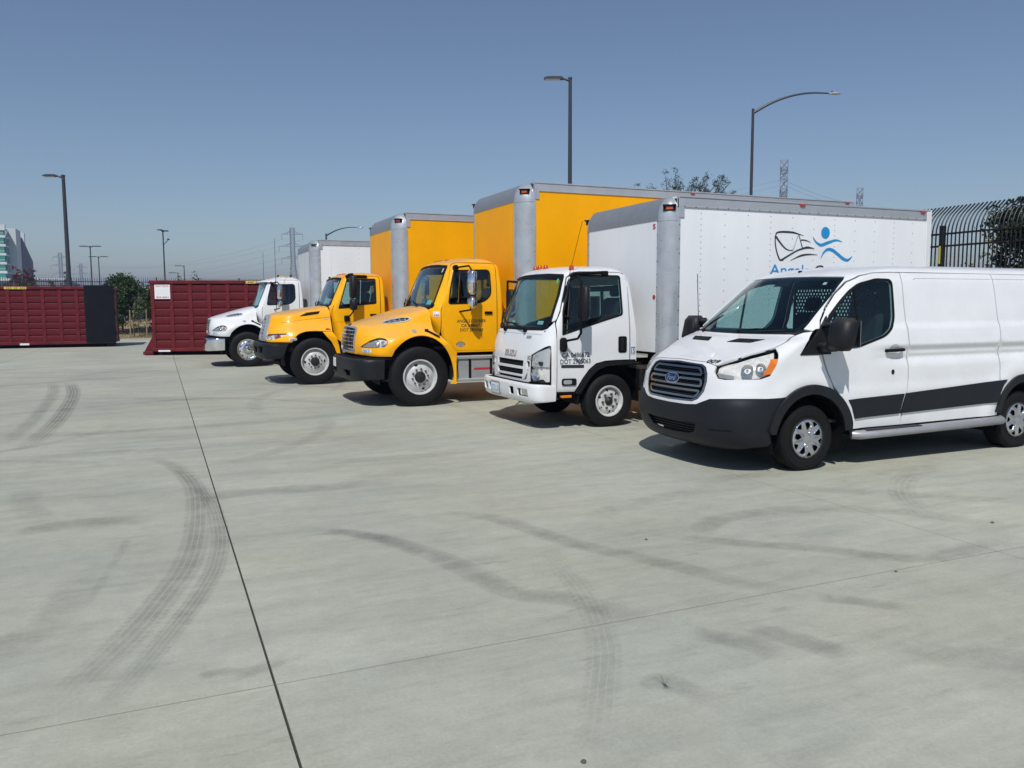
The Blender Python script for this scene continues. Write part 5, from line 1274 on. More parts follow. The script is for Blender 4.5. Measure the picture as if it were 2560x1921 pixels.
    for sg in (-1, 1):
        wheel(root, 1.21, sg * .985, 'isuzu', sg, R(8)); wheel(root, 5.1, sg * 1.02, 'isuzu', sg, R(40), 'wheel')
    g = Geo(); g.box(1.75, 2.2, -.95, -.55, .5, .85, .03); g.box(2.4, 3.3, -.95, -.5, .45, .85, .05); g.build('fuel_tank', 'frame_black', root)
    g = Geo(); g.tube([(1.72, .45, .5), (1.72, .45, 1.9)], .12, 10); g.build('air_intake', 'black_plastic', root)
    cb = cargo_box(root, 1.97, 7.24, 1.235, .96, 3.31, .20, .30, 'white_panel', 'white_panel', riv_cols=True, rear_white=True, edge_rivets=True)
    y = -1.2385
    B, U = 'ink', 'ink_blue'
    rb = lambda p, w, m: ribbon(cb, p, w, m, y)
    rb([(3.947, 2.797), (3.966, 2.839), (4.032, 2.857), (4.166, 2.861), (4.301, 2.855), (4.412, 2.832), (4.502, 2.814)], [.022, .024, .028, .032, .028, .016, .003], B)
    rb([(3.941, 2.797), (3.945, 2.684), (3.976, 2.56), (4.026, 2.457), (4.061, 2.432), (4.114, 2.443)], [.022, .022, .024, .026, .028, .028], B)
    y -= .0006
    rb([(4.074, 2.435), (4.206, 2.502), (4.367, 2.579), (4.475, 2.613), (4.585, 2.635), (4.725, 2.621)], [.028, .026, .024, .028, .036, .003], B)
    rb([(4.401, 2.827), (4.436, 2.739), (4.482, 2.624)], [.012, .016, .018], B)
    y -= .0006
    rb([(3.954, 2.787), (4.038, 2.697), (4.135, 2.616), (4.217, 2.586), (4.292, 2.583)], [.032, .026, .022, .014, .008], B)
    rb([(4.292, 2.583), (4.323, 2.652), (4.36, 2.747), (4.392, 2.816)], [.008, .006, .006, .008], B)
    rb([(4.449, 2.747), (4.539, 2.744), (4.651, 2.715)], [.022, .018, .003], B)
    rb([(4.243, 2.425), (4.357, 2.474), (4.479, 2.513), (4.617, 2.53), (4.792, 2.527)], [.003, .018, .03, .022, .003], B)
    rb([(4.682, 2.809), (4.748, 2.726), (4.849, 2.681), (4.947, 2.705), (5.059, 2.74), (5.172, 2.764), (5.296, 2.741)], [.003, .03, .045, .05, .042, .03, .003], U)
    rb([(4.855, 2.468), (4.911, 2.56), (4.993, 2.615), (5.094, 2.606), (5.211, 2.544), (5.316, 2.482), (5.405, 2.456), (5.469, 2.479), (5.518, 2.524)], [.003, .03, .045, .052, .05, .052, .045, .03, .003], U)
    hd = ell(4.939, 2.872, .088, .092, 0, 32); mk('logo_head', [(a, y, b) for a, b in hd], [tuple(range(32))], U, cb, smooth=0)
    letters('Angels', U, cb, lambda u, v: Vector((3.85 + u, y, 2.21 + v)), .155, .78, .006)
    letters('Courier', B, cb, lambda u, v: Vector((4.74 + u, y, 2.21 + v)), .155, .92, .006)
    letters('09', B, cb, lambda u, v: Vector((4.10 + u, y, 1.713 + v)), .175, .235, .012)
    letters('0', B, cb, lambda u, v: Vector((4.08 + u, y, 1.50 + v)), .25, .15, .02)
    letters('S', 'ink_red', cb, lambda u, v: Vector((1.962, -.90 - u, 2.86 + v)), .07, .07, .03)
    mk('maker_plate', [(1.962, a, b) for a, b in ell(-.95, 1.87, .035, .035, 0, 16)], [tuple(range(16))], 'ink_red', cb, smooth=0)
    return root

build_cabover()

# ------------------------------------------------------------------ trucks with a hood (three of them)
def mir(S, lp): return [(t, -a) for t, a in lp]

def m2_bump(p, b):
    d = np.zeros_like(p); x, z = p[:, 0], p[:, 2]; r = np.hypot((x - 1.18) / 1.0, z - .50)
    side = sm(b, .35, .9) * (1 - sm(x, 1.35, 1.6) * sm(z, 1.1, 1.25))
    d[:, 1] = np.sign(p[:, 1]) * side * .035 * np.exp(-((r - .78) / .11) ** 2)
    return d

def hood_m2(root, paint, unit, worn):
    rows = [(.36, .30, 1.17, .75, 2.8, 2.0, .05, 4), (.86, .17, 1.17, .75, 2.8, 2.0, .05, 4), (.92, .135, 1.175, .75, 2.8, 2.0, .05, 4), (1.05, .125, 1.18, .76, 2.8, 2.0, .05, 4), (1.18, .13, 1.155, .78, 2.7, 2.0, .05, 4), (1.28, .14, 1.08, .80, 2.6, 2.0, .05, 4), (1.36, .155, 1.01, .82, 2.5, 2.0, .05, 4), (1.41, .19, .975, .84, 2.4, 2.0, .05, 4),
            (1.46, .32, .945, .80, 2.3, 2.0, .05, 4), (1.53, .55, .915, .70, 2.3, 2.0, .05, 4), (1.62, .86, .87, .50, 2.3, 2.0, .05, 4), (1.69, 1.12, .80, .36, 2.3, 2.0, .05, 4), (1.735, 1.32, .68, .25, 2.2, 2.0, .05, 4), (1.76, 1.47, .50, .15, 2, 2.0, .05, 4), (1.77, 1.6, .3, .1, 2, 2.0, .05, 4)]
    S = Surf(rows, m2_bump)
    archL = arc(1.2, .5, .656, 144, 90, 10, .74); archR = arc(1.2, .5, .58, 90, 0, 14, .74)
    half = S.PY([(0, .915), (-.6, .912), (-.85, .90)], .05, False) + S.PX([(.35, .888), (.66, .885)] + archL[1:] + archR[1:] + [(1.77, .45), (1.72, .37), (1.83, .365), (1.83, .93), (1.57, 1.215), (1.46, 1.30), (1.45, 1.45), (1.45, 1.62), (1.445, 1.70), (1.445, 1.735), (1.44, 1.752)], .05, False) + [S.A_(0, 1.757)]
    gr = [(-.44, 1.385), (-.515, 1.36), (-.53, 1.30), (-.53, 1.0), (-.50, .945)]
    gh = S.PY([(-y, z) for y, z in gr] + [(0, .935)] + [(y, z) for y, z in reversed(gr)] + [(0, 1.40)], .05)
    hlx = fillet([(.20, 1.035), (.40, 1.035), (.54, 1.05), (.60, 1.11), (.60, 1.17), (.54, 1.205), (.46, 1.212), (.34, 1.165), (.25, 1.095)], .03)
    hl = S.PX(hlx, .04)
    hood = panel(S, 'hood', sym(half), paint, root, [gh, hl, mir(S, hl)], .02, 0, .06, .002, 'interior')
    panel(S, 'hood_seam', S.PX([(1.445, 1.31), (1.445, 1.6), (1.45, 1.6), (1.45, 1.31)], .05), 'flat_black', hood, (), .002, .001, .06, 0, both=True)
    # grille
    gp = thing_part('grille', root)
    inn = [(y * .93, 1.165 + (z - 1.165) * .90) for y, z in gr]
    gi = S.PY([(-y, z) for y, z in inn] + [(0, .96)] + [(y, z) for y, z in reversed(inn)] + [(0, 1.375)], .05)
    panel(S, 'surround', gh, 'aluminium' if not worn else 'gray_step', gp, [gi], .03, .012, .05, 0)
    panel(S, 'backing', gh, 'flat_black', gp, (), .01, -.05, .09, -.004)
    for k in range(6):
        z0 = .985 + k * .0655
        panel(S, 'grille_bar', S.PY([(.49, z0), (.49, z0 + .017), (-.49, z0 + .017), (-.49, z0)], .06), 'polished_metal', gp, (), .05, .004, .06, 0)
    for y0 in (-.36, -.12, .12, .36): panel(S, 'grille_divider', S.PY([(y0 - .006, .96), (y0 + .006, .96), (y0 + .006, 1.36), (y0 - .006, 1.36)], .06), 'polished_metal', gp, (), .04, -.004, .06, 0)
    panel(S, 'emblem', S.PY(fillet([(.08, 1.405), (-.08, 1.405), (-.07, 1.43), (.07, 1.43)], .01), .03), 'ink', gp, (), .01, .012, .04, 0)
    for F in (lambda l: l, lambda l: mir(S, l)):
        h = panel(S, 'headlight', F(hl), 'lens_glass', root, (), .004, .004, .04, .002)
        panel(S, 'housing', F(hl), 'lamp_reflector', h, (), .01, -.05, .06, .001)
        panel(S, 'bezel', F(S.PX([(.22, 1.04), (.36, 1.042), (.37, 1.15), (.30, 1.13), (.24, 1.08)], .03)), 'gray_step', h, (), .006, -.02, .04, 0)
        for xx, zz, rr in ((.42, 1.12, .055), (.52, 1.12, .045)):
            ta = F([S.X(xx, zz)])[0]; p = S.pt(ta, -.03); nn = Vector(S.N([ta[0]], [ta[1]])[0]); g = Geo()
            g.lathe([(rr, .02), (rr * .9, 0), (rr * .5, -.02), (.012, -.024), (.012, 0), (.001, .004)], (0, 0, 0), 'z', 18)
            rot = nn.to_track_quat('Z', 'Y').to_matrix(); g.v = [tuple(rot @ Vector(q) + p) for q in g.v]; g.build('reflector', 'chrome', h)
        panel(S, 'side_reflector', F(S.PX([(.565, 1.09), (.59, 1.12), (.59, 1.165), (.575, 1.17)], .03)), 'amber', h, (), .004, -.01, .03, 0)
        # air vent on the flank of the hood
        vo = fillet([(.56, 1.452), (.70, 1.435), (1.00, 1.475), (1.085, 1.52), (1.06, 1.55), (.92, 1.548), (.72, 1.51)], .03); vi = fillet([(.60, 1.456), (.71, 1.448), (.98, 1.486), (1.055, 1.52), (1.04, 1.537), (.92, 1.535), (.73, 1.499)], .025)
        v = panel(S, 'hood_vent', F(S.PX(vo, .04)), 'rim_silver', root, [F(S.PX(vi, .04))], .02, .012, .04, 0)
        panel(S, 'vent_backing', F(S.PX(vi, .04)), 'flat_black', v, (), .004, .003, .05, 0)
        for xx in (.71, .80, .89, .98): panel(S, 'vent_bar', F(S.PX([(xx, 1.45 + (xx - .7) * .12), (xx + .012, 1.45 + (xx - .7) * .12), (xx + .012, 1.535), (xx, 1.53)], .03)), 'aluminium', v, (), .008, .010, .05, 0)
        for dz in (.022, .044): panel(S, 'vent_slat', F(S.PX([(.66 + dz, 1.437 + dz), (1.0, 1.464 + dz), (1.0, 1.470 + dz), (.66 + dz, 1.443 + dz)], .04)), 'aluminium', v, (), .005, .008, .05, 0)
        panel(S, 'side_marker', F(S.PX(ell(1.085, 1.315, .045, .026), .03)), 'aluminium', root, (), .01, .01, .03, 0)
        g = Geo(); a = S.pt(S.X(1.30, 1.315), .02); b = S.pt(S.X(1.44, 1.24), .02); c = S.pt(S.X(1.52, 1.20), .02)
        g.tube([a, b, c], .017, 8); g.box(a.x - .02, a.x + .04, a.y - .015, a.y + .02, a.z - .025, a.z + .02, .006)
        if F([(0, 1)])[0][1] < 0: g.v = [(q[0], -q[1], q[2]) for q in g.v]
        g.build('hood_latch', 'flat_black', root)
    nb = panel(S, 'number_sticker', S.PY([(-.80, .955), (-.99, .955), (-.99, 1.015), (-.80, 1.015)], .03), 'sticker', hood, (), .002, .003, .04, 0)
    letters(unit, 'ink_blue', nb, on_front(S, -.815, .962, .005), .045, .16, .01)
    # bumper
    BS = Surf([(.42, .10, 1.12, .5, 3.4, 1.2, .05, 4), (.48, .02, 1.17, .52, 3.6, 1.2, .05, 4), (.60, .0, 1.18, .53, 3.6, 1.2, .05, 4), (.78, .0, 1.18, .53, 3.6, 1.2, .05, 4), (.835, .02, 1.17, .52, 3.6, 1.2, .05, 4), (.85, .07, 1.12, .5, 3.4, 1.2, .05, 4)])
    hb = BS.PY([(0, .46), (-.6, .46), (-.95, .475)], .05, False) + BS.PX([(.3, .49), (.515, .50), (.53, .83)], .05, False) + BS.PY([(-1.0, .845), (-.6, .845), (0, .845)], .05, False)
    return S, BS, hb, hood

def cab_conv(root, C, paint, glass='side_glass'):
    """cab: C = dict of rows and outlines (x,z)"""
    S = Surf(C['rows'])
    door, win, wino = C['door'], C['win'], C['wino']
    ds = panel(S, 'door', S.PX(door, .05), paint, root, [S.PX(win, .04)], .03, 0, .06, .003, 'interior', both=True)
    for d_, sg in zip(ds, (1, -1)):
        F = (lambda lp: lp) if sg == 1 else (lambda lp: mir(S, lp))
        panel(S, 'window_seal', F(S.PX(wino, .04)), 'seal', d_, [F(S.PX(win, .04))], .012, .004, .05, 0)
        panel(S, 'window', F(S.PX(win, .04)), glass, d_, (), .005, -.008, .09, -.006)
        if 'bar' in C: panel(S, 'window_bar', F(S.PX(C['bar'], .05)), 'seal', d_, (), .02, -.002, .05, 0)
        if 'crease' in C:
            panel(S, 'door_step', F(S.PX(C['crease'], .05)), paint, d_, (), .012, .006, .06, 0)
    hx, hz = C['handle']
    panel(S, 'door_handle', S.PX(fillet([(hx, hz), (hx + .15, hz), (hx + .15, hz + .05), (hx, hz + .05)], .02), .03), 'flat_black', root, (), .03, .02, .03, 0, both=True)
    panel(S, 'cowl_side', S.PX(C['cowl'], .05), paint, root, (), .02, -.001, .06, .002, 'interior', both=True)
    panel(S, 'cab_corner', S.PX(C['corner'], .05), paint, root, (), .02, 0, .05, .002, 'interior', both=True)
    ws = S.PY(C['ws'], .05, False); ws2 = S.PY(C['ws2'], .05, False)
    w = panel(S, 'windshield', sym(ws), C.get('wsglass', 'windshield_glass'), root, (), .006, -.002, .09, .002)
    panel(S, 'glass_border', sym(ws), 'seal', w, [sym(ws2)], .008, .003, .06, .001)
    if 'stick' in C:
        for (y0, z0, dw, dh, m) in C['stick']: panel(S, 'sticker', S.PY([(y0, z0), (y0 - dw, z0), (y0 - dw, z0 + dh), (y0, z0 + dh)], .03), m, w, (), .002, -.0085, .05, 0)
    zt = C['ztop']; z0 = C['ws'][-1][1]
    pil = S.PX(C['pillar'], .05, False)
    zs = [z for z in np.linspace(z0 + .01, zt - .0008, 8)]
    roofh = [S.A_(0, z) for z in zs] + [(S.tmax, a) for a in np.linspace(.02, 3, 44)] + [S.A_(3, z) for z in reversed(zs)] + [S.A_(3, C['zr'])] + [S.A_(a, C['zr']) for a in np.linspace(2.95, 2.05, 14)] + S.PX(C['redge'], .04, False) + list(reversed(pil)) + S.PY(C['wside'], .05, False)
    panel(S, 'roof', roofh, paint, root, (), .025, 0, .065, 0, 'interior_gray', joined=True)
    bw = [S.A_(2.5, 1.85), S.A_(2.97, 1.85), S.A_(2.97, 2.25), S.A_(2.55, 2.25)]
    panel(S, 'back_wall', [S.A_(2.05, .95)] + [S.A_(a, .95) for a in np.linspace(2.1, 3, 12)] + [S.A_(3, z) for z in np.linspace(1.0, C['zr'] - .005, 14)] + [S.A_(a, C['zr'] - .004) for a in np.linspace(2.95, 2.05, 12)] + [S.A_(2.05, z) for z in np.linspace(C['zr'] - .05, 1.0, 14)], paint, root, [bw], .02, -.002, .09, 0, 'interior', joined=True)
    panel(S, 'back_window', bw, glass, root, (), .005, -.01, .1, -.005, joined=True)
    # cowl plate that closes the gap to the hood
    panel(S, 'cowl', sym(S.PY(C['cowlp'], .05, False)), 'black_plastic', root, (), .02, -.012, .07, 0)
    for (y0, z0, y1, z1) in C['wipers']:
        g = Geo(); a = S.pt(S.Y(y0, z0), .03); b = S.pt(S.Y(y1, z1), .022); g.tube([a, a.lerp(b, .5) + Vector((-.02, 0, .01)), b], .010, 6); g.tube([b + (b - a) * .3, b - (b - a) * .45 + Vector((-.01, 0, -.004))], .009, 6); g.build('wiper', 'flat_black', root)
    g = Geo(); x0 = C['ws'][0][1]
    cx = S.pt(S.A_(0, z0 - .7)).x
    g.prism([(cx - .05, 1.1), (cx - .02, C['ws'][0][1] + .01), (cx + .12, C['ws'][0][1] + .05), (cx + .36, C['ws'][0][1] + .0), (cx + .42, 1.5), (cx + .3, 1.1)], 'xz', -.86, .86); g.build('dashboard', 'interior', root)
    for y in (-.48, .5): seat(root, C['seat'], y, 1.42, .52, .68)
    steering_wheel(root, C['seat'] - .42, -.48, 1.78, .22, -45)
    g = Geo(); g.box(cx, C['rows'][0][5] - .05, -.95, .95, .98, 1.03); g.build('floor', 'interior', root)
    return S, ds

def m2_cab():
    rows = [(.90, 1.50, 1.055, .3, 2.6, 2.83, .10, 4), (1.2, 1.46, 1.06, .3, 2.6, 2.83, .10, 4), (1.60, 1.36, 1.06, .26, 2.6, 2.83, .1, 4), (1.68, 1.37, 1.058, .26, 2.6, 2.83, .1, 4), (1.72, 1.39, 1.055, .26, 2.6, 2.83, .1, 4), (2.0, 1.515, 1.03, .26, 2.6, 2.825, .1, 4), (2.3, 1.645, .985, .26, 2.6, 2.81, .11, 4), (2.46, 1.72, .95, .28, 2.6, 2.79, .12, 4),
            (2.51, 1.755, .93, .30, 2.5, 2.76, .14, 3.5), (2.55, 1.82, .89, .36, 2.4, 2.72, .18, 3.2), (2.585, 1.92, .82, .4, 2.3, 2.66, .22, 3), (2.615, 2.05, .68, .35, 2.2, 2.58, .22, 2.6), (2.632, 2.18, .45, .25, 2, 2.48, .15, 2.2), (2.64, 2.3, .001, .04, 2, 2.40, .04, 2)]
    C = dict(rows=rows, ztop=2.64, zr=2.44, seat=2.35)
    C['door'] = [(2.66, .92), (1.87, .92), (1.62, 1.215), (1.60, 1.30), (1.60, 1.66), (1.64, 1.80), (1.845, 2.46), (1.89, 2.50), (1.95, 2.515), (2.58, 2.515), (2.65, 2.50), (2.675, 2.44)]
    C['win'] = fillet([(1.755, 1.80), (1.80, 2.05), (1.885, 2.365), (2.54, 2.385), (2.545, 1.96), (2.44, 1.86), (2.30, 1.815)], [.06, .05, .05, .09, .16, .10, .10])
    C['wino'] = fillet([(1.73, 1.775), (1.775, 2.055), (1.865, 2.39), (2.565, 2.41), (2.57, 1.95), (2.455, 1.835), (2.31, 1.79)], [.06, .05, .05, .09, .17, .10, .10])
    C['cowl'] = [(1.43, 1.33), (1.58, 1.225), (1.592, 1.30), (1.592, 1.665), (1.632, 1.80), (1.555, 1.83), (1.525, 1.78), (1.49, 1.725), (1.45, 1.70), (1.43, 1.68)]
    C['corner'] = [(2.668, .92), (2.75, .92), (2.75, 2.30), (2.74, 2.42), (2.70, 2.50), (2.665, 2.505), (2.684, 2.44)]
    C['ws'] = [(0, 1.72), (-.4, 1.712), (-.78, 1.695), (-.86, 1.71), (-.905, 1.78), (-.86, 2.20), (-.815, 2.43), (-.78, 2.475), (-.4, 2.50), (0, 2.508)]
    C['ws2'] = [(0, 1.755), (-.4, 1.748), (-.77, 1.735), (-.835, 1.75), (-.868, 1.80), (-.825, 2.19), (-.785, 2.40), (-.75, 2.435), (-.4, 2.458), (0, 2.465)]
    C['wside'] = [(-.91, 1.78), (-.866, 2.20), (-.821, 2.43), (-.784, 2.48), (-.4, 2.508)]
    C['pillar'] = [(1.615, 1.73), (1.65, 1.83), (1.842, 2.475), (1.89, 2.515), (1.95, 2.53), (2.58, 2.53), (2.66, 2.515)]
    C['redge'] = [(2.735, 2.46), (2.70, 2.515)]
    C['cowlp'] = [(0, 1.66), (-.5, 1.655), (-.9, 1.64), (-.93, 1.70), (-.86, 1.705), (-.78, 1.69), (-.4, 1.707), (0, 1.714)]
    C['handle'] = (2.42, 1.60); C['wipers'] = [(-.50, 1.69, -.05, 1.80), (.45, 1.70, .82, 1.84)]
    C['stick'] = [(-.62, 1.78, .17, .08, 'sticker_teal'), (-.70, 2.36, .035, .07, 'sticker')]
    C['crease'] = [(1.79, 1.045), (2.655, 1.045), (2.655, 1.0), (2.655, .955), (1.86, .955)]
    return C

def step_box(root, x0, x1, y, mat='aluminium'):
    for sg in (-1, 1):
        g = Geo(); g.box(x0, x1, sg * y, sg * (y - .45), .42, .80, .02); t = g.build('battery_box', mat, root)
        g = Geo(); g.box(x0 - .01, x1 + .02, sg * (y + .03), sg * (y - .25), .80, .86, .012); g.build('step', 'aluminium', t)
        g = Geo(); g.box(x0 - .01, x1 + .02, sg * (y + .03), sg * (y - .25), .395, .45, .012); g.build('step', 'aluminium', t)
        for xx in (x0 + .22, x1 - .3):
            g = Geo(); g.box(xx, xx + .05, sg * (y + .006), sg * (y - .03), .45, .80, .004); g.build('strap', 'flat_black', t)
        g = Geo(); g.box(x0 + .32, x1 - .04, sg * (y + .005), sg * (y - .03), .60, .64, .003); g.build('warning_label', 'ink_red', t)

def beacons(root, S, ys, z, x_off=.05):
    for y in ys:
        p = S.pt(S.Y(y, z)); g = Geo(); g.box(p.x + x_off, p.x + x_off + .10, p.y - .035, p.y + .035, p.z - .01, p.z + .038, .014); g.build('roof_marker', 'beacon_red', root)

def build_m2(X, Y, paint, spec):
    root = thing('box_truck', spec['label'], 'truck', (X, Y, 0), 'vehicles parked in a row')
    HS, BS, hb, hood = hood_m2(root, paint, spec['unit'], spec.get('worn'))
    if spec.get('chrome'):
        sh = []
    else:
        sh = [BS.PY(fillet([(.55, .62), (.86, .62), (.86, .52), (.60, .52)], .02), .04), BS.PY(fillet([(-.30, .62), (-.86, .62), (-.86, .52), (-.35, .52)], .02), .04)]
        sh = [BS.PY(fillet([(.72, .64), (.30, .64), (.36, .53), (.72, .53)], .02), .04), BS.PY(fillet([(-.72, .64), (-.30, .64), (-.36, .53), (-.72, .53)], .02), .04)]
    bmat = 'chrome' if spec.get('chrome') else 'dark_gray_plastic'
    if not spec.get('chrome'): bmat = 'black_plastic'
    shelf(root, BS, .835, HS, .86)
    panel(HS, 'bumper_light_block', sym([HS.A_(a, .66) for a in np.linspace(0, 1, 12)] + [HS.A_(a, .94) for a in np.linspace(1, 0, 12)]), 'flat_black', root, (), .01, -.06, .1, 0)  # added black panel, blocks sun between bumper and hood
    bp = panel(BS, 'front_bumper', sym(hb), bmat, root, sh, .03, 0, .06, 0, 'frame_black')
    panel(BS, 'bumper_backing', BS.PY([(.95, .80), (.95, .47), (-.95, .47), (-.95, .80)], .06), 'flat_black', bp, (), .01, -.07, .1, 0)
    if not spec.get('chrome'):
        pl = panel(BS, 'licence_plate', BS.PY([(.62, .80), (.32, .80), (.32, .64), (.62, .64)], .04), 'sticker', bp, (), .004, .012, .05, 0)
    panel(BS, 'bumper_top', BS.PY([(0, .846), (-.9, .846), (-1.0, .842), (-.95, .80), (0, .80)], .05) , 'flat_black', bp, (), .01, -.05, .1, 0)
    g = Geo(); g.box(.24, 1.5, -.52, .52, .50, 1.28, .05); g.box(.30, .52, -.95, .95, .60, .98, .05); g.build('engine_bay_light_block', 'flat_black', root)  # boxes added to fill the engine space and stop light leaks
    C = m2_cab()
    if spec.get('chrome'): C['stick'] = []
    S, ds = cab_conv(root, C, paint)
    sg_ = lambda x, z, o=.003: on_side(S, x, z, o)
    if spec.get('text'):
        letters('ANGELS COURIER', 'ink', ds[0], sg_(1.89, 1.455), .052, .555, .012)
        letters('CA 0486672', 'ink', ds[0], sg_(1.97, 1.375), .052, .40, .012)
        letters('DOT 2905063', 'ink', ds[0], sg_(1.945, 1.295), .052, .445, .012)
        panel(S, 'oval_badge', S.PX(ell(1.955, 1.06, .078, .045, 0, 20), .03), 'gray_step', ds[0], (), .006, .006, .03, 0)
        panel(S, 'oval_badge_rim', S.PX(ell(1.955, 1.06, .085, .052, 0, 20), .03), 'ink', ds[0], (), .004, .004, .03, 0)
        cs = panel(S, 'cowl_sticker', S.PX([(1.478, 1.565), (1.572, 1.565), (1.572, 1.655), (1.478, 1.655)], .03), 'sticker', root, (), .002, .004, .04, 0)
        panel(S, 'sticker_print', S.PX([(1.49, 1.58), (1.56, 1.58), (1.56, 1.60), (1.49, 1.60)], .03), 'ink_red', cs, (), .001, .0055, .04, 0)
    hm = 'chrome' 
    mirror_set(root, S, 2.06, .98, 2.40, 1.65, [(1.94, 2.38, .20, .13), (1.70, 1.915, .19, .13)], 'flat_black', hm, xa=1.90, zarm=2.43, za2=1.64, out_y=1.36)
    beacons(root, S, (.62, .34, .22, .0, -.30), 2.57)
    step_box(root, 1.87, 2.80, 1.10)
    if spec.get('visor'):
        v = []; n = 24; prof = [(0, 0), (-.10, -.025), (-.22, -.075), (-.225, -.085), (-.10, -.04), (0, -.02)]
        for i in range(n + 1):
            a = -.86 + 1.72 * i / n; p = S.pt(S.A_(a, 2.53)); k = 1 - .35 * abs(a) ** 2
            nn = Vector(S.N([S.tz(2.2)], [a])[0]); d = Vector((nn.x, nn.y, 0)).normalized()
            for (q, z) in prof: v.append(p - d * (q * k) + Vector((0, 0, z + .02)) if False else p + d * (-q * k) + Vector((0, 0, z + .012)))
        m_ = len(prof); f = [(i * m_ + j, i * m_ + (j + 1) % m_, (i + 1) * m_ + (j + 1) % m_, (i + 1) * m_ + j) for i in range(n) for j in range(m_)]
        g = Geo(); g.add(v, f); g.build('sun_visor', paint, root, 50)
        # reflective screen behind the windscreen
        panel(S, 'windscreen_shade', sym(S.PY([(0, 1.80), (-.5, 1.795), (-.84, 1.80), (-.79, 2.38), (-.4, 2.42), (0, 2.43)], .05, False)), 'screen_curtain', root, (), .004, -.05, .1, 0)
    if spec.get('aerials'):
        for sg in (-1, 1):
            g = Geo(); g.tube([(1.96, sg * 1.42, 1.66), (1.96, sg * 1.42, 1.95), (1.96, sg * 1.42, 3.68 if sg < 0 else 3.46)], .008, 6, radii=[.011, .008, .005]); g.tube([(1.96, sg * 1.42, 1.68), (2.0, sg * 1.36, 1.68)], .01, 6); g.build('aerial', 'flat_black', root)
    if spec.get('worn'):
        pass
    for sg in (-1, 1):
        g = Geo(); g.lathe([(.72, -1.12), (.72, -.55), (.10, -.55)], (1.17, 0, .50), 'y', 26, 0, R(-8), R(188))
        if sg == 1: g.v = [(a, -b, c) for a, b, c in g.v]
        g.build('wheel_well', 'flat_black', root)
    bx0, bx1, ztop = spec['box']
    chassis(root, .2, bx1 - .15, 1.02, 1.15, None, .52, 1.22, rear_x=spec['rear_x'])
    st = spec['wheel']
    for sg in (-1, 1):
        wheel(root, 1.15, sg * 1.215, st, sg, spec['spin']); wheel(root, spec['rear_x'], sg * 1.23, 'steel', sg, 1.0)
    g = Geo(); g.tube([(3.1, -.95, .72), (4.4, -.95, .72)], .27, 18); g.build('fuel_tank', 'aluminium', root)
    cargo_box(root, bx0, bx1, 1.285, 1.12, ztop, spec['r'], spec['cap'], spec['fmat'], spec['smat'], riv_cols=spec.get('riv', False), light=spec.get('light', 'marker_amber'))
    return root, S

def int_bump(p, b):
    d = np.zeros_like(p); x, z = p[:, 0], p[:, 2]; r = np.hypot(x - 1.15, (z - .48) * 1.05)
    d[:, 1] = np.sign(p[:, 1]) * sm(b, .4, .95) * .03 * np.exp(-((r - .76) / .09) ** 2) * (z < 1.35)
    return d

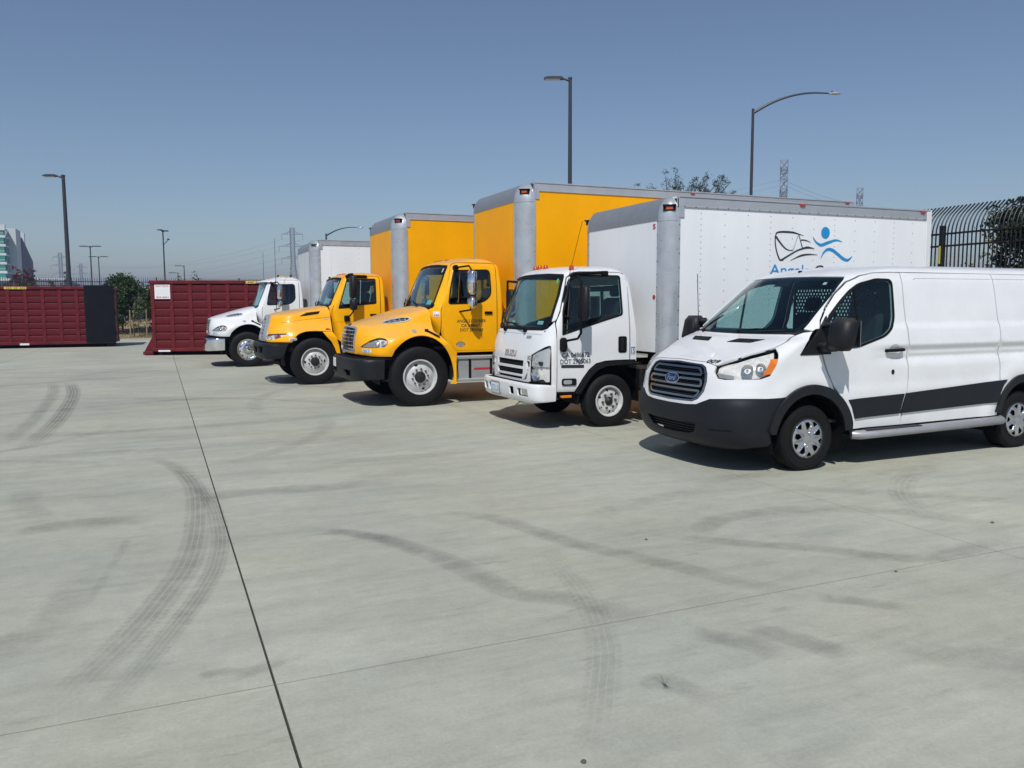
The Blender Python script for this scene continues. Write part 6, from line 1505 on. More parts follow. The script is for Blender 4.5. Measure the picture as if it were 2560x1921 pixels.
def build_int(X, Y, paint, spec):
    root = thing('box_truck', spec['label'], 'truck', (X, Y, 0), 'vehicles parked in a row')
    rows = [(.36, .30, 1.15, .60, 3, 2.0, .05, 4), (.92, .15, 1.16, .62, 3, 2.0, .05, 4), (.98, .14, 1.165, .62, 3, 2.0, .05, 4), (1.06, .15, 1.16, .64, 2.9, 2.0, .05, 4), (1.15, .17, 1.14, .66, 2.8, 2.0, .05, 4), (1.25, .195, 1.09, .68, 2.7, 2.0, .05, 4), (1.36, .225, 1.01, .66, 2.7, 2.0, .05, 4), (1.44, .25, .96, .62, 2.8, 2.0, .05, 4), (1.52, .28, .93, .60, 2.8, 2.0, .05, 4), (1.56, .32, .915, .60, 2.6, 2.0, .05, 4),
            (1.60, .46, .89, .60, 2.4, 2.0, .05, 4), (1.66, .80, .85, .50, 2.4, 2.0, .05, 4), (1.72, 1.18, .77, .32, 2.4, 2.0, .05, 4), (1.755, 1.42, .62, .2, 2.2, 2.0, .05, 4), (1.775, 1.58, .4, .1, 2, 2.0, .05, 4), (1.785, 1.7, .2, .08, 2, 2.0, .05, 4)]
    S = Surf(rows, int_bump)
    ar = fillet([(.66, .955), (.78, 1.13), (.95, 1.195), (1.15, 1.205), (1.35, 1.195), (1.56, 1.185)], [0, .1, .15, .1, .1, 0])
    half = S.PY([(0, .965), (-.6, .962), (-.9, .958)], .05, False) + S.PX(ar + [(1.565, 1.30), (1.56, 1.5), (1.555, 1.66), (1.55, 1.72), (1.55, 1.76)], .05, False) + [S.A_(0, 1.772)]
    gr = [(-.34, 1.545), (-.46, 1.53), (-.50, 1.46), (-.56, 1.2), (-.66, 1.0), (-.63, .975)]
    gh = S.PY([(-y, z) for y, z in gr] + [(0, .972)] + [(y, z) for y, z in reversed(gr)] + [(0, 1.55)], .05)
    hlx = fillet([(.155, 1.02), (.30, 1.015), (.45, 1.07), (.575, 1.155), (.40, 1.15), (.22, 1.135)], .02)
    hl = S.PX(hlx, .03)
    hood = panel(S, 'hood', sym(half), paint, root, [gh, hl, mir(S, hl)], .02, 0, .06, .002, 'interior')
    panel(S, 'hood_crease_shade', S.PX([(.45, 1.375), (.9, 1.44), (1.55, 1.50), (1.55, 1.507), (.9, 1.447), (.45, 1.382)], .05), 'interior', hood, (), .002, .001, .05, 0, both=True)  # dark strip paints the shade along the hood crease
    gp = thing_part('grille', root)
    inn = [(y * .45, 1.26 + (z - 1.26) * .74) for y, z in gr]
    gi = S.PY([(-y, z) for y, z in inn] + [(0, 1.05)] + [(y, z) for y, z in reversed(inn)] + [(0, 1.475)], .05)
    panel(S, 'surround', gh, 'galvanised', gp, [gi], .05, .02, .05, 0)
    panel(S, 'backing', gh, 'flat_black', gp, (), .01, -.05, .09, -.004)
    for k in range(5):
        z0 = 1.075 + k * .08; w_ = .30 - k * .015
        panel(S, 'grille_bar', S.PY([(w_, z0), (w_, z0 + .03), (-w_, z0 + .03), (-w_, z0)], .06), 'galvanised', gp, (), .03, -.005, .07, 0)
    for F in (lambda l: l, lambda l: mir(S, l)):
        h = panel(S, 'headlight', F(hl), 'lens_glass', root, (), .004, .004, .04, .002)
        panel(S, 'housing', F(hl), 'lamp_reflector', h, (), .01, -.04, .06, .001)
        panel(S, 'side_reflector', F(S.PX([(.34, 1.06), (.42, 1.085), (.43, 1.12), (.36, 1.12)], .03)), 'red_lens', h, (), .004, -.008, .03, 0)
        for xx, zz, rr in ((.24, 1.075, .04), (.33, 1.085, .035)):
            ta = F([S.X(xx, zz)])[0]; p = S.pt(ta, -.02); nn = Vector(S.N([ta[0]], [ta[1]])[0]); g = Geo()
            g.lathe([(rr, .015), (rr * .9, 0), (rr * .5, -.015), (.001, -.018)], (0, 0, 0), 'z', 16); rot = nn.to_track_quat('Z', 'Y').to_matrix(); g.v = [tuple(rot @ Vector(q) + p) for q in g.v]; g.build('reflector', 'chrome', h)
        vo = fillet([(.87, 1.525), (1.00, 1.535), (1.30, 1.575), (1.35, 1.64), (1.10, 1.615), (.95, 1.57)], .025)
        v = panel(S, 'hood_vent', F(S.PX(vo, .04)), 'flat_black', root, (), .01, .003, .05, 0)
        for q in range(4): panel(S, 'vent_slat', F(S.PX([(.95 + q * .02, 1.545 + q * .018), (1.31, 1.582 + q * .014), (1.31, 1.586 + q * .014), (.95 + q * .02, 1.549 + q * .018)], .04)), 'black_plastic', v, (), .006, .008, .06, 0)
        if F([(0, 1)])[0][1] > 0:
            panel(S, 'maker_badge', F(S.PX([(1.38, 1.445), (1.53, 1.455), (1.53, 1.475), (1.38, 1.465)], .03)), 'aluminium', hood, (), .004, .005, .03, 0)
            panel(S, 'red_badge', F(S.PX([(1.40, 1.215), (1.54, 1.215), (1.50, 1.25), (1.44, 1.26)], .03)), 'ink_red', hood, (), .003, .004, .03, 0)
        # fender skirt behind the wheel
        sk = panel(S, 'fender_skirt', F(S.PX([(1.34, 1.18), (1.56, 1.175), (1.64, 1.05), (1.70, .85), (1.74, .6), (1.74, .42), (1.66, .42), (1.655, .62), (1.61, .80), (1.53, .96), (1.42, 1.08)], .05)), paint, root, (), .02, .006, .05, 0)
    nb = panel(S, 'number_sticker', S.PX([(.60, .99), (.765, 1.0), (.765, 1.055), (.60, 1.045)], .03), 'sticker', hood, (), .002, .003, .04, 0)
    letters(spec['unit'], 'ink', nb, on_side(S, .615, 1.0, .005), .04, .135, .01)
    # bumper with end openings
    BS = Surf([(.54, .12, 1.10, .5, 3.2, 1.2, .05, 4), (.60, .03, 1.16, .55, 3.4, 1.2, .05, 4), (.72, .0, 1.18, .58, 3.4, 1.2, .05, 4), (.88, .0, 1.18, .58, 3.4, 1.2, .05, 4), (.93, .02, 1.17, .57, 3.4, 1.2, .05, 4), (.945, .07, 1.12, .5, 3.4, 1.2, .05, 4)])
    hb = BS.PY([(0, .58), (-.6, .575), (-.9, .58)], .05, False) + BS.PX([(.3, .59), (.46, .62), (.57, .92)], .05, False) + BS.PY([(-1.0, .938), (-.6, .94), (0, .94)], .05, False)
    sh = [BS.PY(fillet([(y * s_, z) for y, z in ((-.52, .86), (-.86, .86), (-.80, .72), (-.56, .70))], .03), .04) for s_ in (1, -1)] + [BS.PY(fillet([(.36, .84), (-.36, .84), (-.30, .70), (.30, .70)], .03), .04)]
    shelf(root, BS, .925, S, .95)
    panel(S, 'bumper_light_block', sym([S.A_(a, .74) for a in np.linspace(0, 1, 12)] + [S.A_(a, .99) for a in np.linspace(1, 0, 12)]), 'flat_black', root, (), .01, -.06, .1, 0)  # added to close the bumper gap against sunlight
    bp = panel(BS, 'front_bumper', sym(hb), 'black_plastic', root, sh, .03, 0, .06, 0, 'frame_black')
    panel(BS, 'bumper_backing', BS.PY([(.95, .90), (.95, .64), (-.95, .64), (-.95, .90)], .06), 'flat_black', bp, (), .01, -.07, .1, 0)
    panel(BS, 'bumper_top', BS.PY([(.95, .942), (-.95, .942), (-.9, .90), (.9, .90)], .05), 'flat_black', bp, (), .01, -.05, .1, 0)
    g = Geo(); g.box(.32, 1.6, -.52, .52, .55, 1.35, .05); g.box(.34, .56, -.95, .95, .66, 1.02, .05); g.build('engine_bay_light_block', 'flat_black', root)  # added fill under the hood, blocks light leaking to the ground
    C = m2_cab()
    C['rows'] = [(.90, 1.60, 1.05, .26, 3, 2.86, .10, 4), (1.2, 1.57, 1.055, .26, 3, 2.86, .10, 4), (1.60, 1.50, 1.055, .24, 3, 2.86, .1, 4), (1.70, 1.48, 1.052, .24, 3, 2.86, .1, 4), (1.75, 1.50, 1.05, .24, 3, 2.86, .1, 4), (2.0, 1.61, 1.02, .24, 3, 2.855, .1, 4), (2.3, 1.755, .97, .24, 3, 2.845, .1, 4), (2.39, 1.80, .95, .25, 3, 2.83, .11, 4),
                 (2.43, 1.835, .93, .28, 2.8, 2.81, .13, 3.5), (2.465, 1.90, .88, .34, 2.6, 2.77, .16, 3.2), (2.495, 2.0, .80, .38, 2.4, 2.70, .2, 3), (2.515, 2.12, .66, .32, 2.2, 2.62, .2, 2.6), (2.528, 2.24, .42, .22, 2, 2.52, .14, 2.2), (2.534, 2.34, .001, .04, 2, 2.44, .04, 2)]
    C['ztop'] = 2.534; C['zr'] = 2.37
    C['door'] = [(2.69, .92), (1.80, .92), (1.70, 1.0), (1.62, 1.15), (1.60, 1.30), (1.60, 1.68), (1.68, 1.84), (1.885, 2.38), (1.93, 2.415), (1.99, 2.43), (2.62, 2.43), (2.685, 2.415), (2.71, 2.36)]
    C['win'] = fillet([(1.755, 1.72), (1.965, 2.34), (2.595, 2.36), (2.585, 1.825), (2.05, 1.775), (1.99, 1.735)], [.04, .03, .05, .04, .05, .04])
    C['wino'] = fillet([(1.72, 1.69), (1.945, 2.362), (2.62, 2.383), (2.61, 1.80), (2.055, 1.75), (2.0, 1.705)], [.04, .03, .05, .04, .05, .04])
    C['bar'] = [(2.015, 1.74), (2.04, 1.74), (2.04, 2.345), (2.015, 2.345)]
    C['cowl'] = [(1.55, 1.12), (1.585, 1.15), (1.592, 1.40), (1.592, 1.685), (1.67, 1.86), (1.63, 1.87), (1.60, 1.80), (1.57, 1.765), (1.55, 1.75)]
    C['corner'] = [(2.70, .92), (2.78, .92), (2.78, 2.22), (2.77, 2.34), (2.73, 2.42), (2.70, 2.42), (2.719, 2.36)]
    C['ws'] = [(0, 1.76), (-.4, 1.755), (-.80, 1.745), (-.88, 1.76), (-.91, 1.80), (-.86, 2.15), (-.825, 2.36), (-.79, 2.395), (-.4, 2.415), (0, 2.42)]
    C['ws2'] = [(0, 1.79), (-.4, 1.785), (-.79, 1.78), (-.85, 1.79), (-.873, 1.82), (-.825, 2.14), (-.795, 2.33), (-.76, 2.358), (-.4, 2.375), (0, 2.38)]
    C['wside'] = [(-.915, 1.80), (-.866, 2.15), (-.831, 2.36), (-.794, 2.40), (-.4, 2.42)]
    C['pillar'] = [(1.655, 1.75), (1.69, 1.83), (1.882, 2.395), (1.93, 2.43), (1.99, 2.445), (2.62, 2.445), (2.695, 2.43)]
    C['redge'] = [(2.765, 2.38), (2.73, 2.43)]
    C['cowlp'] = [(0, 1.70), (-.5, 1.70), (-.9, 1.69), (-.93, 1.74), (-.86, 1.755), (-.78, 1.74), (-.4, 1.75), (0, 1.755)]
    C['crease'] = [(1.665, 1.42), (2.69, 1.42), (2.69, 1.40), (1.665, 1.40)]
    C['handle'] = (2.45, 1.52); C['wipers'] = [(-.45, 1.74, .0, 1.82), (.4, 1.745, .80, 1.84)]; C['stick'] = [(-.72, 2.27, .035, .06, 'sticker')]
    CS, ds = cab_conv(root, C, paint)
    g = Geo(); g.box(1.66, 1.72, -.15, .05, 1.80, 1.93, .004, rot=Matrix.Rotation(.5, 3, 'Y')); g.build('papers', 'sticker', root)
    # tall black mirrors
    for sg in (-1, 1):
        e = thing_part('mirror', root); yo = 1.33; g = Geo()
        g.tube([(1.95, -.96, 2.40), (1.97, -1.10, 2.46), (2.0, -yo, 2.46)], .028, 8); g.box(1.92, 2.42, -.99, -.93, 2.395, 2.46, .02)
        g.tube([(2.0, -yo, 2.40), (2.0, -yo, 1.62), (1.94, -1.2, 1.52), (1.90, -1.05, 1.48)], .018, 8); g.box(1.85, 1.97, -1.12, -1.02, 1.40, 1.54, .02)
        if sg == 1: g.v = [(a, -b, c) for a, b, c in g.v]
        g.build('mirror_arm', 'flat_black', e)
        for (z0, z1) in ((1.93, 2.43), (1.66, 1.91)):
            g = Geo(); g.box(1.94, 2.08, -yo - .13, -yo + .12, z0, z1, .035)
            if sg == 1: g.v = [(a, -b, c) for a, b, c in g.v]
            g.build('mirror_head', 'black_plastic', e, 50)
    beacons(root, CS, (.6, .3, .0, -.3), 2.475)
    step_box(root, 1.80, 2.75, 1.10)
    for sg in (-1, 1):
        g = Geo(); g.lathe([(.66, -1.12), (.66, -.55), (.1, -.55)], (1.15, 0, .52), 'y', 26, 0, R(-8), R(188))
        if sg == 1: g.v = [(a, -b, c) for a, b, c in g.v]
        g.build('wheel_well', 'flat_black', root)
    bx0, bx1, ztop = spec['box']
    chassis(root, .2, bx1 - .15, 1.02, 1.15, None, .52, 1.22, rear_x=spec['rear_x'])
    for sg in (-1, 1):
        wheel(root, 1.15, sg * 1.21, 'steel', sg, R(2)); wheel(root, spec['rear_x'], sg * 1.23, 'steel', sg, 1.0)
    g = Geo(); g.tube([(3.1, -.95, .72), (4.4, -.95, .72)], .27, 18); g.build('fuel_tank', 'aluminium', root)
    cargo_box(root, bx0, bx1, 1.285, 1.12, ztop, spec['r'], spec['cap'], spec['fmat'], spec['smat'], light='red_lens')
    return root

build_m2(3.0, 14.72, 'yellow_paint', dict(label='yellow box truck numbered 007 with rounded hood, chrome mirrors and the tallest yellow box', unit='007', worn=True, text=True, wheel='steel', spin=R(107), box=(3.04, 11.0, 3.967), r=.268, cap=.30, rear_x=7.9, fmat='yellow_panel', smat='yellow_panel'))
build_int(2.03, 19.50, 'yellow_paint', dict(label='yellow box truck numbered 001 with slanted gray grille and tall black mirrors', unit='001', box=(3.0, 10.9, 3.885), r=.274, cap=.33, rear_x=7.8, fmat='yellow_panel', smat='yellow_panel'))
build_m2(1.2, 25.72, 'white_paint', dict(label='white box truck with sun visor, chrome bumper and a shade behind its windscreen', unit='002', chrome=True, visor=True, aerials=True, wheel='alu', spin=R(10), box=(3.0, 10.2, 3.70), r=.249, cap=.28, rear_x=7.2, fmat='worn_white_panel', smat='white_panel', riv=True, light='none'))

# ------------------------------------------------------------------ roll-off containers
def rolloff(loc, rot, L, H, label, door=False, cap_strip=None, sign=False, hookend=False):
    root = thing('roll_off_container', label, 'container', loc, 'maroon roll-off containers', rot)
    W = 2.35; zb = .16; mt = 'maroon'
    g = Geo(); g.box(0, L, .04, W - .04, zb, zb + .10); g.box(.02, L - .02, .07, .10, zb + .1, H - .12); g.box(.02, L - .02, W - .10, W - .07, zb + .1, H - .12); g.box(.02, .06, .1, W - .1, zb + .1, H - .1); g.box(L - .06, L - .02, .1, W - .1, zb + .1, H - .1)
    g.build('shell', mt, root)
    for y in (0, W):
        s_ = -1 if y == 0 else 1
        g = Geo(); g.box(-.03, L + .03, y - .075, y + .075, H - .13, H, .02); g.build('top_rail', mt, root)
        g = Geo(); g.box(-.02, L + .02, y - .05, y + .05, zb - .02, zb + .11, .015); g.build('bottom_rail', mt, root)
    for x in (0, L):
        g = Geo(); g.box(x - .05, x + .05, .076, W - .076, H - .128, H - .002, .02); g.build('end_rail', mt, root)
    n = int(round(L / .655)); dx = (L - .16) / n; rows = 8; dz = (H - .13 - zb - .11) / rows
    post = None; cell = None; wide = None
    for k, y in enumerate((0.0, W)):
        s_ = -1 if k == 0 else 1
        for i in range(n + 1):
            x = .08 + i * dx
            if post is None:
                g = Geo(); g.prism([(-.085, .06), (-.06, -.045), (.06, -.045), (.085, .06)], 'xy', zb + .11, H - .13); post = g.build('post', mt, root); post.location = (x, y, 0)
            else:
                o = post.copy(); COL.objects.link(o); o.parent = root; o.location = (x, y, 0); o.rotation_euler = (0, 0, 0 if s_ < 0 else math.pi)
        for i in range(n):
            for j in range(rows):
                x = .08 + (i + .5) * dx; z = zb + .11 + j * dz
                if cell is None:
                    w2 = dx / 2 - .05; g = Geo()
                    g.prism([(.06, .004), (-.012, .012), (-.028, dz * .30), (-.028, dz - .055), (.03, dz - .012), (.06, dz - .004)], 'yz', -w2, w2)
                    cell = g.build('wall_panel', mt, root, 20); cell.location = (x, y, z)
                else:
                    o = cell.copy(); COL.objects.link(o); o.parent = root; o.location = (x, y, z); o.rotation_euler = (0, 0, 0 if s_ < 0 else math.pi)
    for y in (.55, W - .55):
        g = Geo(); g.box(.1, L - .1, y - .06, y + .06, .02, zb, .01); g.build('skid_rail', 'frame_black', root)
    for x in (.5, L - .5):
        for y in (.35, W - .35):
            g = Geo(); g.lathe([(.001, -.07), (.085, -.07), (.085, .07), (.001, .07)], (x, y, .085), 'y', 14); g.build('roller', 'frame_black', root)
    if hookend:
        for y in (.12, W - .12):
            g = Geo(); g.prism([(-.30, .0), (-.32, .14), (-.03, .66), (.0, .66), (0.0, .14), (.0, .0)], 'xz', y - .05, y + .05); g.build('end_gusset', mt, root)
        g = Geo(); g.box(-.36, -.01, .02, W - .02, .02, .14, .02); g.build('end_sill', mt, root)
        g = Geo(); g.box(.20, .62, -.054, -.02, zb - .03, zb + .03, .004); g.build('worn_patch', 'sticker', root)
    if cap_strip:
        for x in cap_strip:
            g = Geo(); g.box(x, x + .82, -.079, -.06, H - .118, H - .025, .002); s = g.build('warning_strip', 'sticker_yellow', root)
            [mk('print_mark', [(x + .08 + q * .072, -.0802, H - .092), (x + .13 + q * .072, -.0802, H - .092), (x + .13 + q * .072, -.0802, H - .052), (x + .08 + q * .072, -.0802, H - .052)], [(0, 1, 2, 3)], 'ink', s, smooth=0) for q in range(10) if q not in (3, 6)]
    if sign:
        g = Geo(); x0 = .30; g.box(.165, .70, -.060, -.050, H - .66, H - .155, .002); s = g.build('sign_board', 'sticker', root)
        fn = lambda x, z: (lambda u, v: Vector((x + u, -.0615, z + v)))
        letters('TRACY DELTA', 'ink_red', s, fn(.20, H - .235), .055, .46, .02);
        for q in range(5): letters('- - - - - - -', 'ink', s, fn(.24, H - .32 - q * .05), .02, .38)
        letters('835-0601', 'ink_red', s, fn(.22, H - .63), .06, .42, .02)
    if door:
        g = Geo(); g.box(L - 1.06, L + .10, -.16, -.09, .22, H + .06, .012); d = g.build('swung_door', 'charcoal_steel', root)
        for z in (.5, 1.4, 2.3):
            g = Geo(); g.tube([(L + .10, -.10, z), (L + .10, -.10, z + .18)], .035, 8); g.build('hinge', 'charcoal_steel', d)
        g = Geo(); g.box(L - 1.04, L + .06, -.15, .0, .16, .24, .01); g.box(L - .3, L - .05, -.02, .2, .0, .2, .02); g.build('door_foot', 'frame_black', root)
        g = Geo(); g.box(L - 3.6, L - 3.25, -.056, -.02, zb - .03, zb + .05, .004); g.build('worn_patch', 'sticker', root)
    return root

rolloff((-.22, 31.80, 0), R(-18), 6.7, 2.68, 'maroon ribbed container with a white sign board, behind the white hooded truck', cap_strip=(3.35,), sign=True, hookend=True)
rolloff((-8.42, 40.0, 0), R(-3), 6.6, 2.62, 'maroon ribbed container with a dark panel at its end, at the left edge', door=True, cap_strip=(2.55,))

# ------------------------------------------------------------------ right fence: black steel pickets with out-curved tips
def right_fence():
    root = thing('steel_fence', 'tall black steel fence with out-curved picket tips behind the trucks', 'fence', (15.75, 0, 0))
    g = Geo(); pts = [(0, 0, .1), (0, 0, 2.95), (0, 0, 3.25)]
    for k in range(7):
        t = R(90 - 55 * (k + 1) / 7); pts.append((.62 * (1 - math.cos(R(55 * (k + 1) / 7))) * 1.0, 0, 3.25 + .62 * math.sin(R(55 * (k + 1) / 7))))
    pts.append((pts[-1][0] + .16, 0, pts[-1][2] + .13))
    g.tube(pts, .0165, 6); p0 = g.build('picket', 'fence_black', root, 60); p0.location = (0, 3.0, 0)
    y = 3.0957
    while y < 30.5:
        o = p0.copy(); COL.objects.link(o); o.parent = root; o.location = (0, y, 0); y += .0957
    for z in (.3, 3.00, 3.26):
        g = Geo(); g.box(-.022, .022, 2.9, 30.6, z - .02, z + .02, .003); g.build('rail', 'fence_black', root)
    y = 12.60 - 2.42 * 4
    while y < 31:
        g = Geo(); g.box(-.05, .05, y - .05, y + .05, 0, 3.44, .006); po = g.build('fence_post', 'fence_black', root)
        g = Geo(); g.box(-.054, -.0505, y - .012, y + .035, 2.62, 3.0, .0005); g.build('yellow_tag', 'sticker_yellow', root) if abs(y - 12.6) < .1 else None
        y += 2.42
right_fence()

def far_fence():
    root = thing('picket_fence', 'black picket fence along the verge behind the containers', 'fence', (0, 56.5, .78))
    g = Geo(); x = -40.0
    while x < 30: g.add([(x - .012, -.012, 0), (x + .012, -.012, 0), (x + .012, .012, 0), (x - .012, .012, 0), (x - .012, -.012, 2.75), (x + .012, -.012, 2.75), (x + .012, .012, 2.75), (x - .012, .012, 2.75)], [(0, 1, 5, 4), (1, 2, 6, 5), (2, 3, 7, 6), (3, 0, 4, 7), (4, 5, 6, 7)]); x += .125
    g.build('pickets', 'fence_black', root, 0, kind='stuff')
    for z in (.25, 2.25, 2.5):
        g = Geo(); g.box(-40, 30, -.02, .02, z - .022, z + .022); g.build('rail', 'fence_black', root)
    for k in range(29):
        g = Geo(); g.box(-40 + k * 2.5 - .04, -40 + k * 2.5 + .04, -.04, .04, -.3, 2.8, .005); g.build('fence_post', 'fence_black', root)
far_fence()

# ------------------------------------------------------------------ vegetation
def leaf_material(name, c1, c2, trans=.25):
    m, nt, b, out = nodes_of(name); N = nt.nodes; L = nt.links
    ge = N.new('ShaderNodeNewGeometry'); n = N.new('ShaderNodeTexNoise'); n.inputs['Scale'].default_value = 3.2; n.inputs['Detail'].default_value = 3; L.new(ge.outputs['Position'], n.inputs['Vector'])
    r = N.new('ShaderNodeMapRange'); r.inputs['From Min'].default_value = .35; r.inputs['From Max'].default_value = .65; L.new(n.outputs['Fac'], r.inputs['Value'])
    mx = N.new('ShaderNodeMix'); mx.data_type = 'RGBA'; mx.inputs['A'].default_value = (*c1, 1); mx.inputs['B'].default_value = (*c2, 1); L.new(r.outputs[0], mx.inputs['Factor'])
    L.new(mx.outputs['Result'], b.inputs['Base Color']); b.inputs['Roughness'].default_value = .55; b.inputs['Specular IOR Level'].default_value = .35
    tl = N.new('ShaderNodeBsdfTranslucent'); L.new(mx.outputs['Result'], tl.inputs[0]); ms = N.new('ShaderNodeMixShader'); ms.inputs[0].default_value = trans; L.new(b.outputs[0], ms.inputs[1]); L.new(tl.outputs[0], ms.inputs[2]); L.new(ms.outputs[0], out.inputs['Surface'])
    MATS[name] = m
leaf_material('leaf_green', (.020, .048, .010), (.06, .10, .02))
leaf_material('leaf_dark', (.014, .034, .012), (.035, .07, .02))
leaf_material('leaf_olive', (.07, .10, .045), (.12, .15, .06))
leaf_material('leaf_red', (.075, .018, .025), (.12, .03, .035))
leaf_material('grass_dry', (.34, .26, .12), (.24, .20, .08), .2)
leaf_material('leaf_yellowish', (.13, .16, .03), (.20, .17, .04))
pmat('bark', (.10, .075, .05), .9, var=.3, vscale=12, bump=.4, bscale=30)
pmat('stake_wood', (.30, .22, .13), .85, var=.3, vscale=8)

def leaves(blobs, n, size, rng, aspect=.5, up=.3):
    """leaf faces spread through ellipsoid blobs (cx,cy,cz,rx,ry,rz), denser towards the shell, in clumps"""
    v = []; f = []; tot = sum(b[3] * b[4] * b[5] for b in blobs)
    for b in blobs:
        k = max(12, int(n * (b[3] * b[4] * b[5]) / tot)); ncl = max(3, k // 14)
        for c in range(ncl):
            d = Vector((rng.gauss(0, 1), rng.gauss(0, 1), rng.gauss(0, 1))).normalized(); r = rng.uniform(.35, 1.02) ** .5
            cc = Vector((b[0] + d.x * b[3] * r, b[1] + d.y * b[4] * r, b[2] + d.z * b[5] * r)); cs = size * rng.uniform(1.6, 3.4)
            for q in range(14):
                p = cc + Vector((rng.gauss(0, 1), rng.gauss(0, 1), rng.gauss(0, .8))) * cs * .55
                s_ = size * rng.uniform(.6, 1.25); nrm = Vector((rng.gauss(0, 1), rng.gauss(0, 1), rng.gauss(up, 1))).normalized()
                a = nrm.orthogonal().normalized(); a.rotate(Matrix.Rotation(rng.uniform(0, 6.28), 3, nrm)); bb = nrm.cross(a)
                i = len(v); v += [p - a * s_, p + bb * s_ * aspect - a * s_ * .1, p + a * s_, p - bb * s_ * aspect - a * s_ * .1]; f.append((i, i + 1, i + 2, i + 3))
    return v, f

def plant(name, label, cat, loc, blobs, n, size, leaf, trunk=None, group=None, seed=1, aspect=.5, stems=0, limbs=()):
    rng = random.Random(seed); root = thing(name, label, cat, loc, group)
    v, f = leaves(blobs, n, size, rng, aspect); mk('crown', v, f, leaf, root, smooth=0)
    g = Geo()
    if trunk:
        h, r = trunk; g.tube([(0, 0, -.1), (rng.uniform(-.05, .05), 0, h * .4), (rng.uniform(-.1, .1), rng.uniform(-.1, .1), h)], r, 8, radii=[r, r * .8, r * .5])
        for b in blobs[:8]:
            g.tube([(0, 0, h * rng.uniform(.5, .95)), ((b[0]) * .5, b[1] * .5, (h + b[2]) * .5), (b[0], b[1], b[2] + b[5] * .3)], r * .4, 5, radii=[r * .45, r * .3, r * .1])
        g.build('trunk', 'bark', root)
    return root

def blobset(rng, n, R_, H0, H1, s0, s1):
    out = []
    for i in range(n):
        z = H0 + (H1 - H0) * (i + .5) / n; k = math.sin(math.pi * min(1, max(.12, (z - H0) / (H1 - H0) * .85 + .15))); a = rng.uniform(0, 6.28); r = R_ * k * rng.uniform(.2, .85); s_ = rng.uniform(s0, s1)
        out.append((r * math.cos(a), r * math.sin(a), z, s_, s_, s_ * rng.uniform(.7, 1.1)))
    return out

rg = random.Random(11)
plant('shrub', 'tall dense green shrub in the gap between the two maroon containers', 'shrub', (-1.9, 51.2, 0), blobset(rg, 20, 1.15, 1.15, 3.3, .5, .8), 8000, .08, 'leaf_green', (2.4, .06), 'shrubs behind the yard', 21)
plant('shrub', 'lower rounder green shrub just left of the container with the sign board', 'shrub', (-.05, 51.6, 0), blobset(rg, 16, 1.1, 1.0, 2.6, .45, .7), 6000, .08, 'leaf_green', (1.6, .05), 'shrubs behind the yard', 22)
plant('sapling', 'thin young tree tied between wooden stakes in the gap between the containers', 'tree', (-1.0, 49.9, 0), [(0, 0, 1.5, .35, .35, .5), (.1, 0, 2.1, .25, .25, .3), (-.1, 0, .9, .2, .2, .25)], 500, .06, 'leaf_olive', (1.9, .02), None, 23)
g = Geo()
for k, (x, y) in enumerate(((-1.45, 49.8), (-.62, 49.75), (-1.28, 50.1))):
    g = Geo(); g.tube([(0, 0, -.1), (.02, 0, 1.55)], .035, 8); o = g.build('tree_stake', 'stake_wood'); o.location = (x, y, 0)
    tag(o, ('thin wooden stake left of the young tree between the containers', 'thick wooden stake right of the young tree between the containers', 'wooden stake just behind the young tree between the containers')[k], 'stake')
g = Geo(); g.box(-1.47, -.60, 49.70, 49.74, .78, .84, .004); tag(g.build('stake_rail', 'stake_wood'), 'wooden cross rail nailed to the stakes round the young tree', 'rail')
g = Geo(); rr = random.Random(5); v = []; f = []
for k in range(9000):
    x = rr.uniform(-16, 14); y = 49.1 + 6.5 * rr.random() ** 1.2; z = -.06 + .9 * min(1, max(0, (y - 49.4) / 7)); h = rr.uniform(.06, .24); a = rr.uniform(0, 6.28); w = .02
    i = len(v); v += [(x - w * math.cos(a), y - w * math.sin(a), z), (x + w * math.cos(a), y + w * math.sin(a), z), (x + rr.uniform(-.08, .08), y + rr.uniform(-.08, .08), z + h)]; f.append((i, i + 1, i + 2))
o = mk('dry_grass', v, f, 'grass_dry', smooth=0); tag(o, 'dry yellow grass on the verge behind the containers', 'grass'); o['kind'] = 'stuff'
far_trees = [((-5.5, 62, .8), 3.7, .9, 'leaf_dark', 'small pointed conifer top right of the tall left lamp post'), ((-3.0, 61, .8), 3.45, .75, 'leaf_dark', 'small conifer top above the dark container panel'), ((.05, 62, .8), 3.3, .6, 'leaf_dark', 'small tree top just left of the thin twin-head lamp post'),
             ((3.1, 75, .8), 4.2, .7, 'leaf_dark', 'little dark tree top above the right container rail, nearest the white cab'), ((1.7, 72, .8), 3.9, .7, 'leaf_dark', 'little dark tree top beside the two short single-arm poles'), ((-7.6, 74, .8), 3.6, .7, 'leaf_dark', 'dark tree top left of the tall left lamp post'),
             ((4.6, 80, .8), 3.3, .5, 'leaf_dark', 'tiny dark tree top above the yellow strip of the right container')]
for i, (p, h, r, lm, lb) in enumerate(far_trees):
    bl = [(rg.uniform(-.3, .3) * r * (1 - k / 7), rg.uniform(-.3, .3) * r, h * (.18 + .80 * k / 7), r * (1.02 - k / 8), r * (1.02 - k / 8), h * .10) for k in range(8)]
    plant('far_tree', lb, 'tree', (p[0], p[1], 0), bl, 900, .10, lm, (h * .9, .06), 'tree tops behind the far fence', 40 + i)
plant('red_shrub', 'dark red-leaved tree in front of the glass building', 'tree', (-8.6, 66, .8), blobset(rg, 9, 1.1, .6, 3.2, .5, .8), 1500, .10, 'leaf_red', (2.0, .06), None, 51)
